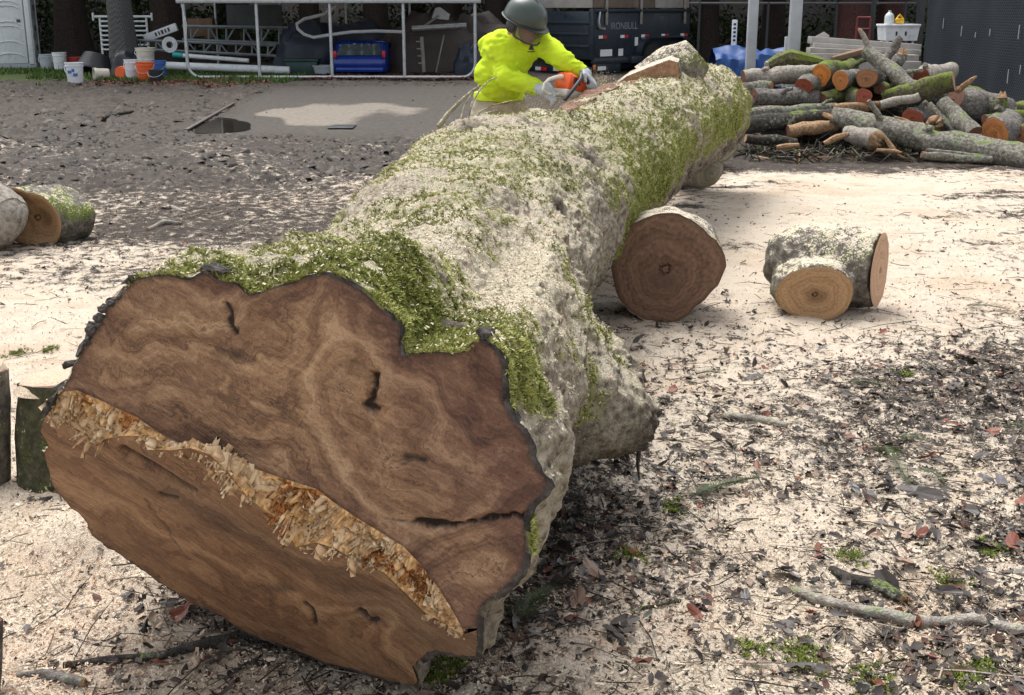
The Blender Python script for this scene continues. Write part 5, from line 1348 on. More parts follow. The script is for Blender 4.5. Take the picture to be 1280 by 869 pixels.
bb, _, _ = bucket('white bucket under the stacked cream one', 731 / 4, 395 / 4, 30.6, 20, M['whitepl'], wide=1.05); bb.location.z = 0
bb2 = at(731 / 4, 318 / 4, 30.6).z
# black tub leaning on edge and black sack
b = at(122, 84, 31.5); mb = MB()
mb.lathe([(.30, 0), (.47, .40), (.52, .40), (.52, .44), (.44, .42), (.28, .04), (0, .04)], 24)
o = mb.build('tub', M['black'], None, True); o.location = (b.x, 31.5, .50); o.rotation_euler = (R(163), R(9), 0); tag(o, 'black plastic tub turned upside down beside the red buckets', 'tub')
def lump(label, cat, px, py, D, s, mat, seed, name, n=24, sag=.25):
    b = at(px, py, D); vs_, fs = [], []; k = n // 2
    for a in range(k + 1):
        th_ = math.pi * a / k * .5
        for q in range(n):
            ph = 6.2832 * q / n
            d = Vector((math.cos(ph) * math.cos(th_), math.sin(ph) * math.cos(th_), math.sin(th_)))
            f_ = 1 + sag * mnoise.noise(d * 2.1 + Vector((seed, 0, 0))) + .10 * mnoise.noise(d * 6 + Vector((0, seed, 0)))
            vs_.append(Vector((d.x * s[0] * f_, d.y * s[1] * f_, max(0, d.z) ** .7 * s[2] * f_)))
    for a in range(k):
        for q in range(n): fs.append([a * n + q, a * n + (q + 1) % n, (a + 1) * n + (q + 1) % n, (a + 1) * n + q])
    o = MB().add(vs_, fs).build(name, mat, None, True); o.location = (b.x, D, 0); tag(o, label, cat); return o
lump('black sack slumped at the foot of the netted tree', 'sack', 157, 80, 31.0, (.42, .35, .62), M['black'], 3, 'sack')

# ------------------------------------------------------------------ metal rack behind the netted tree
rk = at(157, 62, 33); RK = empty('ladder_rack', (rk.x, 33.0, 0)); tag(RK, 'white metal rack with eight rungs standing behind the netted tree', 'rack')
m = mpp(33); w = 54 * m; zb = at(157, 62, 33).z; zt = at(157, 20, 33).z
for sgn in (-1, 1):
    mb = MB(); mb.tube([(sgn * w / 2, 0, 0), (sgn * w / 2, 0, zt)], .03, 10); mb.build('upright', M['whitepl'], RK, True)
for k in range(8):
    z = zb + (zt - zb) * k / 7.0 * .98
    mb = MB(); ex = .16 if k == 7 else 0
    mb.tube([(-w / 2 - ex, -.03, z), (w / 2 + ex, -.03, z)], .032 if k == 7 else .024, 8); mb.build('rung', M['whitepl'], RK, True)
for sgn in (-1, 1): obox('end_bracket', (sgn * (w / 2 + .16), -.03, zt * .985), (.04, .08, .2), M['whitepl'], RK)

# ------------------------------------------------------------------ trusses, pipes, beam
def bar(mb, x0, y0, D0, x1, y1, D1, r): mb.tube([at(x0, y0, D0), at(x1, y1, D1)], r, 6)
def truss(label, x0, x1, yt0, yt1, yb0, yb1, D, n, r=.035):
    e = empty('lattice_truss', at((x0 + x1) / 2, (yb0 + yb1) / 2, D)); tag(e, label, 'truss', None)
    def put(name, a, b, rr):
        mb = MB(); mb.tube([Vector(a) - e.location, Vector(b) - e.location], rr, 6); mb.build(name, M['truss'], e, True)
    T = lambda s: at(x0 + (x1 - x0) * s, yt0 + (yt1 - yt0) * s, D); B = lambda s: at(x0 + (x1 - x0) * s, yb0 + (yb1 - yb0) * s, D)
    put('chord', T(0), T(1), r * 1.4); put('chord', B(0), B(1), r * 1.4)
    for k in range(n):
        put('strut', T((k + .5) / n), B((k + .5) / n), r * .8)
        put('brace', T((k + (.5 if k % 2 else 1)) / n), B((k + (1 if k % 2 else .5)) / n), r * .7)
truss('long grey lattice truss stored under the carport roof', 228, 360, 33, 35, 50, 55, 32.6, 6)
truss('lower lattice truss lying in front of the long one', 165, 345, 50, 57, 61, 70, 32.0, 9, .028)
def pipe(label, x0, y0, D0, x1, y1, D1, r, mat, name='pipe', cap=None, group=None):
    a, b = at(x0, y0, D0), at(x1, y1, D1); e = empty(name, (a + b) / 2); tag(e, label, 'pipe', group)
    mb = MB(); mb.tube([a - e.location, b - e.location], r, 12, True); mb.build('barrel', mat, e, True)
    if cap:
        d = (b - a).normalized(); mb = MB(); mb.tube([a - e.location - d * .12, a - e.location + d * .14], r * 1.25, 12); mb.build('end_cap', cap, e, True)
pipe('thin white pipe with a teal end cap lying on the truss', 222, 69, 31.4, 311, 76, 31.4, .055, M['whitepl'], cap=M['teal'])
pipe('thick white pipe lying along the ground under the carport', 208, 82, 31.0, 362, 88, 31.0, .095, M['whitepl'])
bm_ = at(201, 41, 32.4); BE = empty('metal_beam', bm_); tag(BE, 'white box beam with black lettering lying across the trusses', 'beam')
a, b = at(180, 49, 32.4), at(220, 34, 32.4); dv_ = (b - a)
o = obox('beam_body', (0, 0, 0), (dv_.length, .12, .20), M['whitepl'], BE, 0, .01); o.rotation_euler = (0, -math.atan2(dv_.z, dv_.x), 0)
lt = MB()
for k, w in enumerate((.05, .04, .06, .04, .05)): lt.box((-.12 + k * .09, -.064, .0), (w, .006, .10))
o2 = lt.build('lettering', M['text_dark'], o)
# coil of hose
cl = at(212, 56, 31.6); mb = MB()
for k in range(5):
    r_ = .10 + .022 * k; mb.tube([(r_ * math.cos(a), .02 * (k % 2), r_ * math.sin(a)) for a in [i * 6.2832 / 20 for i in range(21)]], .014, 5)
o = mb.build('hose_coil', M['whitepl'], None, True); o.location = cl; tag(o, 'coil of pale hose hanging on the trusses', 'hose')

# ------------------------------------------------------------------ carport
YC0, YC1 = 29.5, 33.5
cc_ = at(414, 103, YC0); CPT = empty('carport_frame', (cc_.x, YC0, 0)); tag(CPT, 'galvanised tube carport frame with a pale roof edge', 'carport')
ox = cc_.x
def X_(px, D): return at(px, 60, D).x - ox
roof_z = at(414, 2, YC0).z
FX = [X_(p, YC0) for p in (233, 323, 414, 505, 594)]
RT = .040
def addtube(name, pts, r=RT):
    mb = MB(); mb.tube(pts, r, 10); mb.build(name, M['galv'], CPT, True)
# bottom rail with curved corners running up into the end posts
zb0 = .05
x0, x1 = FX[0], FX[-1]
arc = lambda cx_, sg: [(cx_ + sg * .30 * math.cos(a), 0, zb0 + .32 - .32 * math.sin(a)) for a in [k * math.pi / 12 for k in range(0, 7)]]
addtube('base_rail', [(x0, 0, roof_z)] + [(x0 + .0, 0, 1.0)] + [(x0 + .30 - .30 * math.cos(a), 0, zb0 + .32 - .32 * math.sin(a)) for a in [k * math.pi / 12 for k in range(0, 7)]] + [(x1 - .30 + .30 * math.sin(a), 0, zb0 + .32 - .32 * math.cos(a)) for a in [k * math.pi / 12 for k in range(0, 7)]] + [(x1, 0, 1.0), (x1, 0, roof_z)])
for x in FX[1:-1]: addtube('post', [(x, 0, zb0), (x, 0, roof_z)])
for px in (272, 353, 434, 513): addtube('post', [(X_(px, YC1), YC1 - YC0, 0), (X_(px, YC1), YC1 - YC0, roof_z)], .033)
addtube('back_rail', [(X_(225, YC1), YC1 - YC0, .05), (X_(600, YC1), YC1 - YC0, .05)], .03)
mb = MB(); mb.box(((x0 + x1) / 2, -.05, roof_z + .03), (x1 - x0 + .30, .12, .14), None, .02); mb.build('fascia', M['galv'], CPT, True)
rf = MB(); n_ = 22
wd = (x1 - x0 + .3)
for k in range(n_):          # corrugated sheet roof rising to the ridge
    xa = x0 - .15 + wd * k / n_
    rf.box((xa + wd / n_ / 2, 2.0, roof_z + .42), (wd / n_ - .03, 4.3, .03), Matrix.Rotation(R(8), 3, 'X'))
rs = rf.build('roof', M['galv'], CPT)
# a front strut wrapped round the left post
addtube('strut', [(x0 - .04, -.03, roof_z), (x0 + .05, -.05, roof_z - .5), (x0 + .02, -.05, .9)], .02)

# things kept under the carport
pn = at(318, 20, 33.2); o = obox('board', (pn.x, 33.2, pn.z), (64 * mpp(33.2), .04, 25 * mpp(33.2)), M['boardgrey']); tag(o, 'grey-green board leaning upright behind the trusses', 'board')
for k, (px, py, w, h_) in enumerate(((247, 29, 21, 10), (248, 40, 22, 10), (263, 35, 8, 22))):
    p = at(px, py, 33.4); o = obox('crate_board', (p.x, 33.4, p.z), (w * mpp(33.4), .25, h_ * mpp(33.4)), M['timberbr'])
    tag(o, ('upper brown board left of the grey-green board', 'lower brown board left of the grey-green board', 'upright brown board next to the two flat ones')[k], 'board')
# storage bin
p = at(379, 91, 31.5); SB = empty('storage_bin', (p.x, 31.5, 0)); tag(SB, 'dark green storage bin with a lid under the carport', 'bin')
w = 40 * mpp(31.5)
mb = MB(); mb.box((0, 0, .17), (w * .92, .5, .34), None, .03); mb.build('bin_body', M['greenbin'], SB, True)
mb = MB(); mb.box((0, 0, .37), (w, .56, .07), None, .02); mb.build('lid', M['greenbin'], SB, True)
p = at(404, 90, 31.3); mb = MB(); mb.lathe([(.20, 0), (.26, .22), (.28, .22), (.28, .25), (.22, .24), (0, .04)], 20); o = mb.build('basin', M['greypl'], None, True); o.location = (p.x, 31.3, 0); tag(o, 'small grey basin between the bin and the blue car', 'basin')
# blue car (rear end)
p = at(450, 91, 31.2); BC = empty('blue_car', (p.x, 31.2, 0)); tag(BC, 'small shiny blue car with a red tail light under the carport', 'car')
m = mpp(31.2); w = 62 * m; hh_ = 39 * m
prof = [(0, .10), (-.04, .16), (-.05, .38), (.0, .46), (.10, .60), (.24, .76), (.40, .82), (1.1, .84), (1.6, .62), (2.4, .52), (2.5, .12)]
body = MB(); secs = [(-.5, .86, .0), (-.47, .95, .0), (-.40, 1, 0), (.40, 1, 0), (.47, .95, 0), (.5, .86, 0)]
vs_, fs = [], []
for sx, sc_, _ in secs:
    for (yy_, zz) in prof: vs_.append((sx * w, yy_ + (1 - sc_) * .5, zz * sc_ * hh_ / .84 + (1 - sc_) * .1))
n_ = len(prof)
for a in range(len(secs) - 1):
    for b in range(n_): fs.append([a * n_ + b, a * n_ + (b + 1) % n_, (a + 1) * n_ + (b + 1) % n_, (a + 1) * n_ + b])
fs += [list(range(n_)), [5 * n_ + k for k in range(n_)][::-1]]
body.add(vs_, fs).build('body', M['bluecar'], BC, True)
k_ = hh_ / .84
mb = MB(); mb.prism([(-.43 * w, .005, .49 * k_), (.43 * w, .005, .49 * k_), (.36 * w, .215, .75 * k_), (-.36 * w, .215, .75 * k_)], (0, -.02, .012)); mb.build('rear_window', M['glass'], BC)
for sg in (-1, 1):
    mb = MB(); mb.box((sg * .46 * w, .0, .52 * k_), (.09, .10, .17 * k_), None, .02); mb.build('tail_light', M['reflred'], BC, True)
mb = MB(); mb.box((0, -.06, .14 * k_), (w * .9, .08, .12 * k_), None, .03); mb.build('bumper', M['bluecar'], BC, True)
for sg in (-1, 1):
    mb = MB(); mb.lathe([(.10, -.08), (.24, -.08), (.26, -.04), (.26, .04), (.24, .08), (.10, .08)], 20, Matrix.Translation((sg * w * .42, .42, .26)) @ Matrix.Rotation(R(90), 4, 'Y')); mb.build('wheel', M['rubber'], BC, True)
# covered heaps
lump('dark blue tarpaulin heap left of the blue car', 'tarp', 388, 90, 32.6, (.9, .7, 1.25), M['tarpbl'], 5, 'tarpaulin_heap')
lump('black covered heap behind the blue car', 'tarp', 445, 90, 33.0, (1.5, .5, 1.25), M['tarpbl'], 8, 'tarpaulin_heap')
lump('brown tarpaulin heap right of the blue car', 'tarp', 540, 92, 32.8, (1.55, .8, 1.35), M['tarpbr'], 12, 'tarpaulin_heap')
lump('brown tarpaulin mound behind the worker', 'tarp', 596, 94, 33.5, (1.3, .8, 1.45), M['tarpbr'], 15, 'tarpaulin_heap')
lump('navy covered bundle at the right carport post', 'tarp', 588, 92, 31.2, (.42, .5, .80), M['tarpbl'], 19, 'covered_bundle')
# white hose
hp = [(420, 8), (405, 18), (380, 24), (371, 30), (372, 36), (380, 43), (392, 47), (410, 44), (440, 40), (470, 39), (505, 40)]
mb = MB(); mb.tube([at(a, b, 31.2) for a, b in hp], .04, 8); o = mb.build('hose', M['whitepl'], None, True); tag(o, 'white hose looping over the covered heaps', 'hose')
pipe('pale metal beam resting on the brown heap', 515, 36, 31.8, 583, 32, 31.8, .07, M['galv'], 'metal_pipe')
p = at(550, 18, 32.5); mb = MB(); mb.prism([Vector((-.22, 0, -.10)), Vector((.2, 0, -.14)), Vector((.24, 0, .0)), Vector((-.02, 0, .18)), Vector((-.12, 0, .16))], (.02, .03, .0)); o = mb.build('white_sheet', M['whitepl'], None); o.location = p; tag(o, 'crumpled white sheet sticking up behind the brown heap', 'sheet')
mb = MB(); mb.tube([at(548, 20, 32.5), at(530, 33, 32.3)], .03, 6); tag(mb.build('stake', M['timber'], None), 'grey stake under the crumpled white sheet', 'stake')
sl = empty('step_ladder', at(540, 91, 31.6)); tag(sl, 'thin step ladder leaning in front of the brown heap', 'ladder')
for pts in (((527, 46), (530, 90)), ((555, 44), (545, 91))):
    mb = MB(); mb.tube([at(*pts[0], 31.6) - sl.location, at(*pts[1], 31.6) - sl.location], .05 if pts[0][0] == 527 else .02, 6); mb.build('rail', M['timber'], sl)
for k in range(4):
    mb = MB(); a = at(524 + k, 52 + k * 9, 31.58) - sl.location; mb.box(a, (.16, .04, .03)); mb.build('tread', M['timber'], sl)
# red bark mulch along the carport is left to the litter

# ------------------------------------------------------------------ dump trailer
YTR = 31.5
tb = at(739, 96, YTR); TR = empty('dump_trailer', (tb.x, YTR, 0), 0); tag(TR, 'navy dump trailer with plywood side boards behind the worker', 'trailer')
TR.rotation_euler = (0, 0, R(48))      # local +X runs along its side, away to the right; rear faces local -X
ms = 1 / mpp(YTR)
L_, Wt = 4.4, 2.0
deckz = at(739, 72, YTR).z; topz = at(739, 14, YTR).z
def tbx(name, c, s, mat, parent=TR, bev=.01): return obox(name, c, s, mat, parent, 0, bev)
# side wall (local y = 0 plane faces the camera), rear gate at x = 0
tbx('side_wall', (L_ / 2, .03, (deckz + topz) / 2), (L_, .05, topz - deckz), M['trailer'])
tbx('side_wall', (L_ / 2, Wt, (deckz + topz) / 2), (L_, .05, topz - deckz), M['trailer'])
g_ = tbx('tailgate', (.02, Wt / 2, (deckz + topz) / 2), (.06, Wt - .06, topz - deckz - .02), M['trailer'])
for z_ in (-.30, .0, .28): tbx('gate_rib', (-.04, 0, z_), (.05, Wt - .14, .07), M['trailer'], g_)
tbx('bed', (L_ / 2, Wt / 2, deckz - .02), (L_ - .1, Wt - .04, .08), M['trailer'])
tbx('top_rail', (L_ / 2, -.01, topz + .012), (L_ + .04, .10, .09), M['trailer'])
tbx('corner_post', (-.02, -.01, (deckz + topz) / 2), (.12, .12, topz - deckz + .1), M['trailer'])
tbx('corner_post', (-.02, Wt, (deckz + topz) / 2), (.12, .12, topz - deckz + .1), M['trailer'])
tbx('lower_rail', (L_ / 2, -.02, deckz - .10), (L_, .10, .14), M['trailer'])
bp = tbx('rear_bumper', (-.06, Wt / 2, deckz - .32), (.10, Wt + .1, .16), M['trailer'])
tbx('frame_rail', (L_ / 2, .42, deckz - .24), (L_, .10, .22), M['trailer']); tbx('frame_rail', (L_ / 2, Wt - .42, deckz - .24), (L_, .10, .22), M['trailer'])
tbx('frame_box', (.62, -.01, deckz - .26), (1.1, .08, .30), M['trailer'])
# plywood boards above
zp = topz + .06
tbx('plywood_board', (.0, Wt / 2, zp + .45), (.03, Wt, .86), M['plypale'])
for k, (xa, xb, mt) in enumerate(((.06, 1.75, 'ply'), (1.78, 2.75, 'ply'), (2.78, 4.38, 'plypale'))):
    tbx('plywood_board', ((xa + xb) / 2, .04, zp + .45), (xb - xa, .03, .86), M[mt])
for x_ in (.55, 2.05, 4.1): tbx('stake_post', (x_, -.035, zp + .25), (.07, .05, 1.3), M['timber'])
# reflective tape, lettering, stickers
for k in range(5):
    x_ = .35 + k * .92; z_ = deckz + .50
    tbx('reflector', (x_, -.012, z_), (.17, .008, .075), M['reflwhite'], TR, 0); tbx('reflector', (x_ + .18, -.012, z_), (.15, .008, .075), M['reflred'], TR, 0)
for k in range(3):
    y_ = .25 + k * .62
    tbx('reflector', (-.075, y_ - Wt / 2 + .18 - .18, .0), (.01, .2, .09), M['reflred'], bp, 0); tbx('reflector', (-.075, y_ - Wt / 2 + .19, .0), (.01, .2, .09), M['reflwhite'], bp, 0)
text_mesh('lettering', 'IRONBULL', .25, M['text_grey'], TR, (1.35, -.003, deckz + .76), (R(90), 0, 0))
tbx('sticker', (.60, -.006, deckz + .10), (.50, .006, .17), M['reflwhite'], TR, 0); tbx('sticker', (1.22, -.006, deckz + .10), (.20, .006, .18), M['reflwhite'], TR, 0)
tbx('sticker', (.36, -.056, deckz - .28), (.34, .006, .10), M['reflwhite'], TR, 0); tbx('sticker', (1.9, -.006, deckz + .36), (.14, .006, .22), M['reflwhite'], TR, 0)
tbx('marker_light', (.05, -.06, deckz - .24), (.10, .03, .12), M['amber'], TR, .01); tbx('marker_light', (1.80, -.10, deckz - .10), (.14, .03, .11), M['amber'], TR, .01)
ch = MB(); ch.tube([(.25, -.05, topz - .02), (.18, -.07, topz - .25), (.24, -.07, topz - .42), (.45, -.06, topz - .44)], .03, 6); ch.build('latch_chain', M['galv'], TR, True)
def wheel(x_):
    Mw = Matrix.Translation((x_, -.02, .38)) @ Matrix.Rotation(R(90), 4, 'X')
    mb = MB(); mb.lathe([(.22, -.11), (.35, -.11), (.38, -.07), (.38, .07), (.35, .11), (.22, .11)], 28, Mw); wo = mb.build('wheel', M['rubber'], TR, True)
    mb = MB(); mb.lathe([(.0, .05), (.07, .06), (.08, .03), (.19, .04), (.21, .105), (.235, .105), (.235, .06)], 24, Mw); mb.build('rim', M['rim'], wo, True)
wheel(2.55); wheel(3.45)
fd = MB(); fp = [(1.85, .52), (2.05, .86), (2.3, .92), (3.7, .92), (3.95, .86), (4.1, .55)]
for (xa, za), (xb, zb_) in zip(fp[:-1], fp[1:]): fd.prism([Vector((xa, -.20, za)), Vector((xb, -.20, zb_)), Vector((xb, -.20, zb_ - .05)), Vector((xa, -.20, za - .05))], (0, .30, 0))
fd.build('fender', M['trailer'], TR)
tbx('step_box', (1.72, -.09, deckz - .10), (.42, .16, .18), M['trailer'])
mb = MB(); mb.tube([(L_, Wt / 2 - .3, .5), (L_ + 1.3, Wt / 2, .5)], .06, 6); mb.tube([(L_, Wt / 2 + .3, .5), (L_ + 1.3, Wt / 2, .5)], .06, 6); mb.build('tongue', M['trailer'], TR)

# ------------------------------------------------------------------ right: posts, lumber, blue tarp, fence
def post(label, px0, py0, px1, py1, D, wpx, mat=M['steelpost'], name='steel_post', cat='post', htop=3.2):
    a = at(px0, py0, D); w = wpx * mpp(D); e = empty(name, (a.x, D, 0)); tag(e, label, cat)
    obox('shaft', (0, 0, htop / 2), (w, w * .8, htop), mat, e, 0, .01); obox('base_plate', (0, 0, .012), (w * 1.7, w * 1.6, .02), mat, e); return e
post('grey square steel post left of the taller pale one', 938, 78, 938, 0, 21.5, 11)
post('pale square steel post behind the log pile', 992, 62, 992, 0, 21.0, 13)
post('short pale stub post beside the pale steel post', 983, 62, 983, 45, 22.0, 5, htop=at(983, 46, 22.0).z)
post('thin black pole in front of the red tree trunks', 1088, 60, 1088, 0, 26, 5, M['black'], 'thin_pole')
post('black fence end post beside the screen', 1147, 60, 1147, 0, 24.2, 8, M['black'], 'fence_post')
p = at(917, 60, 24); e = empty('marker_stake', (p.x, 24, 0)); tag(e, 'white marker stake with dark lettering behind the blue tarp', 'stake')
zt = at(917, 25, 24).z; o = obox('stake_body', (0, 0, zt / 2), (.10, .03, zt), M['whitepl'], e)
lt = MB()
for k in range(5): lt.box((0, -.018, zt / 2 - .08 - k * .075), (.05, .004, .04))
lt.build('lettering', M['text_dark'], o)
def tarp_bundle():
    a, b = at(890, 80, 23), at(985, 84, 23); c = (a + b) / 2; e = empty('tarp_bundle', (c.x, 23, 0)); tag(e, 'blue tarpaulin over a stack of bars beside the log pile', 'tarp')
    L = (b - a).length; n, k = 40, 14; vs_, fs = [], []; ht = at(930, 62, 23).z
    for i in range(n + 1):
        for j in range(k + 1):
            an = math.pi * j / k; x = -L / 2 + L * i / n
            f_ = 1 + .16 * mnoise.noise(Vector((x * 1.7, an * 2, 2))) + .08 * mnoise.noise(Vector((x * 6, an * 5, 7)))
            vs_.append((x, -.55 * math.cos(an) * f_, max(.0, ht * math.sin(an) ** .55 * f_)))
    for i in range(n):
        for j in range(k): q = i * (k + 1) + j; fs.append([q, q + 1, q + k + 2, q + k + 1])
    MB().add(vs_, fs).build('tarpaulin', M['bluetarp'], e, True)
    for z_, dx, w in ((.42, -.1, .9), (.30, .12, .8), (.52, .25, .6), (.2, -.2, .7)):
        mb = MB(); mb.box((dx, -.66, z_), (L * w, .06, .05), None, .01); mb.build('bar', M['galv'], e)
tarp_bundle()
GL = 'boards stacked behind the log pile'
lum = [('long white board on top of the lumber stack', 1012, 50, 1148, 60, 20.8, .12, 'plypale'), ('second white board under the top one', 1015, 57, 1148, 66, 20.7, .10, 'plypale'),
       ('pale board in the middle of the lumber stack', 1010, 64, 1100, 68, 20.5, .12, 'timber'), ('lower grey board of the lumber stack', 1012, 72, 1145, 74, 20.4, .14, 'timber'),
       ('bottom board of the lumber stack', 1005, 80, 1148, 82, 20.3, .14, 'plypale'), ('brown plank slanting in the lumber stack', 1040, 74, 1085, 62, 20.2, .08, 'timberbr')]
for lab, x0, y0, x1, y1, D, th_, mt in lum:
    a, b = at(x0, y0, D), at(x1, y1, D); d = b - a; o = obox('lumber_board', (a + b) / 2, (d.length, .3, th_), M[mt], None, 0, .008)
    o.rotation_euler = (0, -math.atan2(d.z, d.x), 0); tag(o, lab, 'board', GL)
mb = MB(); a = at(1012, 50, 20.9); mb.prism([a, at(1030, 40, 20.9), at(1037, 45, 20.9), at(1030, 54, 20.9)], (.05, .2, 0)); tag(mb.build('bent_sheet', M['plypale']), 'bent white sheet at the left end of the lumber stack', 'sheet')
o = obox('timber_stand', (at(1080, 85, 20.6).x, 20.75, .30), (1.9, .5, .56), M['timber'], None, 0, .02); tag(o, 'grey timber bearer block under the lumber stack', 'timber')
# utility sink box with jug and yellow tool
p = at(1127, 50, 21.6); US_ = empty('white_tub', (p.x, 21.6, 0)); tag(US_, 'white utility tub standing above the lumber stack', 'tub')
m = mpp(21.6); zt = at(1127, 33, 21.6).z; zb_ = at(1127, 51, 21.6).z; w = 40 * m
mb = MB(); mb.prism([Vector((-w / 2, 0, zt)), Vector((w / 2, 0, zt)), Vector((w * .45, 0, zb_)), Vector((-w * .45, 0, zb_))], (0, .5, 0)); tb_ = mb.build('tub_body', M['whitepl'], US_)
obox('rim', (0, .25, zt + .015), (w * 1.04, .56, .04), M['whitepl'], US_)
for x_ in (-.1, .06): obox('slot', (x_, -.008, (zt + zb_) / 2), (.03, .012, .07), M['text_dark'], US_, 0, .002)
for x_ in (-.22, .22):
    for y_ in (.06, .44): obox('leg', (x_, y_, zb_ / 2), (.04, .04, zb_), M['galv'], US_)
jg = at(1112, 32, 21.7); mb = MB(); mb.lathe([(.075, 0), (.082, .02), (.082, .13), (.06, .17), (.025, .20), (.025, .23), (0, .232)], 18); o = mb.build('jug', M['jug'], None, True); o.location = (jg.x, 21.75, zt + .036); tag(o, 'translucent plastic jug standing on the white tub', 'jug')
yl = at(1125, 30, 21.7); YD = empty('power_tool', (yl.x, 21.75, zt + .036)); tag(YD, 'yellow power tool lying on the white tub', 'tool')
mb = MB(); mb.box((0, 0, .05), (.16, .10, .10), None, .03); mb.build('tool_body', M['yellow'], YD, True); mb = MB(); mb.tube([(-.05, 0, .09), (0, 0, .16), (.06, 0, .09)], .018, 8); mb.build('handle', M['yellow'], YD, True); mb = MB(); mb.box((.11, 0, .03), (.10, .03, .02), None, .004); mb.build('blade', M['dgreypl'], YD)
# red hand truck
p = at(1078, 50, 24.5); HT = empty('hand_truck', (p.x, 24.5, 0)); tag(HT, 'dull red hand truck frame behind the lumber stack', 'hand truck')
m = mpp(24.5); zt = at(1078, 22, 24.5).z
for sg in (-1, 1): mb = MB(); mb.tube([(sg * .13, 0, 0), (sg * .13, 0, zt)], .022, 8); mb.build('rail', M['redframe'], HT, True)
for z_ in (zt, zt - .22, zt - .6): mb = MB(); mb.tube([(-.13, 0, z_), (.13, 0, z_)], .02, 8); mb.build('crossbar', M['redframe'], HT, True)
for sg in (-1, 1): mb = MB(); mb.lathe([(.05, -.03), (.12, -.03), (.12, .03), (.05, .03)], 16, Matrix.Translation((sg * .2, .05, .12)) @ Matrix.Rotation(R(90), 4, 'Y')); mb.build('wheel', M['rubber'], HT, True)
# screened chain-link fence, coming nearer to the right
fa, fb = at(1153, 85, 23.5), at(1330, 130, 16.5); fa.z = fb.z = 0
FE = empty('screened_fence', fa); tag(FE, 'dark mesh privacy screen on a chain-link fence at the right', 'fence')
dvec = fb - fa; L = dvec.length; FE.rotation_euler = (0, 0, math.atan2(dvec.y, dvec.x))
t = NT('woven_screen'); co = t.coord(); g1 = t.n('TexWave', wave_type='BANDS', bands_direction='DIAGONAL'); g1.inputs['Scale'].default_value = 7.5; g1.inputs['Distortion'].default_value = .4
t.l(t.mapping(co, (1, 0, 1)), g1.inputs['Vector']); g2 = t.n('TexWave', wave_type='BANDS', bands_direction='DIAGONAL'); g2.inputs['Scale'].default_value = 7.5; g2.inputs['Distortion'].default_value = .4
t.l(t.mapping(co, (-1, 0, 1)), g2.inputs['Vector'])
n_ = t.noise(1.1, 5, .6, co); base = t.ramp(n_, [(.3, (.009, .013, .018)), (.7, (.017, .023, .030))])
M['screen'] = t.fin(t.mix(t.math('MULTIPLY', t.math('MAXIMUM', g1.outputs['Fac'], g2.outputs['Fac']), .55), base, (.034, .041, .049)), .85, 0, t.bump(t.math('MAXIMUM', g1.outputs['Fac'], g2.outputs['Fac']), .5, .02), .2)
vs_, fs = [], []; nx_, nz_ = 70, 18
for s in (0, 1):
    for i in range(nx_ + 1):
        for k in range(nz_ + 1):
            x = L * i / nx_; z = .05 + 2.6 * k / nz_
            vs_.append((x, .025 * mnoise.noise(Vector((x * 1.5, z * 1.2, 3))) + .01 * math.sin(x * 4.1) + (.012 if s else 0), z))
st__ = (nx_ + 1) * (nz_ + 1)
for s in (0, 1):
    for i in range(nx_):
        for k in range(nz_): q = s * st__ + i * (nz_ + 1) + k; fs.append([q, q + nz_ + 1, q + nz_ + 2, q + 1])
MB().add(vs_, fs).build('screen', M['screen'], FE, True)
for k in range(4):
    mb = MB(); mb.tube([(L * k / 3, .09, 0), (L * k / 3, .09, 2.7)], .045 if k else .03, 10); mb.build('fence_post', M['galv'] if k == 0 else M['black'], FE, True)
mb = MB(); mb.tube([(0, .09, 2.68), (L, .09, 2.68)], .025, 8); mb.build('top_rail', M['black'], FE, True)
for k in range(7):           # torn fixing ties and scrapes
    x_, z_ = rnd.uniform(.8, L * .8), rnd.uniform(.6, 1.7); mb = MB(); mb.box((x_, -.035, z_), (.018, .008, rnd.uniform(.08, .22))); mb.build('tie', M['steelpost'], FE)
# wire line of the far fence
FW = empty('wire_fence', (0, 30.5, 0)); tag(FW, 'thin dark wire fence in front of the trees right of the trailer', 'fence')
xa, xb = at(862, 4, 30.5).x, at(1145, 4, 30.5).x; zz = at(900, 4, 30.5).z
mb = MB(); mb.tube([(xa, 0, zz), (xb, 0, zz)], .03, 6); mb.build('top_rail', M['dgreypl'], FW, True)
for k in range(4): mb = MB(); x_ = xa + (xb - xa) * (k + .15) / 3.3; mb.tube([(x_, 0, 0), (x_, 0, zz + .02)], .035, 8); mb.build('post', M['black'], FW, True)

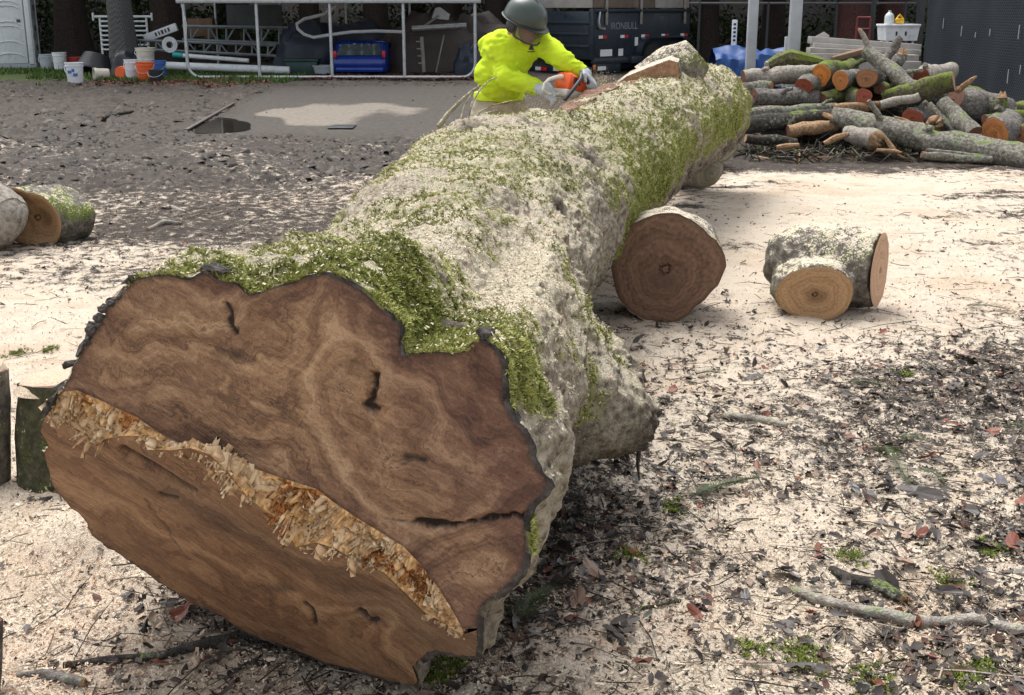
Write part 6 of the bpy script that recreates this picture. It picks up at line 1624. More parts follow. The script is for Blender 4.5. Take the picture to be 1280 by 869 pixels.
# ------------------------------------------------------------------ added backing slope and trees
def slope():  # rising ground added to close the bright sky gap behind the trees
    nx_, ny_ = 60, 24; xs = np.linspace(-60, 60, nx_); ys = np.linspace(39, 90, ny_); X, Y = np.meshgrid(xs, ys)
    p = np.stack([X.ravel(), Y.ravel(), 0 * X.ravel()], 1)
    z = -.05 + np.clip((Y.ravel() - 41) / 24, 0, 2) ** 1.1 * 9 + .35 * fbm(p * .25, 3, 5) * sstep(40, 44, Y.ravel())
    i = (np.arange(ny_ - 1)[:, None] * nx_ + np.arange(nx_ - 1)[None]).ravel()
    o = link('added_slope', mesh_np('added_slope', np.stack([X.ravel(), Y.ravel(), z], 1), np.stack([i, i + 1, i + nx_ + 1, i + nx_], 1)), M['soil_dark'], None, True); tag(o, kind='structure')
slope()
def crown_mesh(n, h0, h1, rmax, seed, leaf, conif=True):
    r = np.random.default_rng(seed)
    hgt = r.random(n) ** .8; z = h0 + (h1 - h0) * hgt
    env = rmax * (1 - hgt) ** .7 + .25 if conif else rmax * np.sin(np.pi * np.clip(hgt * .9 + .08, 0, 1)) ** .6
    # boughs: clumps around whorls
    nb = 46; ba = r.uniform(0, 6.28, nb); bz = r.random(nb); which = r.integers(0, nb, n)
    ang = ba[which] + r.normal(0, .16, n); hgt = np.clip(bz[which] + r.normal(0, .03, n), 0, 1); z = h0 + (h1 - h0) * hgt
    env = rmax * (1 - hgt) ** .7 + .25 if conif else rmax * np.sin(np.pi * np.clip(hgt * .85 + .1, 0, 1)) ** .6
    rad = env * r.random(n) ** .6
    pos = np.stack([rad * np.cos(ang), rad * np.sin(ang), z - .28 * rad + r.normal(0, .12, n)], 1)
    Mx = rotmats(ang + r.normal(0, .5, n), r.normal(.35, .3, n), r.normal(0, .5, n))
    tn = r.random(n)[:, None]; cc = np.array([[.018, .030, .010]]) * (1 - tn) + np.array([[.055, .085, .028]]) * tn
    tv = [(-.5, 0, 0), (-.2, -.2, .02), (.25, -.15, -.03), (.5, 0, -.08), (.2, .17, -.02), (-.22, .18, .03)]
    v, f, c = scatter('x', tv, np.array([[0, 1, 2, 5], [2, 3, 4, 5]]), pos, Mx, r.uniform(.5, 1.2, n) * leaf, cc)
    return mesh_np('crown', v, f, cols=c)
CR = [crown_mesh(2800, 4.6, 18, 3.6, 101, .75), crown_mesh(2800, 4.9, 20, 3.3, 102, .75), crown_mesh(2800, 4.6, 16, 4.0, 103, .8)]  # crowns stay out of view, built dense to block sky light
for c_ in CR: c_.materials.append(M['foliage'])
def tree(label, x, y, r, crown, bark='treebark', h=15, group='trees at the edge of the wood', z0=0, rz=0, lean=0):
    e = empty('fir_tree', (x, y, z0), rz); tag(e, label, 'tree', group)
    n, k = 22, 16; vs_, fs = [], []
    for a in range(k + 1):
        s = a / k; z = h * s ** 1.6; fl = 1 + .55 * math.exp(-z / .45)
        for q in range(n):
            an = 6.2832 * q / n; rr = r * (1 - .85 * s ** 1.6) * fl * (1 + .07 * math.sin(5 * an + z) + .05 * mnoise.noise(Vector((math.cos(an) * 3, math.sin(an) * 3, z * 1.3 + x))))
            vs_.append((rr * math.cos(an) + lean * z, rr * math.sin(an), z - .05))
    for a in range(k):
        for q in range(n): fs.append([a * n + q, a * n + (q + 1) % n, (a + 1) * n + (q + 1) % n, (a + 1) * n + q])
    MB().add(vs_, fs).build('trunk', M[bark], e, True)
    o = link('crown', CR[crown], None, e); o.rotation_euler = (0, 0, rnd.uniform(0, 6)); return e
nt_ = at(157, 80, 31.8); tree('dark tree trunk wrapped in netting in front of the white rack', nt_.x, 31.8, 15 * mpp(31.8), 0, 'netbark', 14, None, 0, 0, -.02)
tr_px = [(92, 37.5, 20, 'thick dark trunk between the toilet and the white rack'), (20, 40, 18, 'dark trunk behind the portable toilet'), (210, 37.5, 19, 'thick dark trunk right of the white rack'), (300, 39, 15, 'dark trunk behind the grey-green board'),
         (388, 39, 13, 'dark trunk above the white hose loop'), (470, 38.5, 16, 'dark trunk above the blue car'), (560, 39.5, 18, 'dark trunk behind the brown heap'), (620, 38, 15, 'dark trunk behind the worker'), (720, 40, 15, 'dark trunk hidden behind the dump trailer'),
         (885, 38, 12, 'slender trunk right of the dump trailer'), (965, 39, 14, 'dark trunk between the two steel posts'), (1064, 33, 20, 'reddish trunk left of the thin black pole'), (1112, 34, 18, 'reddish trunk behind the white tub'), (1200, 36, 18, 'trunk behind the screened fence'), (1290, 33, 18, 'trunk behind the right end of the fence'),
         (-90, 38, 18, 'trunk out beyond the left of the toilet')]
M['redbark'] = mat_bark('cedar_bark', (0.03, 0.014, 0.012), (0.085, 0.038, 0.032), (0.14, 0.07, 0.06))
for k, (px, D, w, lab) in enumerate(tr_px):
    p = at(px, 60, D); tree(lab, p.x, D, w * mpp(D) * .95, k % 3, 'redbark' if 'reddish' in lab else 'treebark', 16, z0=0 if D < 41 else 0)
k = 0
for y in (44, 50):  # extra rows of firs put in to darken the wood
    for x in np.arange(-30, 31, 5.2):
        e = tree('dark fir deep in the wood, added to darken the gaps between nearer trunks', x + rnd.uniform(-1, 1), y + rnd.uniform(-1.5, 1.5), .35, k % 3, 'treebark', 17, 'added firs deep in the wood', (y - 42) * .35); k += 1
# understorey: one mass of leaves
N = 42000
X = rng.uniform(-24, 24, N); Y = rng.uniform(38.2, 43, N); hh = 1.6 + 1.3 * fbm(np.stack([X * .35, Y * .2, 0 * X], 1), 3, 8)
Z = rng.random(N) ** .8 * np.clip(hh, .3, 3.0) + np.clip(Y - 41.2, 0, 9) * .4
gap = fbm(np.stack([X * .8, Y * .8, Z * .8], 1), 2, 9); kp = gap > -.25
X, Y, Z = X[kp], Y[kp], Z[kp]; N = len(X)
tn = rng.random(N)[:, None]; cc = np.array([[.020, .034, .012]]) * (1 - tn) + np.array([[.075, .115, .035]]) * tn
tv = [(-.5, 0, 0), (0, -.22, .04), (.5, 0, -.06), (0, .22, .04)]
v, f, c = scatter('x', tv, np.array([[0, 1, 2, 3]]), np.stack([X, Y, Z], 1), rotmats(rng.uniform(0, 6.28, N), rng.normal(.3, .5, N), rng.normal(0, .6, N)), rng.uniform(.10, .30, N), cc)
o = link('undergrowth', mesh_np('undergrowth', v, f, cols=c), M['foliage']); tag(o, 'dark leafy undergrowth below the trees', 'undergrowth', kind='stuff')
# grass strip before the buckets
N = 15000
X = rng.uniform(-15.5, -5, N); Y = rng.uniform(26.6, 34, N); kp = fbm(np.stack([X * .8, Y * .8, 0 * X], 1), 3, 33) > (-.05 + .5 * sstep(28.5, 27, Y)); X, Y = X[kp], Y[kp]; N = len(X)
Z = ground_z(X, Y); tn = rng.random(N)[:, None]; cc = np.array([[.045, .085, .015]]) * (1 - tn) + np.array([[.15, .24, .05]]) * tn
tv = [(-.16, 0, 0), (.16, 0, 0), (.08, .12, .6), (0, .3, 1)]
v, f, c = scatter('x', tv, np.array([[0, 1, 2, 3]]), np.stack([X, Y, Z], 1), rotmats(rng.uniform(0, 6.28, N), rng.normal(0, .3, N), rng.normal(0, .3, N)), rng.uniform(.06, .15, N), cc)
o = link('grass', mesh_np('grass', v, f, cols=c), M['foliage']); tag(o, 'short green grass along the row of buckets', 'grass', kind='stuff')
# ------------------------------------------------------------------ the worker
M['hivis'] = simple('hi_vis_sweatshirt', (0.52, 0.68, 0.03), 0.85, 0, 0.14, 5, 0.1, bump=0.2, dirt=(0.40, 0.46, 0.07))
M['pants'] = simple('dusty_khaki_trousers', (0.44, 0.38, 0.29), 0.9, 0, 0.25, 8, 0.2, bump=0.2)
M['glove'] = simple('grey_glove', (0.40, 0.43, 0.45), 0.8, 0, 0.2, 25, 0.3, bump=0.2)
M['helmet'] = simple('dark_green_helmet', (0.024, 0.038, 0.030), 0.3, 0, 0.15, 4, 0.6)
M['skin'] = simple('skin', (0.30, 0.155, 0.10), 0.55, 0, 0.12, 20)
M['sawwhite'] = simple('saw_cream_plastic', (0.62, 0.58, 0.50), 0.4, 0, 0.1, 12, dirt=(0.4, 0.33, 0.24))
M['saworange'] = simple('saw_orange_plastic', (0.82, 0.12, 0.02), 0.35, 0, 0.08, 10)
M['steel'] = simple('bare_steel', (0.40, 0.41, 0.42), 0.35, 0.8, 0.2, 10)
M['boot'] = simple('brown_boot', (0.07, 0.045, 0.03), 0.7)
t = NT('clear_visor'); M['visor'] = t.m
t.b.inputs['Base Color'].default_value = (0.10, 0.10, 0.095, 1); t.b.inputs['Roughness'].default_value = 0.12; t.b.inputs['Alpha'].default_value = 0.42
def capsule(mb, p, q, r0, r1, n=14):
    p, q = Vector(p), Vector(q); d = (q - p).normalized(); pts, rs = [], []
    for a in (85, 60, 35, 12): pts.append(p - d * r0 * math.sin(R(a))); rs.append(r0 * math.cos(R(a)))
    for k in range(1, 4): pts.append(p.lerp(q, k / 4)); rs.append(r0 + (r1 - r0) * k / 4)
    for a in (12, 35, 60, 85): pts.append(q + d * r1 * math.sin(R(a))); rs.append(r1 * math.cos(R(a)))
    mb.tube(pts, rs, n)
def ellip(mb, c, s, Rm=None, n=20, k=12):
    vs_, fs = [], []
    for a in range(k + 1):
        th_ = -math.pi / 2 + math.pi * (a + .001) / (k + .002)
        for q in range(n):
            v = Vector((math.cos(6.2832 * q / n) * math.cos(th_) * s[0], math.sin(6.2832 * q / n) * math.cos(th_) * s[1], math.sin(th_) * s[2]))
            if Rm: v = Rm @ v
            vs_.append(v + Vector(c))
    for a in range(k):
        for q in range(n): fs.append([a * n + q, a * n + (q + 1) % n, (a + 1) * n + (q + 1) % n, (a + 1) * n + q])
    fs.append(list(range(n))[::-1]); fs.append([k * n + q for q in range(n)]); mb.add(vs_, fs)
def fuse(name, mb, voxel, it, mat, parent, wrinkle=0.0, wf=14, seed=3, base=Vector()):
    """one continuous surface from overlapping shapes"""
    me = mb.mesh('tmp'); o = bpy.data.objects.new('tmp', me); COL.objects.link(o)
    md = o.modifiers.new('r', 'REMESH'); md.mode = 'VOXEL'; md.voxel_size = voxel; md.adaptivity = 0
    sm = o.modifiers.new('s', 'SMOOTH'); sm.iterations = it; sm.factor = .5
    dg = bpy.context.evaluated_depsgraph_get(); me2 = bpy.data.meshes.new_from_object(o.evaluated_get(dg)); bpy.data.objects.remove(o)
    n = len(me2.vertices); co = np.empty(n * 3); me2.vertices.foreach_get('co', co); co = co.reshape(-1, 3)
    if wrinkle:
        nm = np.empty(n * 3); me2.vertices.foreach_get('normal', nm); nm = nm.reshape(-1, 3)
        w = fbm(co * (np.array([wf, wf, wf * 1.6]) if np.isscalar(wf) else np.array([9., 9., 22.])) + 0.6 * fbm(co * 6, 2, seed + 9)[:, None], 2, seed); w = np.maximum(0.9 - np.abs(w) * 2.6, -.25)
        co = co + nm * (wrinkle * w)[:, None]
    co = co - np.array(base); me2.vertices.foreach_set('co', co.astype(np.float32).ravel()); me2.materials.clear(); me2.name = name; me2.update()
    return link(name, me2, mat, parent, True)
MB0 = Vector((at(625, 118, 8.85).x, 8.85, 0))
A = {k: at(*v) for k, v in dict(hip=(624, 122, 8.85), belly=(627, 100, 8.72), chest=(638, 68, 8.62), neck=(646, 44, 8.54), head=(656, 30, 8.46),
     rs=(614, 58, 8.72), re=(634, 98, 8.46), rw=(668, 109, 8.40), ls=(672, 50, 8.58), le=(700, 73, 8.44), lw=(721, 86, 8.40)).items()}
hipz = A['hip'].z
hl_, hr_ = A['hip'] + Vector((.085, .03, -.06)), A['hip'] + Vector((-.085, -.02, -.06))
kl, kr = Vector((A['hip'].x + .14, 8.78, .52)), Vector((A['hip'].x - .12, 8.72, .52))
fl_, fr_ = Vector((A['hip'].x + .17, 8.92, .09)), Vector((A['hip'].x - .15, 8.86, .09))
fdir = Vector((.74, -.58, -.42)).normalized()         # where he looks
HM = fdir.to_track_quat('X', 'Z').to_matrix()
# body: head, neck and limbs as one surface (mostly under clothes)
mb = MB()
ellip(mb, A['head'], (.098, .078, .118), HM); capsule(mb, A['head'] - Vector((0, 0, .03)), A['neck'], .058, .062)
capsule(mb, A['head'] + HM @ Vector((.085, 0, -.005)), A['head'] + HM @ Vector((.108, 0, -.035)), .010, .015)      # nose
ellip(mb, A['head'] + HM @ Vector((.062, 0, -.085)), (.045, .050, .035), HM)                                     # chin
for sg in (-1, 1): ellip(mb, A['head'] + HM @ Vector((-.005, sg * .080, -.015)), (.022, .012, .032), HM)         # ears
ellip(mb, A['head'] + HM @ Vector((.095, 0, -.068)), (.012, .026, .007), HM)                                     # lips
for sg in (-1, 1): ellip(mb, A['head'] + HM @ Vector((.080, sg * .034, .018)), (.016, .022, .010), HM)           # brows
capsule(mb, A['neck'], A['chest'], .07, .10); capsule(mb, A['chest'], A['belly'], .11, .11); capsule(mb, A['belly'], A['hip'], .14, .13)
capsule(mb, A['rs'], A['chest'], .05, .1); capsule(mb, A['ls'], A['chest'], .05, .1)
for s_, e_, w_ in (('rs', 're', 'rw'), ('ls', 'le', 'lw')): capsule(mb, A[s_], A[e_], .052, .04); capsule(mb, A[e_], A[w_], .04, .028)
for h_, k_, f_ in ((hl_, kl, fl_), (hr_, kr, fr_)): capsule(mb, A['hip'], h_, .1, .09); capsule(mb, h_, k_, .08, .055); capsule(mb, k_, f_, .055, .04)
MAN = fuse('person', mb, .011, 3, M['skin'], None, base=MB0); MAN.location = MB0
tag(MAN, 'worker in a yellow hi-vis sweatshirt and dark helmet leaning over the trunk with a chainsaw', 'person')
# shirt
mb = MB()
capsule(mb, A['neck'] + Vector((0, .02, -.03)), A['chest'], .085, .17); capsule(mb, A['chest'] + Vector((-.02, 0, 0)), A['belly'], .165, .162); capsule(mb, A['belly'], A['hip'] + Vector((0, 0, .17)), .162, .158)
capsule(mb, A['belly'] + Vector((.04, -.05, .03)), A['belly'] + Vector((-.05, -.03, .03)), .13, .14)
capsule(mb, A['rs'], A['chest'] + Vector((-.05, 0, .03)), .085, .15); capsule(mb, A['ls'], A['chest'] + Vector((.04, 0, .03)), .085, .15)
capsule(mb, A['rs'], A['re'], .090, .076); capsule(mb, A['re'], A['rw'], .076, .054)
capsule(mb, A['ls'], A['le'], .088, .072); capsule(mb, A['le'], A['lw'], .072, .052)
SHIRT = fuse('sweatshirt', mb, .011, 5, M['hivis'], MAN, .013, np.array([5.0]), 5, MB0)
hm = MB(); hm.lathe([(.168, .0), (.182, .004), (.186, .03), (.180, .055), (.165, .06)], 28, Matrix.Translation(A['hip'] + Vector((.0, -.02, -.015)) - MB0)); hm.build('hem', M['hivis'], MAN, True)
for w_, e_ in (('rw', 're'), ('lw', 'le')):
    d = (A[w_] - A[e_]).normalized(); cu2 = MB(); cu2.tube([A[w_] - MB0 - d * .02, A[w_] - MB0 + d * .055], [.056, .050], 16); cu2.build('cuff', M['hivis'], MAN, True)
# chest emblem: dark tree mark with a line below
from mathutils.bvhtree import BVHTree
bv = BVHTree.FromPolygons([v.co.copy() for v in SHIRT.data.vertices], [list(p.vertices) for p in SHIRT.data.polygons])
def on_shirt(px, py):
    o_ = Vector((0, 0, CAM_H)) - MB0; h_ = bv.ray_cast(o_, ray(px, py).normalized())
    return (h_[0] + h_[1] * .006) if h_[0] is not None else at(px, py, 8.5) - MB0
e2 = MB()
e2.add([on_shirt(*q) for q in ((660.5, 62), (668, 62), (666.3, 58.5), (667, 58.5), (664.5, 54), (662, 58.5), (662.6, 58.5))], [[0, 1, 2, 6], [6, 2, 3, 4, 5]])
e2.add([on_shirt(*q) for q in ((659.5, 63.4), (669.5, 63.4), (669.5, 64.4), (659.5, 64.4))], [[0, 1, 2, 3]])
e2.build('emblem', M['text_dark'], MAN)
# trousers
mb = MB()
capsule(mb, A['hip'] + Vector((-.04, 0, -.03)), A['hip'] + Vector((.05, 0, -.03)), .145, .145)
for h_, k_, f_ in ((hl_, kl, fl_), (hr_, kr, fr_)): capsule(mb, h_, k_, .118, .092); capsule(mb, k_, f_ + Vector((0, 0, .04)), .090, .085)
fuse('trousers', mb, .013, 4, M['pants'], MAN, .012, 7, 9, MB0)
for f_ in (fl_, fr_):
    bt = MB(); b0 = f_ - MB0; capsule(bt, Vector((b0.x - .03, b0.y, .06)), Vector((b0.x + .12, b0.y - .13, .045)), .055, .048); capsule(bt, Vector((b0.x, b0.y, .06)), Vector((b0.x, b0.y, .2)), .055, .06)
    fuse('boot', bt, .012, 2, M['boot'], MAN)
# helmet: shell, brim, ear muff, visor, straps
Hc = A['head'] + HM @ Vector((-.012, 0, .040)) - MB0; HM4 = Matrix.Translation(Hc) @ HM.to_4x4()
hb = MB(); prof = [(.150, -.030), (.156, -.012), (.152, .012), (.146, .045), (.128, .085), (.095, .117), (.05, .136), (0, .142)]
hb.lathe(prof, 30, HM4 @ Matrix.Diagonal((1.04, .92, 1.0, 1.0))); HEL = hb.build('helmet', M['helmet'], MAN, True)
rb = MB()
for y_ in (-.045, 0, .045): rb.tube([HM4 @ Vector((-.10 + .0, y_, .112 - abs(y_) * .3)), HM4 @ Vector((-.03, y_, .142 - abs(y_) * .35)), HM4 @ Vector((.05, y_, .135 - abs(y_) * .35)), HM4 @ Vector((.11, y_, .088 - abs(y_) * .3))], .010, 6)
rb.build('helmet_ridge', M['helmet'], HEL, True)
br = MB(); br.lathe([(.148, -.034), (.166, -.034), (.170, -.026), (.150, -.018)], 30, HM4 @ Matrix.Translation((.012, 0, 0)) @ Matrix.Diagonal((1.08, .90, 1.0, 1.0))); br.build('brim', M['black'], HEL, True)
vs_, fs = [], []
for i_ in range(13):
    an = R(-72 + 144 * i_ / 12)
    for k_ in range(6):
        z_ = -.035 - .095 * k_ / 5; rr = .158 - .010 * (k_ / 5) ** 2
        vs_.append(HM4 @ Vector((rr * math.cos(an) * 1.02, rr * math.sin(an) * .88, z_ + .03 * (1 - math.cos(an)) * (k_ / 5))))
for i_ in range(12):
    for k_ in range(5): q = i_ * 6 + k_; fs.append([q, q + 6, q + 7, q + 1])
MB().add(vs_, fs).build('visor', M['visor'], HEL, True)
ed = MB(); ed.tube([vs_[i_ * 6 + 5] for i_ in range(13)], .006, 6); ed.tube([vs_[k_] for k_ in range(6)], .006, 6); ed.build('visor_edge', M['black'], HEL, True)
for sg in (-1, 1):
    mf = MB(); ellip(mf, HM4 @ Vector((-.005, sg * .118, -.055)), (.045, .026, .052), HM); mf.build('ear_muff', M['black'], HEL, True)
    stp = MB(); stp.tube([HM4 @ Vector((.03, sg * .108, -.04)), HM4 @ Vector((.045, sg * .095, -.10)), HM4 @ Vector((.06, sg * .04, -.155)), HM4 @ Vector((.065, 0, -.165))], .011, 6); stp.build('chin_strap', M['hivis'], HEL, True)
# gloves with five fingers closed on the handles
def glove(wrist, palm_c, axis, across, curl, parent):
    """axis: wrist->knuckles, across: towards the thumb side, curl: direction the fingers bend"""
    mb = MB(); axis, across, curl = Vector(axis).normalized(), Vector(across).normalized(), Vector(curl).normalized()
    capsule(mb, wrist, palm_c - axis * .02, .040, .040)
    for k in range(4):
        b = palm_c + axis * .030 + across * (.033 - .022 * k); L = (.040, .046, .042, .034)[k]
        k1 = b + axis * L * .8 + curl * L * .35; k2 = k1 + curl * L * .9 + axis * .002; k3 = k2 + curl * L * .15 - axis * L * .65
        capsule(mb, palm_c - axis * .02 + across * (.028 - .018 * k), b, .019, .0135, 8); capsule(mb, b, k1, .0135, .0125, 8); capsule(mb, k1, k2, .0125, .0115, 8); capsule(mb, k2, k3, .0115, .010, 8)
    t0 = palm_c - axis * .02 + across * .036; t1 = t0 + across * .030 + axis * .030 + curl * .012; t2 = t1 + axis * .026 + curl * .030
    capsule(mb, palm_c - axis * .03, t0, .024, .018, 8); capsule(mb, t0, t1, .016, .0145, 8); capsule(mb, t1, t2, .0145, .0115, 8)
    return fuse('glove', mb, .0055, 2, M['glove'], parent, base=MB0)
rh = at(683, 115, 8.30); lh = at(735, 95, 8.36)
glove(A['rw'] + (rh - A['rw']).normalized() * .02, rh, (rh - A['rw']), (0.1, -.2, 1), (.25, -.55, -.9), MAN)
glove(A['lw'] + (lh - A['lw']).normalized() * .02, lh, (lh - A['lw']) + Vector((0, 0, -.02)), (-.5, -.75, .45), (-.30, .0, -1), MAN)
hair = MB(); ellip(hair, A['head'] + HM @ Vector((-.03, 0, -.02)) - MB0, (.082, .083, .085), HM); hair.build('hair', M['black'], MAN, True)

# ------------------------------------------------------------------ chainsaw
sc0 = at(712, 110, 8.36); SAW = empty('chainsaw', sc0); tag(SAW, 'orange and cream chainsaw held in both gloved hands over the trunk', 'chainsaw')
SX = (at(770, 132, 8.75) - at(690, 112, 8.30)).normalized(); SY = SX.cross(Vector((0, 0, 1))).normalized() * -1; SZ = SX.cross(SY) * (1 if SX.cross(SY).z > 0 else -1)
RS = Matrix((SX, SZ.cross(SX), SZ)).transposed()
def S3(x, y, z): return RS @ Vector((x, y, z))
mb = MB(); mb.box((0, 0, 0), (.21, .15, .12), None, .03)
for v in mb.v:
    if v.z > .02: v.x = v.x * .82 - .012
    if v.z > .04 and v.x > .04: v.z -= .02
for k, v in enumerate(mb.v): mb.v[k] = RS @ (v + Vector((.015, 0, .035)))
eng = mb.build('engine_cover', M['saworange'], SAW, True)
mb = MB()
for k in range(4):
    mb.box(S3(-.045 + k * .018, -.079, .045), (.008, .006, .05), RS)
mb.build('vent_slot', M['black'], eng)
mb = MB(); mb.box((0, 0, 0), (.22, .16, .055), None, .015)
for k, v in enumerate(mb.v): mb.v[k] = RS @ (v + Vector((.01, 0, -.045)))
mb.build('crankcase', M['sawwhite'], SAW, True)
mb = MB(); mb.tube([S3(-.09, 0, .06), S3(-.15, 0, .045), S3(-.21, 0, .02), S3(-.245, 0, -.015), S3(-.25, 0, -.055), S3(-.20, 0, -.075), S3(-.08, 0, -.06)], [.018, .014, .012, .011, .010, .010, .014], 10); mb.build('rear_handle', M['sawwhite'], SAW, True)
mb = MB(); mb.tube([S3(-.15, -.115, -.10), S3(-.10, -.125, -.03), S3(-.03, -.12, .06), S3(.02, -.07, .115), S3(.05, .03, .125), S3(.05, .10, .07), S3(.02, .105, -.03)], .0135, 10); mb.build('front_handle', M['black'], SAW, True)
mb = MB(); mb.prism([S3(.11, -.06, .03), S3(.125, -.06, .13), S3(.14, -.06, .13), S3(.13, -.06, .03)], S3(0, .12, 0)); mb.build('hand_guard', M['black'], SAW)
mb = MB(); pr = [S3(.09, .02, .015), S3(.50, .02, .005), S3(.54, .02, -.02), S3(.545, .02, -.035), S3(.53, .02, -.055), S3(.50, .02, -.07), S3(.09, .02, -.06)]
mb.prism(pr, S3(0, .006, 0)); bar_ = mb.build('guide_bar', M['steel'], SAW)
mb = MB(); mb.tube([p + S3(0, .003, 0) for p in pr + [pr[0]]], .006, 6); mb.build('chain', M['dgreypl'], bar_)
# flying saw chips
N = 5200
uu = rng.random(N); sx = 688 + 20 * rng.normal(0, 1, N); sy = 136 + 10 * rng.normal(0, 1, N); dd = 8.15 + .5 * rng.random(N)
xs = rng.random(N) < .22; sx = np.where(xs, 748 + 11 * rng.normal(0, 1, N), sx); sy = np.where(xs, 103 + 7 * rng.normal(0, 1, N), sy); dd = np.where(xs, 8.5 + .4 * rng.random(N), dd)
pos = np.array([list(at(a, b, d)) for a, b, d in zip(sx, sy, dd)])
tn = rng.random(N)[:, None]; cc = np.array([[.42, .34, .25]]) * (1 - tn) + np.array([[.70, .60, .46]]) * tn
v, f, c = scatter('x', tvc, np.array(tfc), pos, rotmats(rng.uniform(0, 6.28, N), rng.uniform(0, 6.28, N), rng.uniform(0, 6.28, N)), rng.uniform(.003, .009, N), cc)
o = link('saw_spray', mesh_np('saw_spray', v, f, cols=c), M['litter']); tag(o, 'spray of saw chips flying from the chainsaw past the worker', 'sawdust', kind='stuff')
# ------------------------------------------------------------------ litter on the ground
def spots(n, ylo, yhi, key, power=1.0):
    """random places, thinning out with distance, weighted by the litter or sawdust amount"""
    n = int(n * 1.38); px = rng.uniform(-420, 1680, n); py = ylo + (yhi - ylo) * rng.random(n)
    y = -(py - CY) / F_PX; x = (px - CX) / F_PX; dy = CP + y * SP; dz = -SP + y * CP; t_ = -CAM_H / dz
    X, Y = x * t_, dy * t_
    s, l = field(X, Y); w = s if key == 's' else np.clip(l / 10, 0, 1)
    k = rng.random(n) < np.clip(w, 0, 1) ** power
    return X[k], Y[k], s[k], l[k]
def leaf_template(curl, lobes=0):
    pts = [(-.5, 0), (-.30, -.20), (-.02, -.30), (.26, -.20), (.52, 0), (.26, .20), (-.02, .30), (-.30, .20)]
    if lobes: pts = [(-.5, 0), (-.26, -.34), (-.12, -.14), (.10, -.42), (.16, -.14), (.55, 0), (.16, .14), (.10, .42), (-.12, .14), (-.26, .34)]
    z = lambda x, y: curl * (1.6 * y * y + .5 * x * x) + .10 * curl * math.sin(9 * x + 5 * y)
    v = [(x, y, z(x, y)) for x, y in pts] + [(-.2, 0, -.03 * curl), (.2, 0, -.03 * curl)]; n = len(pts); a, b = n, n + 1
    if lobes: f = [(0, 1, 2, a), (2, 3, 4, a), (a, 4, 5, b), (b, 5, 6, a), (a, 6, 7, 8), (a, 8, 9, 0)]
    else: f = [(0, 1, 2, a), (a, 2, 3, b), (b, 3, 4, 5), (b, 5, 6, a), (a, 6, 7, 0)]; f = [(0, 1, 2, a), (a, 2, 3, b), (3, 4, 5, b), (b, 5, 6, a), (a, 6, 7, 0)]
    return np.array(v), np.array(f)
LT = [leaf_template(.5), leaf_template(-.6), leaf_template(1.0), leaf_template(.6, 1), leaf_template(-.8, 1)]
PALL = np.array([(.030, .024, .020), (.055, .043, .036), (.085, .060, .045), (.10, .085, .075), (.17, .15, .135), (.11, .050, .032), (.24, .165, .115), (.19, .055, .026)])
PW = np.array([.26, .24, .18, .10, .05, .09, .05, .03])
sets = []
X, Y, s, l = spots(44000, 190, 900, 'l', 1.9)
# clumping
cl_ = fbm(np.stack([X * 2.2, Y * 2.2, 0 * X], 1), 3, 201); k = cl_ > rng.uniform(-.55, .25, len(X)); X, Y, l = X[k], Y[k], l[k]
N = len(X); Z = ground_z(X, Y); which = rng.integers(0, 5, N)
sz = rng.uniform(.022, .060, N) * np.where(rng.random(N) < .3, .55, 1); ci = rng.choice(8, N, p=PW); col_ = PALL[ci] * rng.uniform(.7, 1.25, (N, 1))
for w_ in range(5):
    k = which == w_; n = int(k.sum())
    sets.append(scatter('x', LT[w_][0], LT[w_][1], np.stack([X[k], Y[k], Z[k] + .006 + .012 * rng.random(n)], 1), rotmats(rng.uniform(0, 6.28, n), rng.normal(0, .28, n), rng.normal(0, .28, n)), np.stack([sz[k], sz[k] * rng.uniform(.5, 1, n), sz[k]], 1), col_[k]))
o = scatter_join('leaf_litter', sets, M['leafshine']); tag(o, 'brown and grey leaf litter strewn over the sawdust', 'leaves', kind='stuff')
# saw chips and shavings
X, Y, s, l = spots(170000, 205, 900, 's', 1.6); N = len(X); Z = ground_z(X, Y)
tn = rng.random(N)[:, None]; cc = np.array([[.50, .36, .24]]) * (1 - tn) + np.array([[.84, .74, .58]]) * tn
pk = (fbm(np.stack([X * .9, Y * .9, 0 * X], 1), 2, 210) > .1)[:, None]; cc = np.where(pk, cc * np.array([[1.0, .90, .86]]), cc)
dk = (rng.random(N) < .09)[:, None]; cc = np.where(dk, np.array([[.09, .065, .05]]) * (.5 + tn), cc)
sz = rng.uniform(.003, .012, N) * np.where(rng.random(N) < .04, 2.2, 1)
sets = [scatter('x', tvc, np.array(tfc), np.stack([X, Y, Z + .003 + .006 * rng.random(N)], 1), rotmats(rng.uniform(0, 6.28, N), rng.normal(0, .45, N), rng.normal(0, .45, N)), np.stack([sz, sz * rng.uniform(.5, 1.2, N), sz], 1), cc)]
o = scatter_join('saw_chips', sets, M['litter']); tag(o, 'pale saw chips covering the ground round the logs', 'sawdust', kind='stuff')
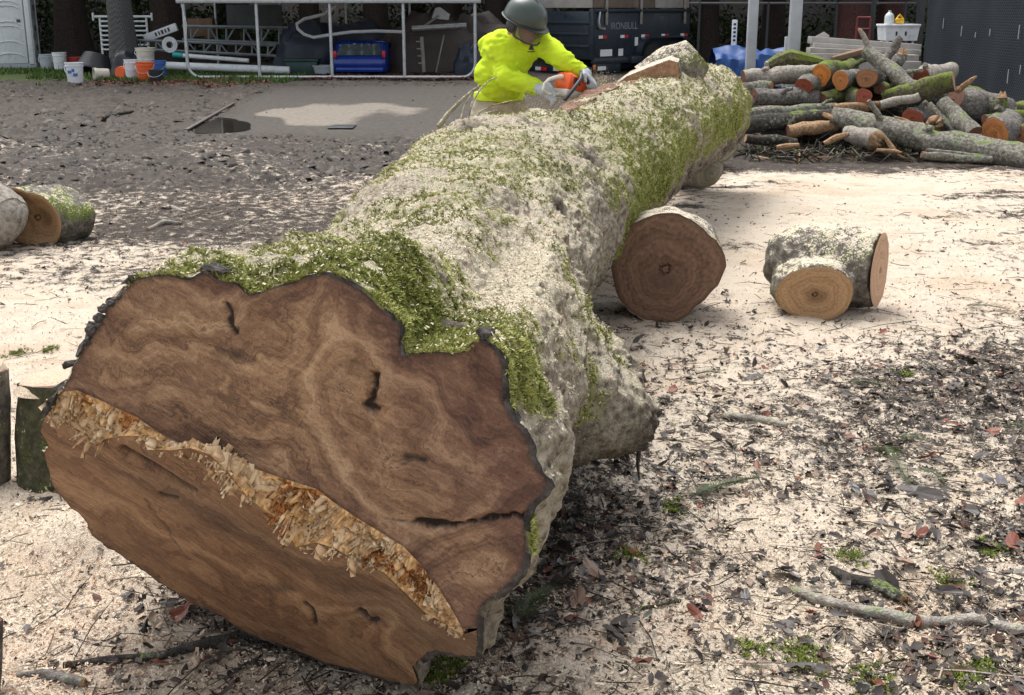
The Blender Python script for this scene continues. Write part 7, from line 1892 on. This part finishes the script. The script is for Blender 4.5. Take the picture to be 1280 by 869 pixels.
# dark crumbs of soil and bark
X, Y, s, l = spots(46000, 100, 900, 'l', 1.5); N = len(X); Z = ground_z(X, Y); tn = rng.random(N)[:, None]
cc = np.array([[.024, .018, .014]]) * (1 - tn) + np.array([[.17, .13, .10]]) * tn
tet = np.array([(-.5, -.3, -.3), (.5, -.4, -.3), (.1, .5, -.3), (.05, .0, .45)]); tf_ = np.array([(0, 1, 3), (1, 2, 3), (2, 0, 3)])
sz = rng.uniform(.004, .018, N) * (1 + np.clip((Y - 8) / 4, 0, 4)); sets = [scatter('x', tet, tf_, np.stack([X, Y, Z + .003], 1), rotmats(rng.uniform(0, 6.28, N), rng.normal(0, .3, N), rng.normal(0, .3, N)), sz, cc)]
o = scatter_join('soil_crumbs', sets, M['litter']); tag(o, 'dark crumbs of soil and bark over the yard', 'soil', kind='stuff')
# clods of churned mud on the left of the yard
N = 15000; px_c = rng.uniform(-260, 660, N); py_c = 100 + 130 * rng.random(N) ** 1.4; gg = [gnd(a, b) for a, b in zip(px_c, py_c)]; X = np.array([g.x for g in gg]); Y = np.array([g.y for g in gg])
k = (fbm(np.stack([X * .9, Y * .9, 0 * X], 1), 3, 231) > rng.uniform(-.5, .2, N)) & ~inpoly(X, Y, PAD) & ~inpoly(X, Y, PUD); X, Y = X[k], Y[k]; N = len(X); tn = rng.random(N)[:, None]
cc = np.array([[.022, .018, .015]]) * (1 - tn) + np.array([[.125, .105, .088]]) * tn ** 1.5
sz = (.014 + .13 * rng.random(N) ** 3.5) * (.5 + .5 * np.clip((Y - 9) / 9, 0, 1)); blob = np.array([(-.5, -.2, -.3), (.1, -.5, -.3), (.55, -.1, -.3), (.3, .45, -.3), (-.35, .4, -.3), (-.15, -.1, .3), (.2, .1, .36)])
bf_ = np.array([(0, 1, 5), (1, 6, 5), (1, 2, 6), (2, 3, 6), (3, 4, 6), (4, 5, 6), (4, 0, 5)])
o = scatter_join('mud_clods', [scatter('x', blob, bf_, np.stack([X, Y, ground_z(X, Y) + .005], 1), rotmats(rng.uniform(0, 6.28, N), rng.normal(0, .3, N), rng.normal(0, .3, N)), np.stack([sz * rng.uniform(.7, 1.8, N), sz, sz * .7], 1), cc)], M['litter']); tag(o, 'dark clods of churned mud over the left of the yard', 'mud', kind='stuff')
# twigs
X, Y, s, l = spots(6500, 170, 900, 'l', .9); N = len(X); Z = ground_z(X, Y); tn = rng.random(N)[:, None]
cc = np.where(rng.random((N, 1)) < .45, np.array([[.30, .25, .19]]) * (.6 + .8 * tn), np.array([[.05, .04, .032]]) * (.6 + .9 * tn))
tw = np.array([(-.5, -.012, 0), (-.5, .012, 0), (-.5, 0, .02), (0, -.012 + .05, .01), (0, .012 + .05, .01), (0, .05, .03), (.5, -.006 - .02, 0), (.5, .006 - .02, 0), (.5, -.02, .012)])
twf = np.array([(0, 1, 4, 3), (1, 2, 5, 4), (2, 0, 3, 5), (3, 4, 7, 6), (4, 5, 8, 7), (5, 3, 6, 8)])
ln = rng.uniform(.04, .20, N) * np.where(rng.random(N) < .1, 1.8, 1)
thk = rng.uniform(.10, .20, N)
sets = [scatter('x', tw, twf, np.stack([X, Y, Z + .008], 1), rotmats(rng.uniform(0, 6.28, N), rng.normal(0, .08, N), rng.uniform(0, 6.28, N)), np.stack([ln, thk, thk], 1), cc)]
o = scatter_join('twig_litter', sets, M['litter']); tag(o, 'thin dry twigs strewn through the litter', 'twigs', kind='stuff')
# red-brown mulch along the carport
N = 9000; X = rng.uniform(at(360, 100, 30).x, at(660, 100, 30).x, N); Y = rng.uniform(29.0, 32.5, N); tn = rng.random(N)[:, None]
cc = np.array([[.05, .022, .015]]) * (1 - tn) + np.array([[.19, .085, .055]]) * tn
sets = [scatter('x', LT[0][0], LT[0][1], np.stack([X, Y, ground_z(X, Y) + .02], 1), rotmats(rng.uniform(0, 6.28, N), rng.normal(0, .4, N), rng.normal(0, .4, N)), rng.uniform(.05, .12, N), cc)]
N2 = 900; X = rng.uniform(-9.5, -5.5, N2); Y = rng.uniform(26.5, 30, N2); sets.append(scatter('x', LT[2][0], LT[2][1], np.stack([X, Y, ground_z(X, Y) + .02], 1), rotmats(rng.uniform(0, 6.28, N2), rng.normal(0, .4, N2), rng.normal(0, .4, N2)), rng.uniform(.05, .12, N2), np.array([[.24, .11, .07]]) * rng.uniform(.5, 1.3, (N2, 1))))
o = scatter_join('bark_mulch', sets, M['litter']); tag(o, 'reddish bark mulch along the foot of the carport', 'mulch', kind='stuff')
# scraps of moss
mg = [(1085, 860), (1200, 852), (1230, 840), (375, 772), (1010, 835), (940, 820), (1110, 560), (1130, 470), (1000, 820), (650, 655), (655, 690), (20, 440), (60, 435), (1240, 690), (1190, 730), (560, 840), (540, 850), (1060, 700), (840, 640), (790, 700)]
P_, S_ = [], []
for px, py in mg:
    g = gnd(px, py)
    for _ in range(60): P_.append((g.x + rnd.gauss(0, .025), g.y + rnd.gauss(0, .03))); S_.append(rnd.uniform(.008, .018))
P_ = np.array(P_); N = len(P_); tn = rng.random(N)[:, None]; cc = np.array([[.07, .10, .015]]) * (1 - tn) + np.array([[.26, .31, .06]]) * tn
tvm, tfm = [], []
for b_ in range(6):
    an = 6.28 * b_ / 6; d = np.array([math.cos(an), math.sin(an)]); w = np.array([-d[1], d[0]]) * .16; q = len(tvm)
    tvm += [(*(-w), 0), (*w, 0), (*(d * .5 + w * .6), .6), (*(d * .9), .8)]; tfm.append((q, q + 1, q + 2, q + 3))
sets = [scatter('x', tvm, np.array(tfm), np.stack([P_[:, 0], P_[:, 1], ground_z(P_[:, 0], P_[:, 1]) + .004], 1), rotmats(rng.uniform(0, 6.28, N), rng.normal(0, .3, N), rng.normal(0, .3, N)), np.array(S_), cc)]
o = scatter_join('moss_scraps', sets, M['mosstuft']); tag(o, 'scraps of green moss fallen among the chips', 'moss', kind='stuff')

# ------------------------------------------------------------------ leaves big enough to pick out
def leafmat(name, c): return simple(name, c, .5, 0, .35, 40, .5)
LMAT = {'dark': leafmat('leaf_dark', (.045, .034, .028)), 'red': leafmat('leaf_red', (.20, .055, .028)), 'grey': leafmat('leaf_grey', (.13, .12, .115)), 'tan': leafmat('leaf_tan', (.30, .20, .145))}
LLAB = {'dark': ('dark brown fallen leaf among the litter right of the big trunk', 'dark fallen leaves'), 'red': ('bright red-brown fallen leaf among the litter right of the trunk', 'red-brown fallen leaves'),
        'grey': ('grey shiny fallen leaf among the litter right of the trunk', 'grey fallen leaves'), 'tan': ('pale tan fallen leaf among the litter right of the trunk', 'tan fallen leaves')}
LMESH = {}
def fine_leaf(seed, lob):
    r = random.Random(seed); n = 18; vs_, fs = [], []
    vs_.append(Vector((-.1, 0, 0)))
    for k in range(n):
        an = 6.2832 * k / n; rr = .42 + .08 * math.cos(an) + (.10 * math.sin(3 * an + seed) if lob else .02 * math.sin(7 * an)) + .03 * r.random()
        x, y = rr * math.cos(an) * 1.15, rr * math.sin(an) * .78; vs_.append(Vector((x, y, .5 * (seed % 3 - .6) * y * y + .35 * x * x * (1 if seed % 2 else -.5) + .05 * r.random())))
    for k in range(n): fs.append([0, 1 + k, 1 + (k + 1) % n])
    b = len(vs_); vs_ += [Vector((-.55, -.012, .02)), Vector((-.55, .012, .02)), Vector((-.9, .03, .06))]; fs.append([b, b + 1, b + 2])
    return MB().add(vs_, fs)
for kd in LMAT:
    LMESH[kd] = []
    for q in range(3):
        me = fine_leaf(q * 2 + len(kd), q % 2).mesh('fallen_leaf'); me.materials.append(LMAT[kd]); LMESH[kd].append(me)
lr = random.Random(5)
def put_leaf(px, py, kd, size):
    g = gnd(px, py); o = bpy.data.objects.new('fallen_leaf', lr.choice(LMESH[kd])); COL.objects.link(o)
    o.location = (g.x, g.y, gz(g.x, g.y) + .02); o.rotation_euler = (lr.gauss(0, .4), lr.gauss(0, .4), lr.uniform(0, 6.28)); o.scale = (size, size * lr.uniform(.5, .95), size * 1.3)
    tag(o, LLAB[kd][0], 'leaf', LLAB[kd][1])
for px, py, kd, sz_ in ((841, 492, 'red', .06), (843, 460, 'red', .055), (1197, 535, 'red', .08), (993, 512, 'red', .05), (1160, 578, 'red', .07), (957, 600, 'dark', .07), (1060, 545, 'red', .05), (1092, 462, 'red', .07), (1240, 540, 'red', .06), (1150, 620, 'dark', .17), (1125, 712, 'tan', .085), (990, 725, 'grey', .09), (975, 720, 'grey', .07),
                        (1230, 688, 'grey', .09), (665, 806, 'grey', .08), (640, 825, 'tan', .10), (780, 790, 'dark', .09), (870, 780, 'red', .06), (770, 800, 'dark', .08), (700, 740, 'dark', .10), (230, 775, 'red', .07), (212, 770, 'dark', .05), (650, 790, 'dark', .09), (1020, 708, 'red', .05), (1265, 690, 'red', .07), (1210, 650, 'grey', .09), (897, 577, 'dark', .06), (912, 556, 'dark', .05),
                        (1195, 490, 'dark', .08), (980, 478, 'dark', .06), (1075, 505, 'grey', .08), (1010, 520, 'grey', .07), (860, 668, 'dark', .05), (1085, 620, 'dark', .09), (1250, 605, 'grey', .08), (830, 545, 'dark', .06), (1110, 740, 'dark', .10), (1180, 745, 'dark', .09), (705, 700, 'dark', .11), (740, 720, 'tan', .10), (722, 770, 'tan', .07)): put_leaf(px, py, kd, sz_)
cnt = 0
while cnt < 110:
    px, py = lr.uniform(790, 1290), lr.uniform(420, 860); g = gnd(px, py)
    s_, l_ = field(np.array([g.x]), np.array([g.y]))
    if lr.random() > (l_[0] / 10) ** 1.5: continue
    put_leaf(px, py, lr.choices(['dark', 'red', 'grey', 'tan'], (7, 1.2, 1.6, 1.5))[0], lr.uniform(.04, .075)); cnt += 1

# ------------------------------------------------------------------ branches and sticks lying about
def branch(label, pts, r, mat, name='branch', side=None, z=0.0, ends=('buff', None)):
    path = []
    for k, (a, b) in enumerate(pts):
        g = gnd(a, b, 0); rr = r[k] if isinstance(r, (list, tuple)) else r; path.append(Vector((g.x, g.y, gz(g.x, g.y) + rr * .7 + z)))
    return make_log(label, path, r, mat, ends[0], ends[1], None, name, 'branch', .16, None, None, None, None, (0, 0), 14, .08)
t_ = branch('thick broken branch with torn pale wood lying at the lower right', [(992, 742), (1030, 760), (1080, 775), (1112, 780), (1142, 786)], [.012, .020, .023, .021, .019], 'pale', ends=(None, 'russet'))
branch('thin crooked branch running out at the right picture edge', [(1146, 784), (1175, 778), (1215, 778), (1255, 788), (1300, 796)], [.024, .016, .017, .014, .013], 'pale', ends=('russet', 'buff'))
branch('dark rotten stick above the broken branch', [(1040, 716), (1065, 732), (1095, 742), (1128, 755)], [.014, .020, .022, .016], 'dark', ends=(None, None))
branch('pale peeled stick lying left of the leaf litter', [(905, 517), (930, 522), (955, 526), (984, 532)], [.016, .021, .020, .014], 'pale', ends=(None, 'buff'))
branch('grey stick on the sawdust at the lower left', [(22, 846), (55, 850), (104, 858)], [.007, .011, .013], 'grey')
branch('thin dark twig above the grey stick at the lower left', [(80, 836), (130, 832), (205, 826), (300, 800)], [.006, .010, .012, .008], 'dark')
branch('dark stick lying under the edge of the butt', [(215, 822), (270, 812), (345, 805)], [.012, .016, .012], 'dark')
branch('slender twig arching over the litter at the right edge', [(1195, 652), (1225, 636), (1255, 618), (1290, 592)], [.005, .006, .005, .004], 'pale')
branch('mossy twig lying in front of the right picture corner', [(1060, 842), (1095, 838), (1128, 830), (1142, 812)], [.007, .008, .006, .004], 'moss')
branch('curved twig at the bottom of the litter', [(945, 850), (985, 843), (1010, 845)], [.004, .005, .004], 'dark')
branch('long thin twig in the shade right of the butt', [(668, 692), (690, 668), (715, 640), (738, 615)], [.003, .004, .004, .003], 'pale')
branch('dark twig lying across the litter below the butt corner', [(775, 782), (800, 770), (850, 752)], [.008, .010, .006], 'moss')
branch('bare root stick on the far left sawdust', [(200, 263), (215, 260), (232, 268)], [.012, .016, .010], 'pale')
branch('pale curved stick on the chips behind the trunk, left', [(185, 290), (205, 284), (226, 284)], [.016, .020, .014], 'pale')
branch('dark stick lying on the mud in the left distance', [(125, 148), (145, 143), (166, 139)], [.03, .035, .02], 'dark')
# kerb board along the edge of the concrete pad
a, b = gnd(233, 165), gnd(292, 131); d = b - a; o = obox('edging_board', ((a.x + b.x) / 2, (a.y + b.y) / 2, .03), (d.length, .06, .02), M['tarpbr'], None, math.atan2(d.y, d.x)); tag(o, 'grey timber edging along the concrete pad beside the puddle', 'edging')
a = gnd(428, 160); o = obox('drain_grate', (a.x, a.y, .02), (.36, .5, .012), M['black'], None, 0); tag(o, 'small dark drain grate before the dry concrete patch', 'drain')

# ------------------------------------------------------------------ conifer sprigs
t = NT('needles'); M['needle'] = t.fin(t.ramp(t.noise(30, 3, .6, t.coord()), [(.3, (.03, .045, .02)), (.7, (.10, .13, .06))]), .6, 0, None, .3)
def sprig(label, px0, py0, px1, py1, w):
    a, b = gnd(px0, py0), gnd(px1, py1); a.z = gz(a.x, a.y) + .015; b.z = gz(b.x, b.y) + .02
    e = empty('conifer_sprig', a); tag(e, label, 'sprig', 'green conifer sprigs on the ground'); d = (b - a); L = d.length; u = d.normalized(); sd = u.cross(Vector((0, 0, 1))).normalized()
    mb = MB(); mb.tube([Vector(), d * .5 + Vector((0, 0, .012)), d], [.003, .0025, .001], 5); mb.build('stem', M['boot'], e)
    nd = MB(); n = int(L / .0045)
    for k in range(n):
        s = (k + .5) / n; ww = w * (1 - .6 * s) * rnd.uniform(.7, 1.1); c = d * s + Vector((0, 0, .012 * math.sin(math.pi * s)))
        for sg in (-1, 1):
            tip = c + sd * sg * ww + u * ww * .7 + Vector((0, 0, rnd.uniform(-.004, .016))); q = u * .0016
            nd.add([c - q, c + q, tip + Vector((0, 0, .001)), tip], [[0, 1, 2, 3]])
    nd.build('needles', M['needle'], e)
for lab, *q in (('dense green conifer sprig lying alone on the pale sawdust', 862, 632, 950, 596, .045), ('second sprig crossing the lone green one', 870, 622, 935, 604, .05), ('green sprig poking out beside the lower right corner of the butt', 640, 786, 690, 748, .06), ('another sprig under the corner of the butt', 650, 790, 668, 760, .05),
                ('blue-green sprig in the middle of the leaf litter', 1105, 555, 1135, 610, .06), ('sprig beside the blue-green one in the litter', 1120, 545, 1165, 552, .05), ('sprig at the upper edge of the leaf litter', 1060, 480, 1110, 490, .05), ('grey-green sprig near the burl', 870, 470, 900, 465, .05), ('small sprig on the far right sawdust', 1210, 385, 1260, 390, .07), ('tiny sprig at the right edge of the litter', 1255, 530, 1282, 536, .05), ('sprig low in the right litter beside the dark leaf', 1150, 590, 1180, 605, .05)):
    sprig(lab, *q)
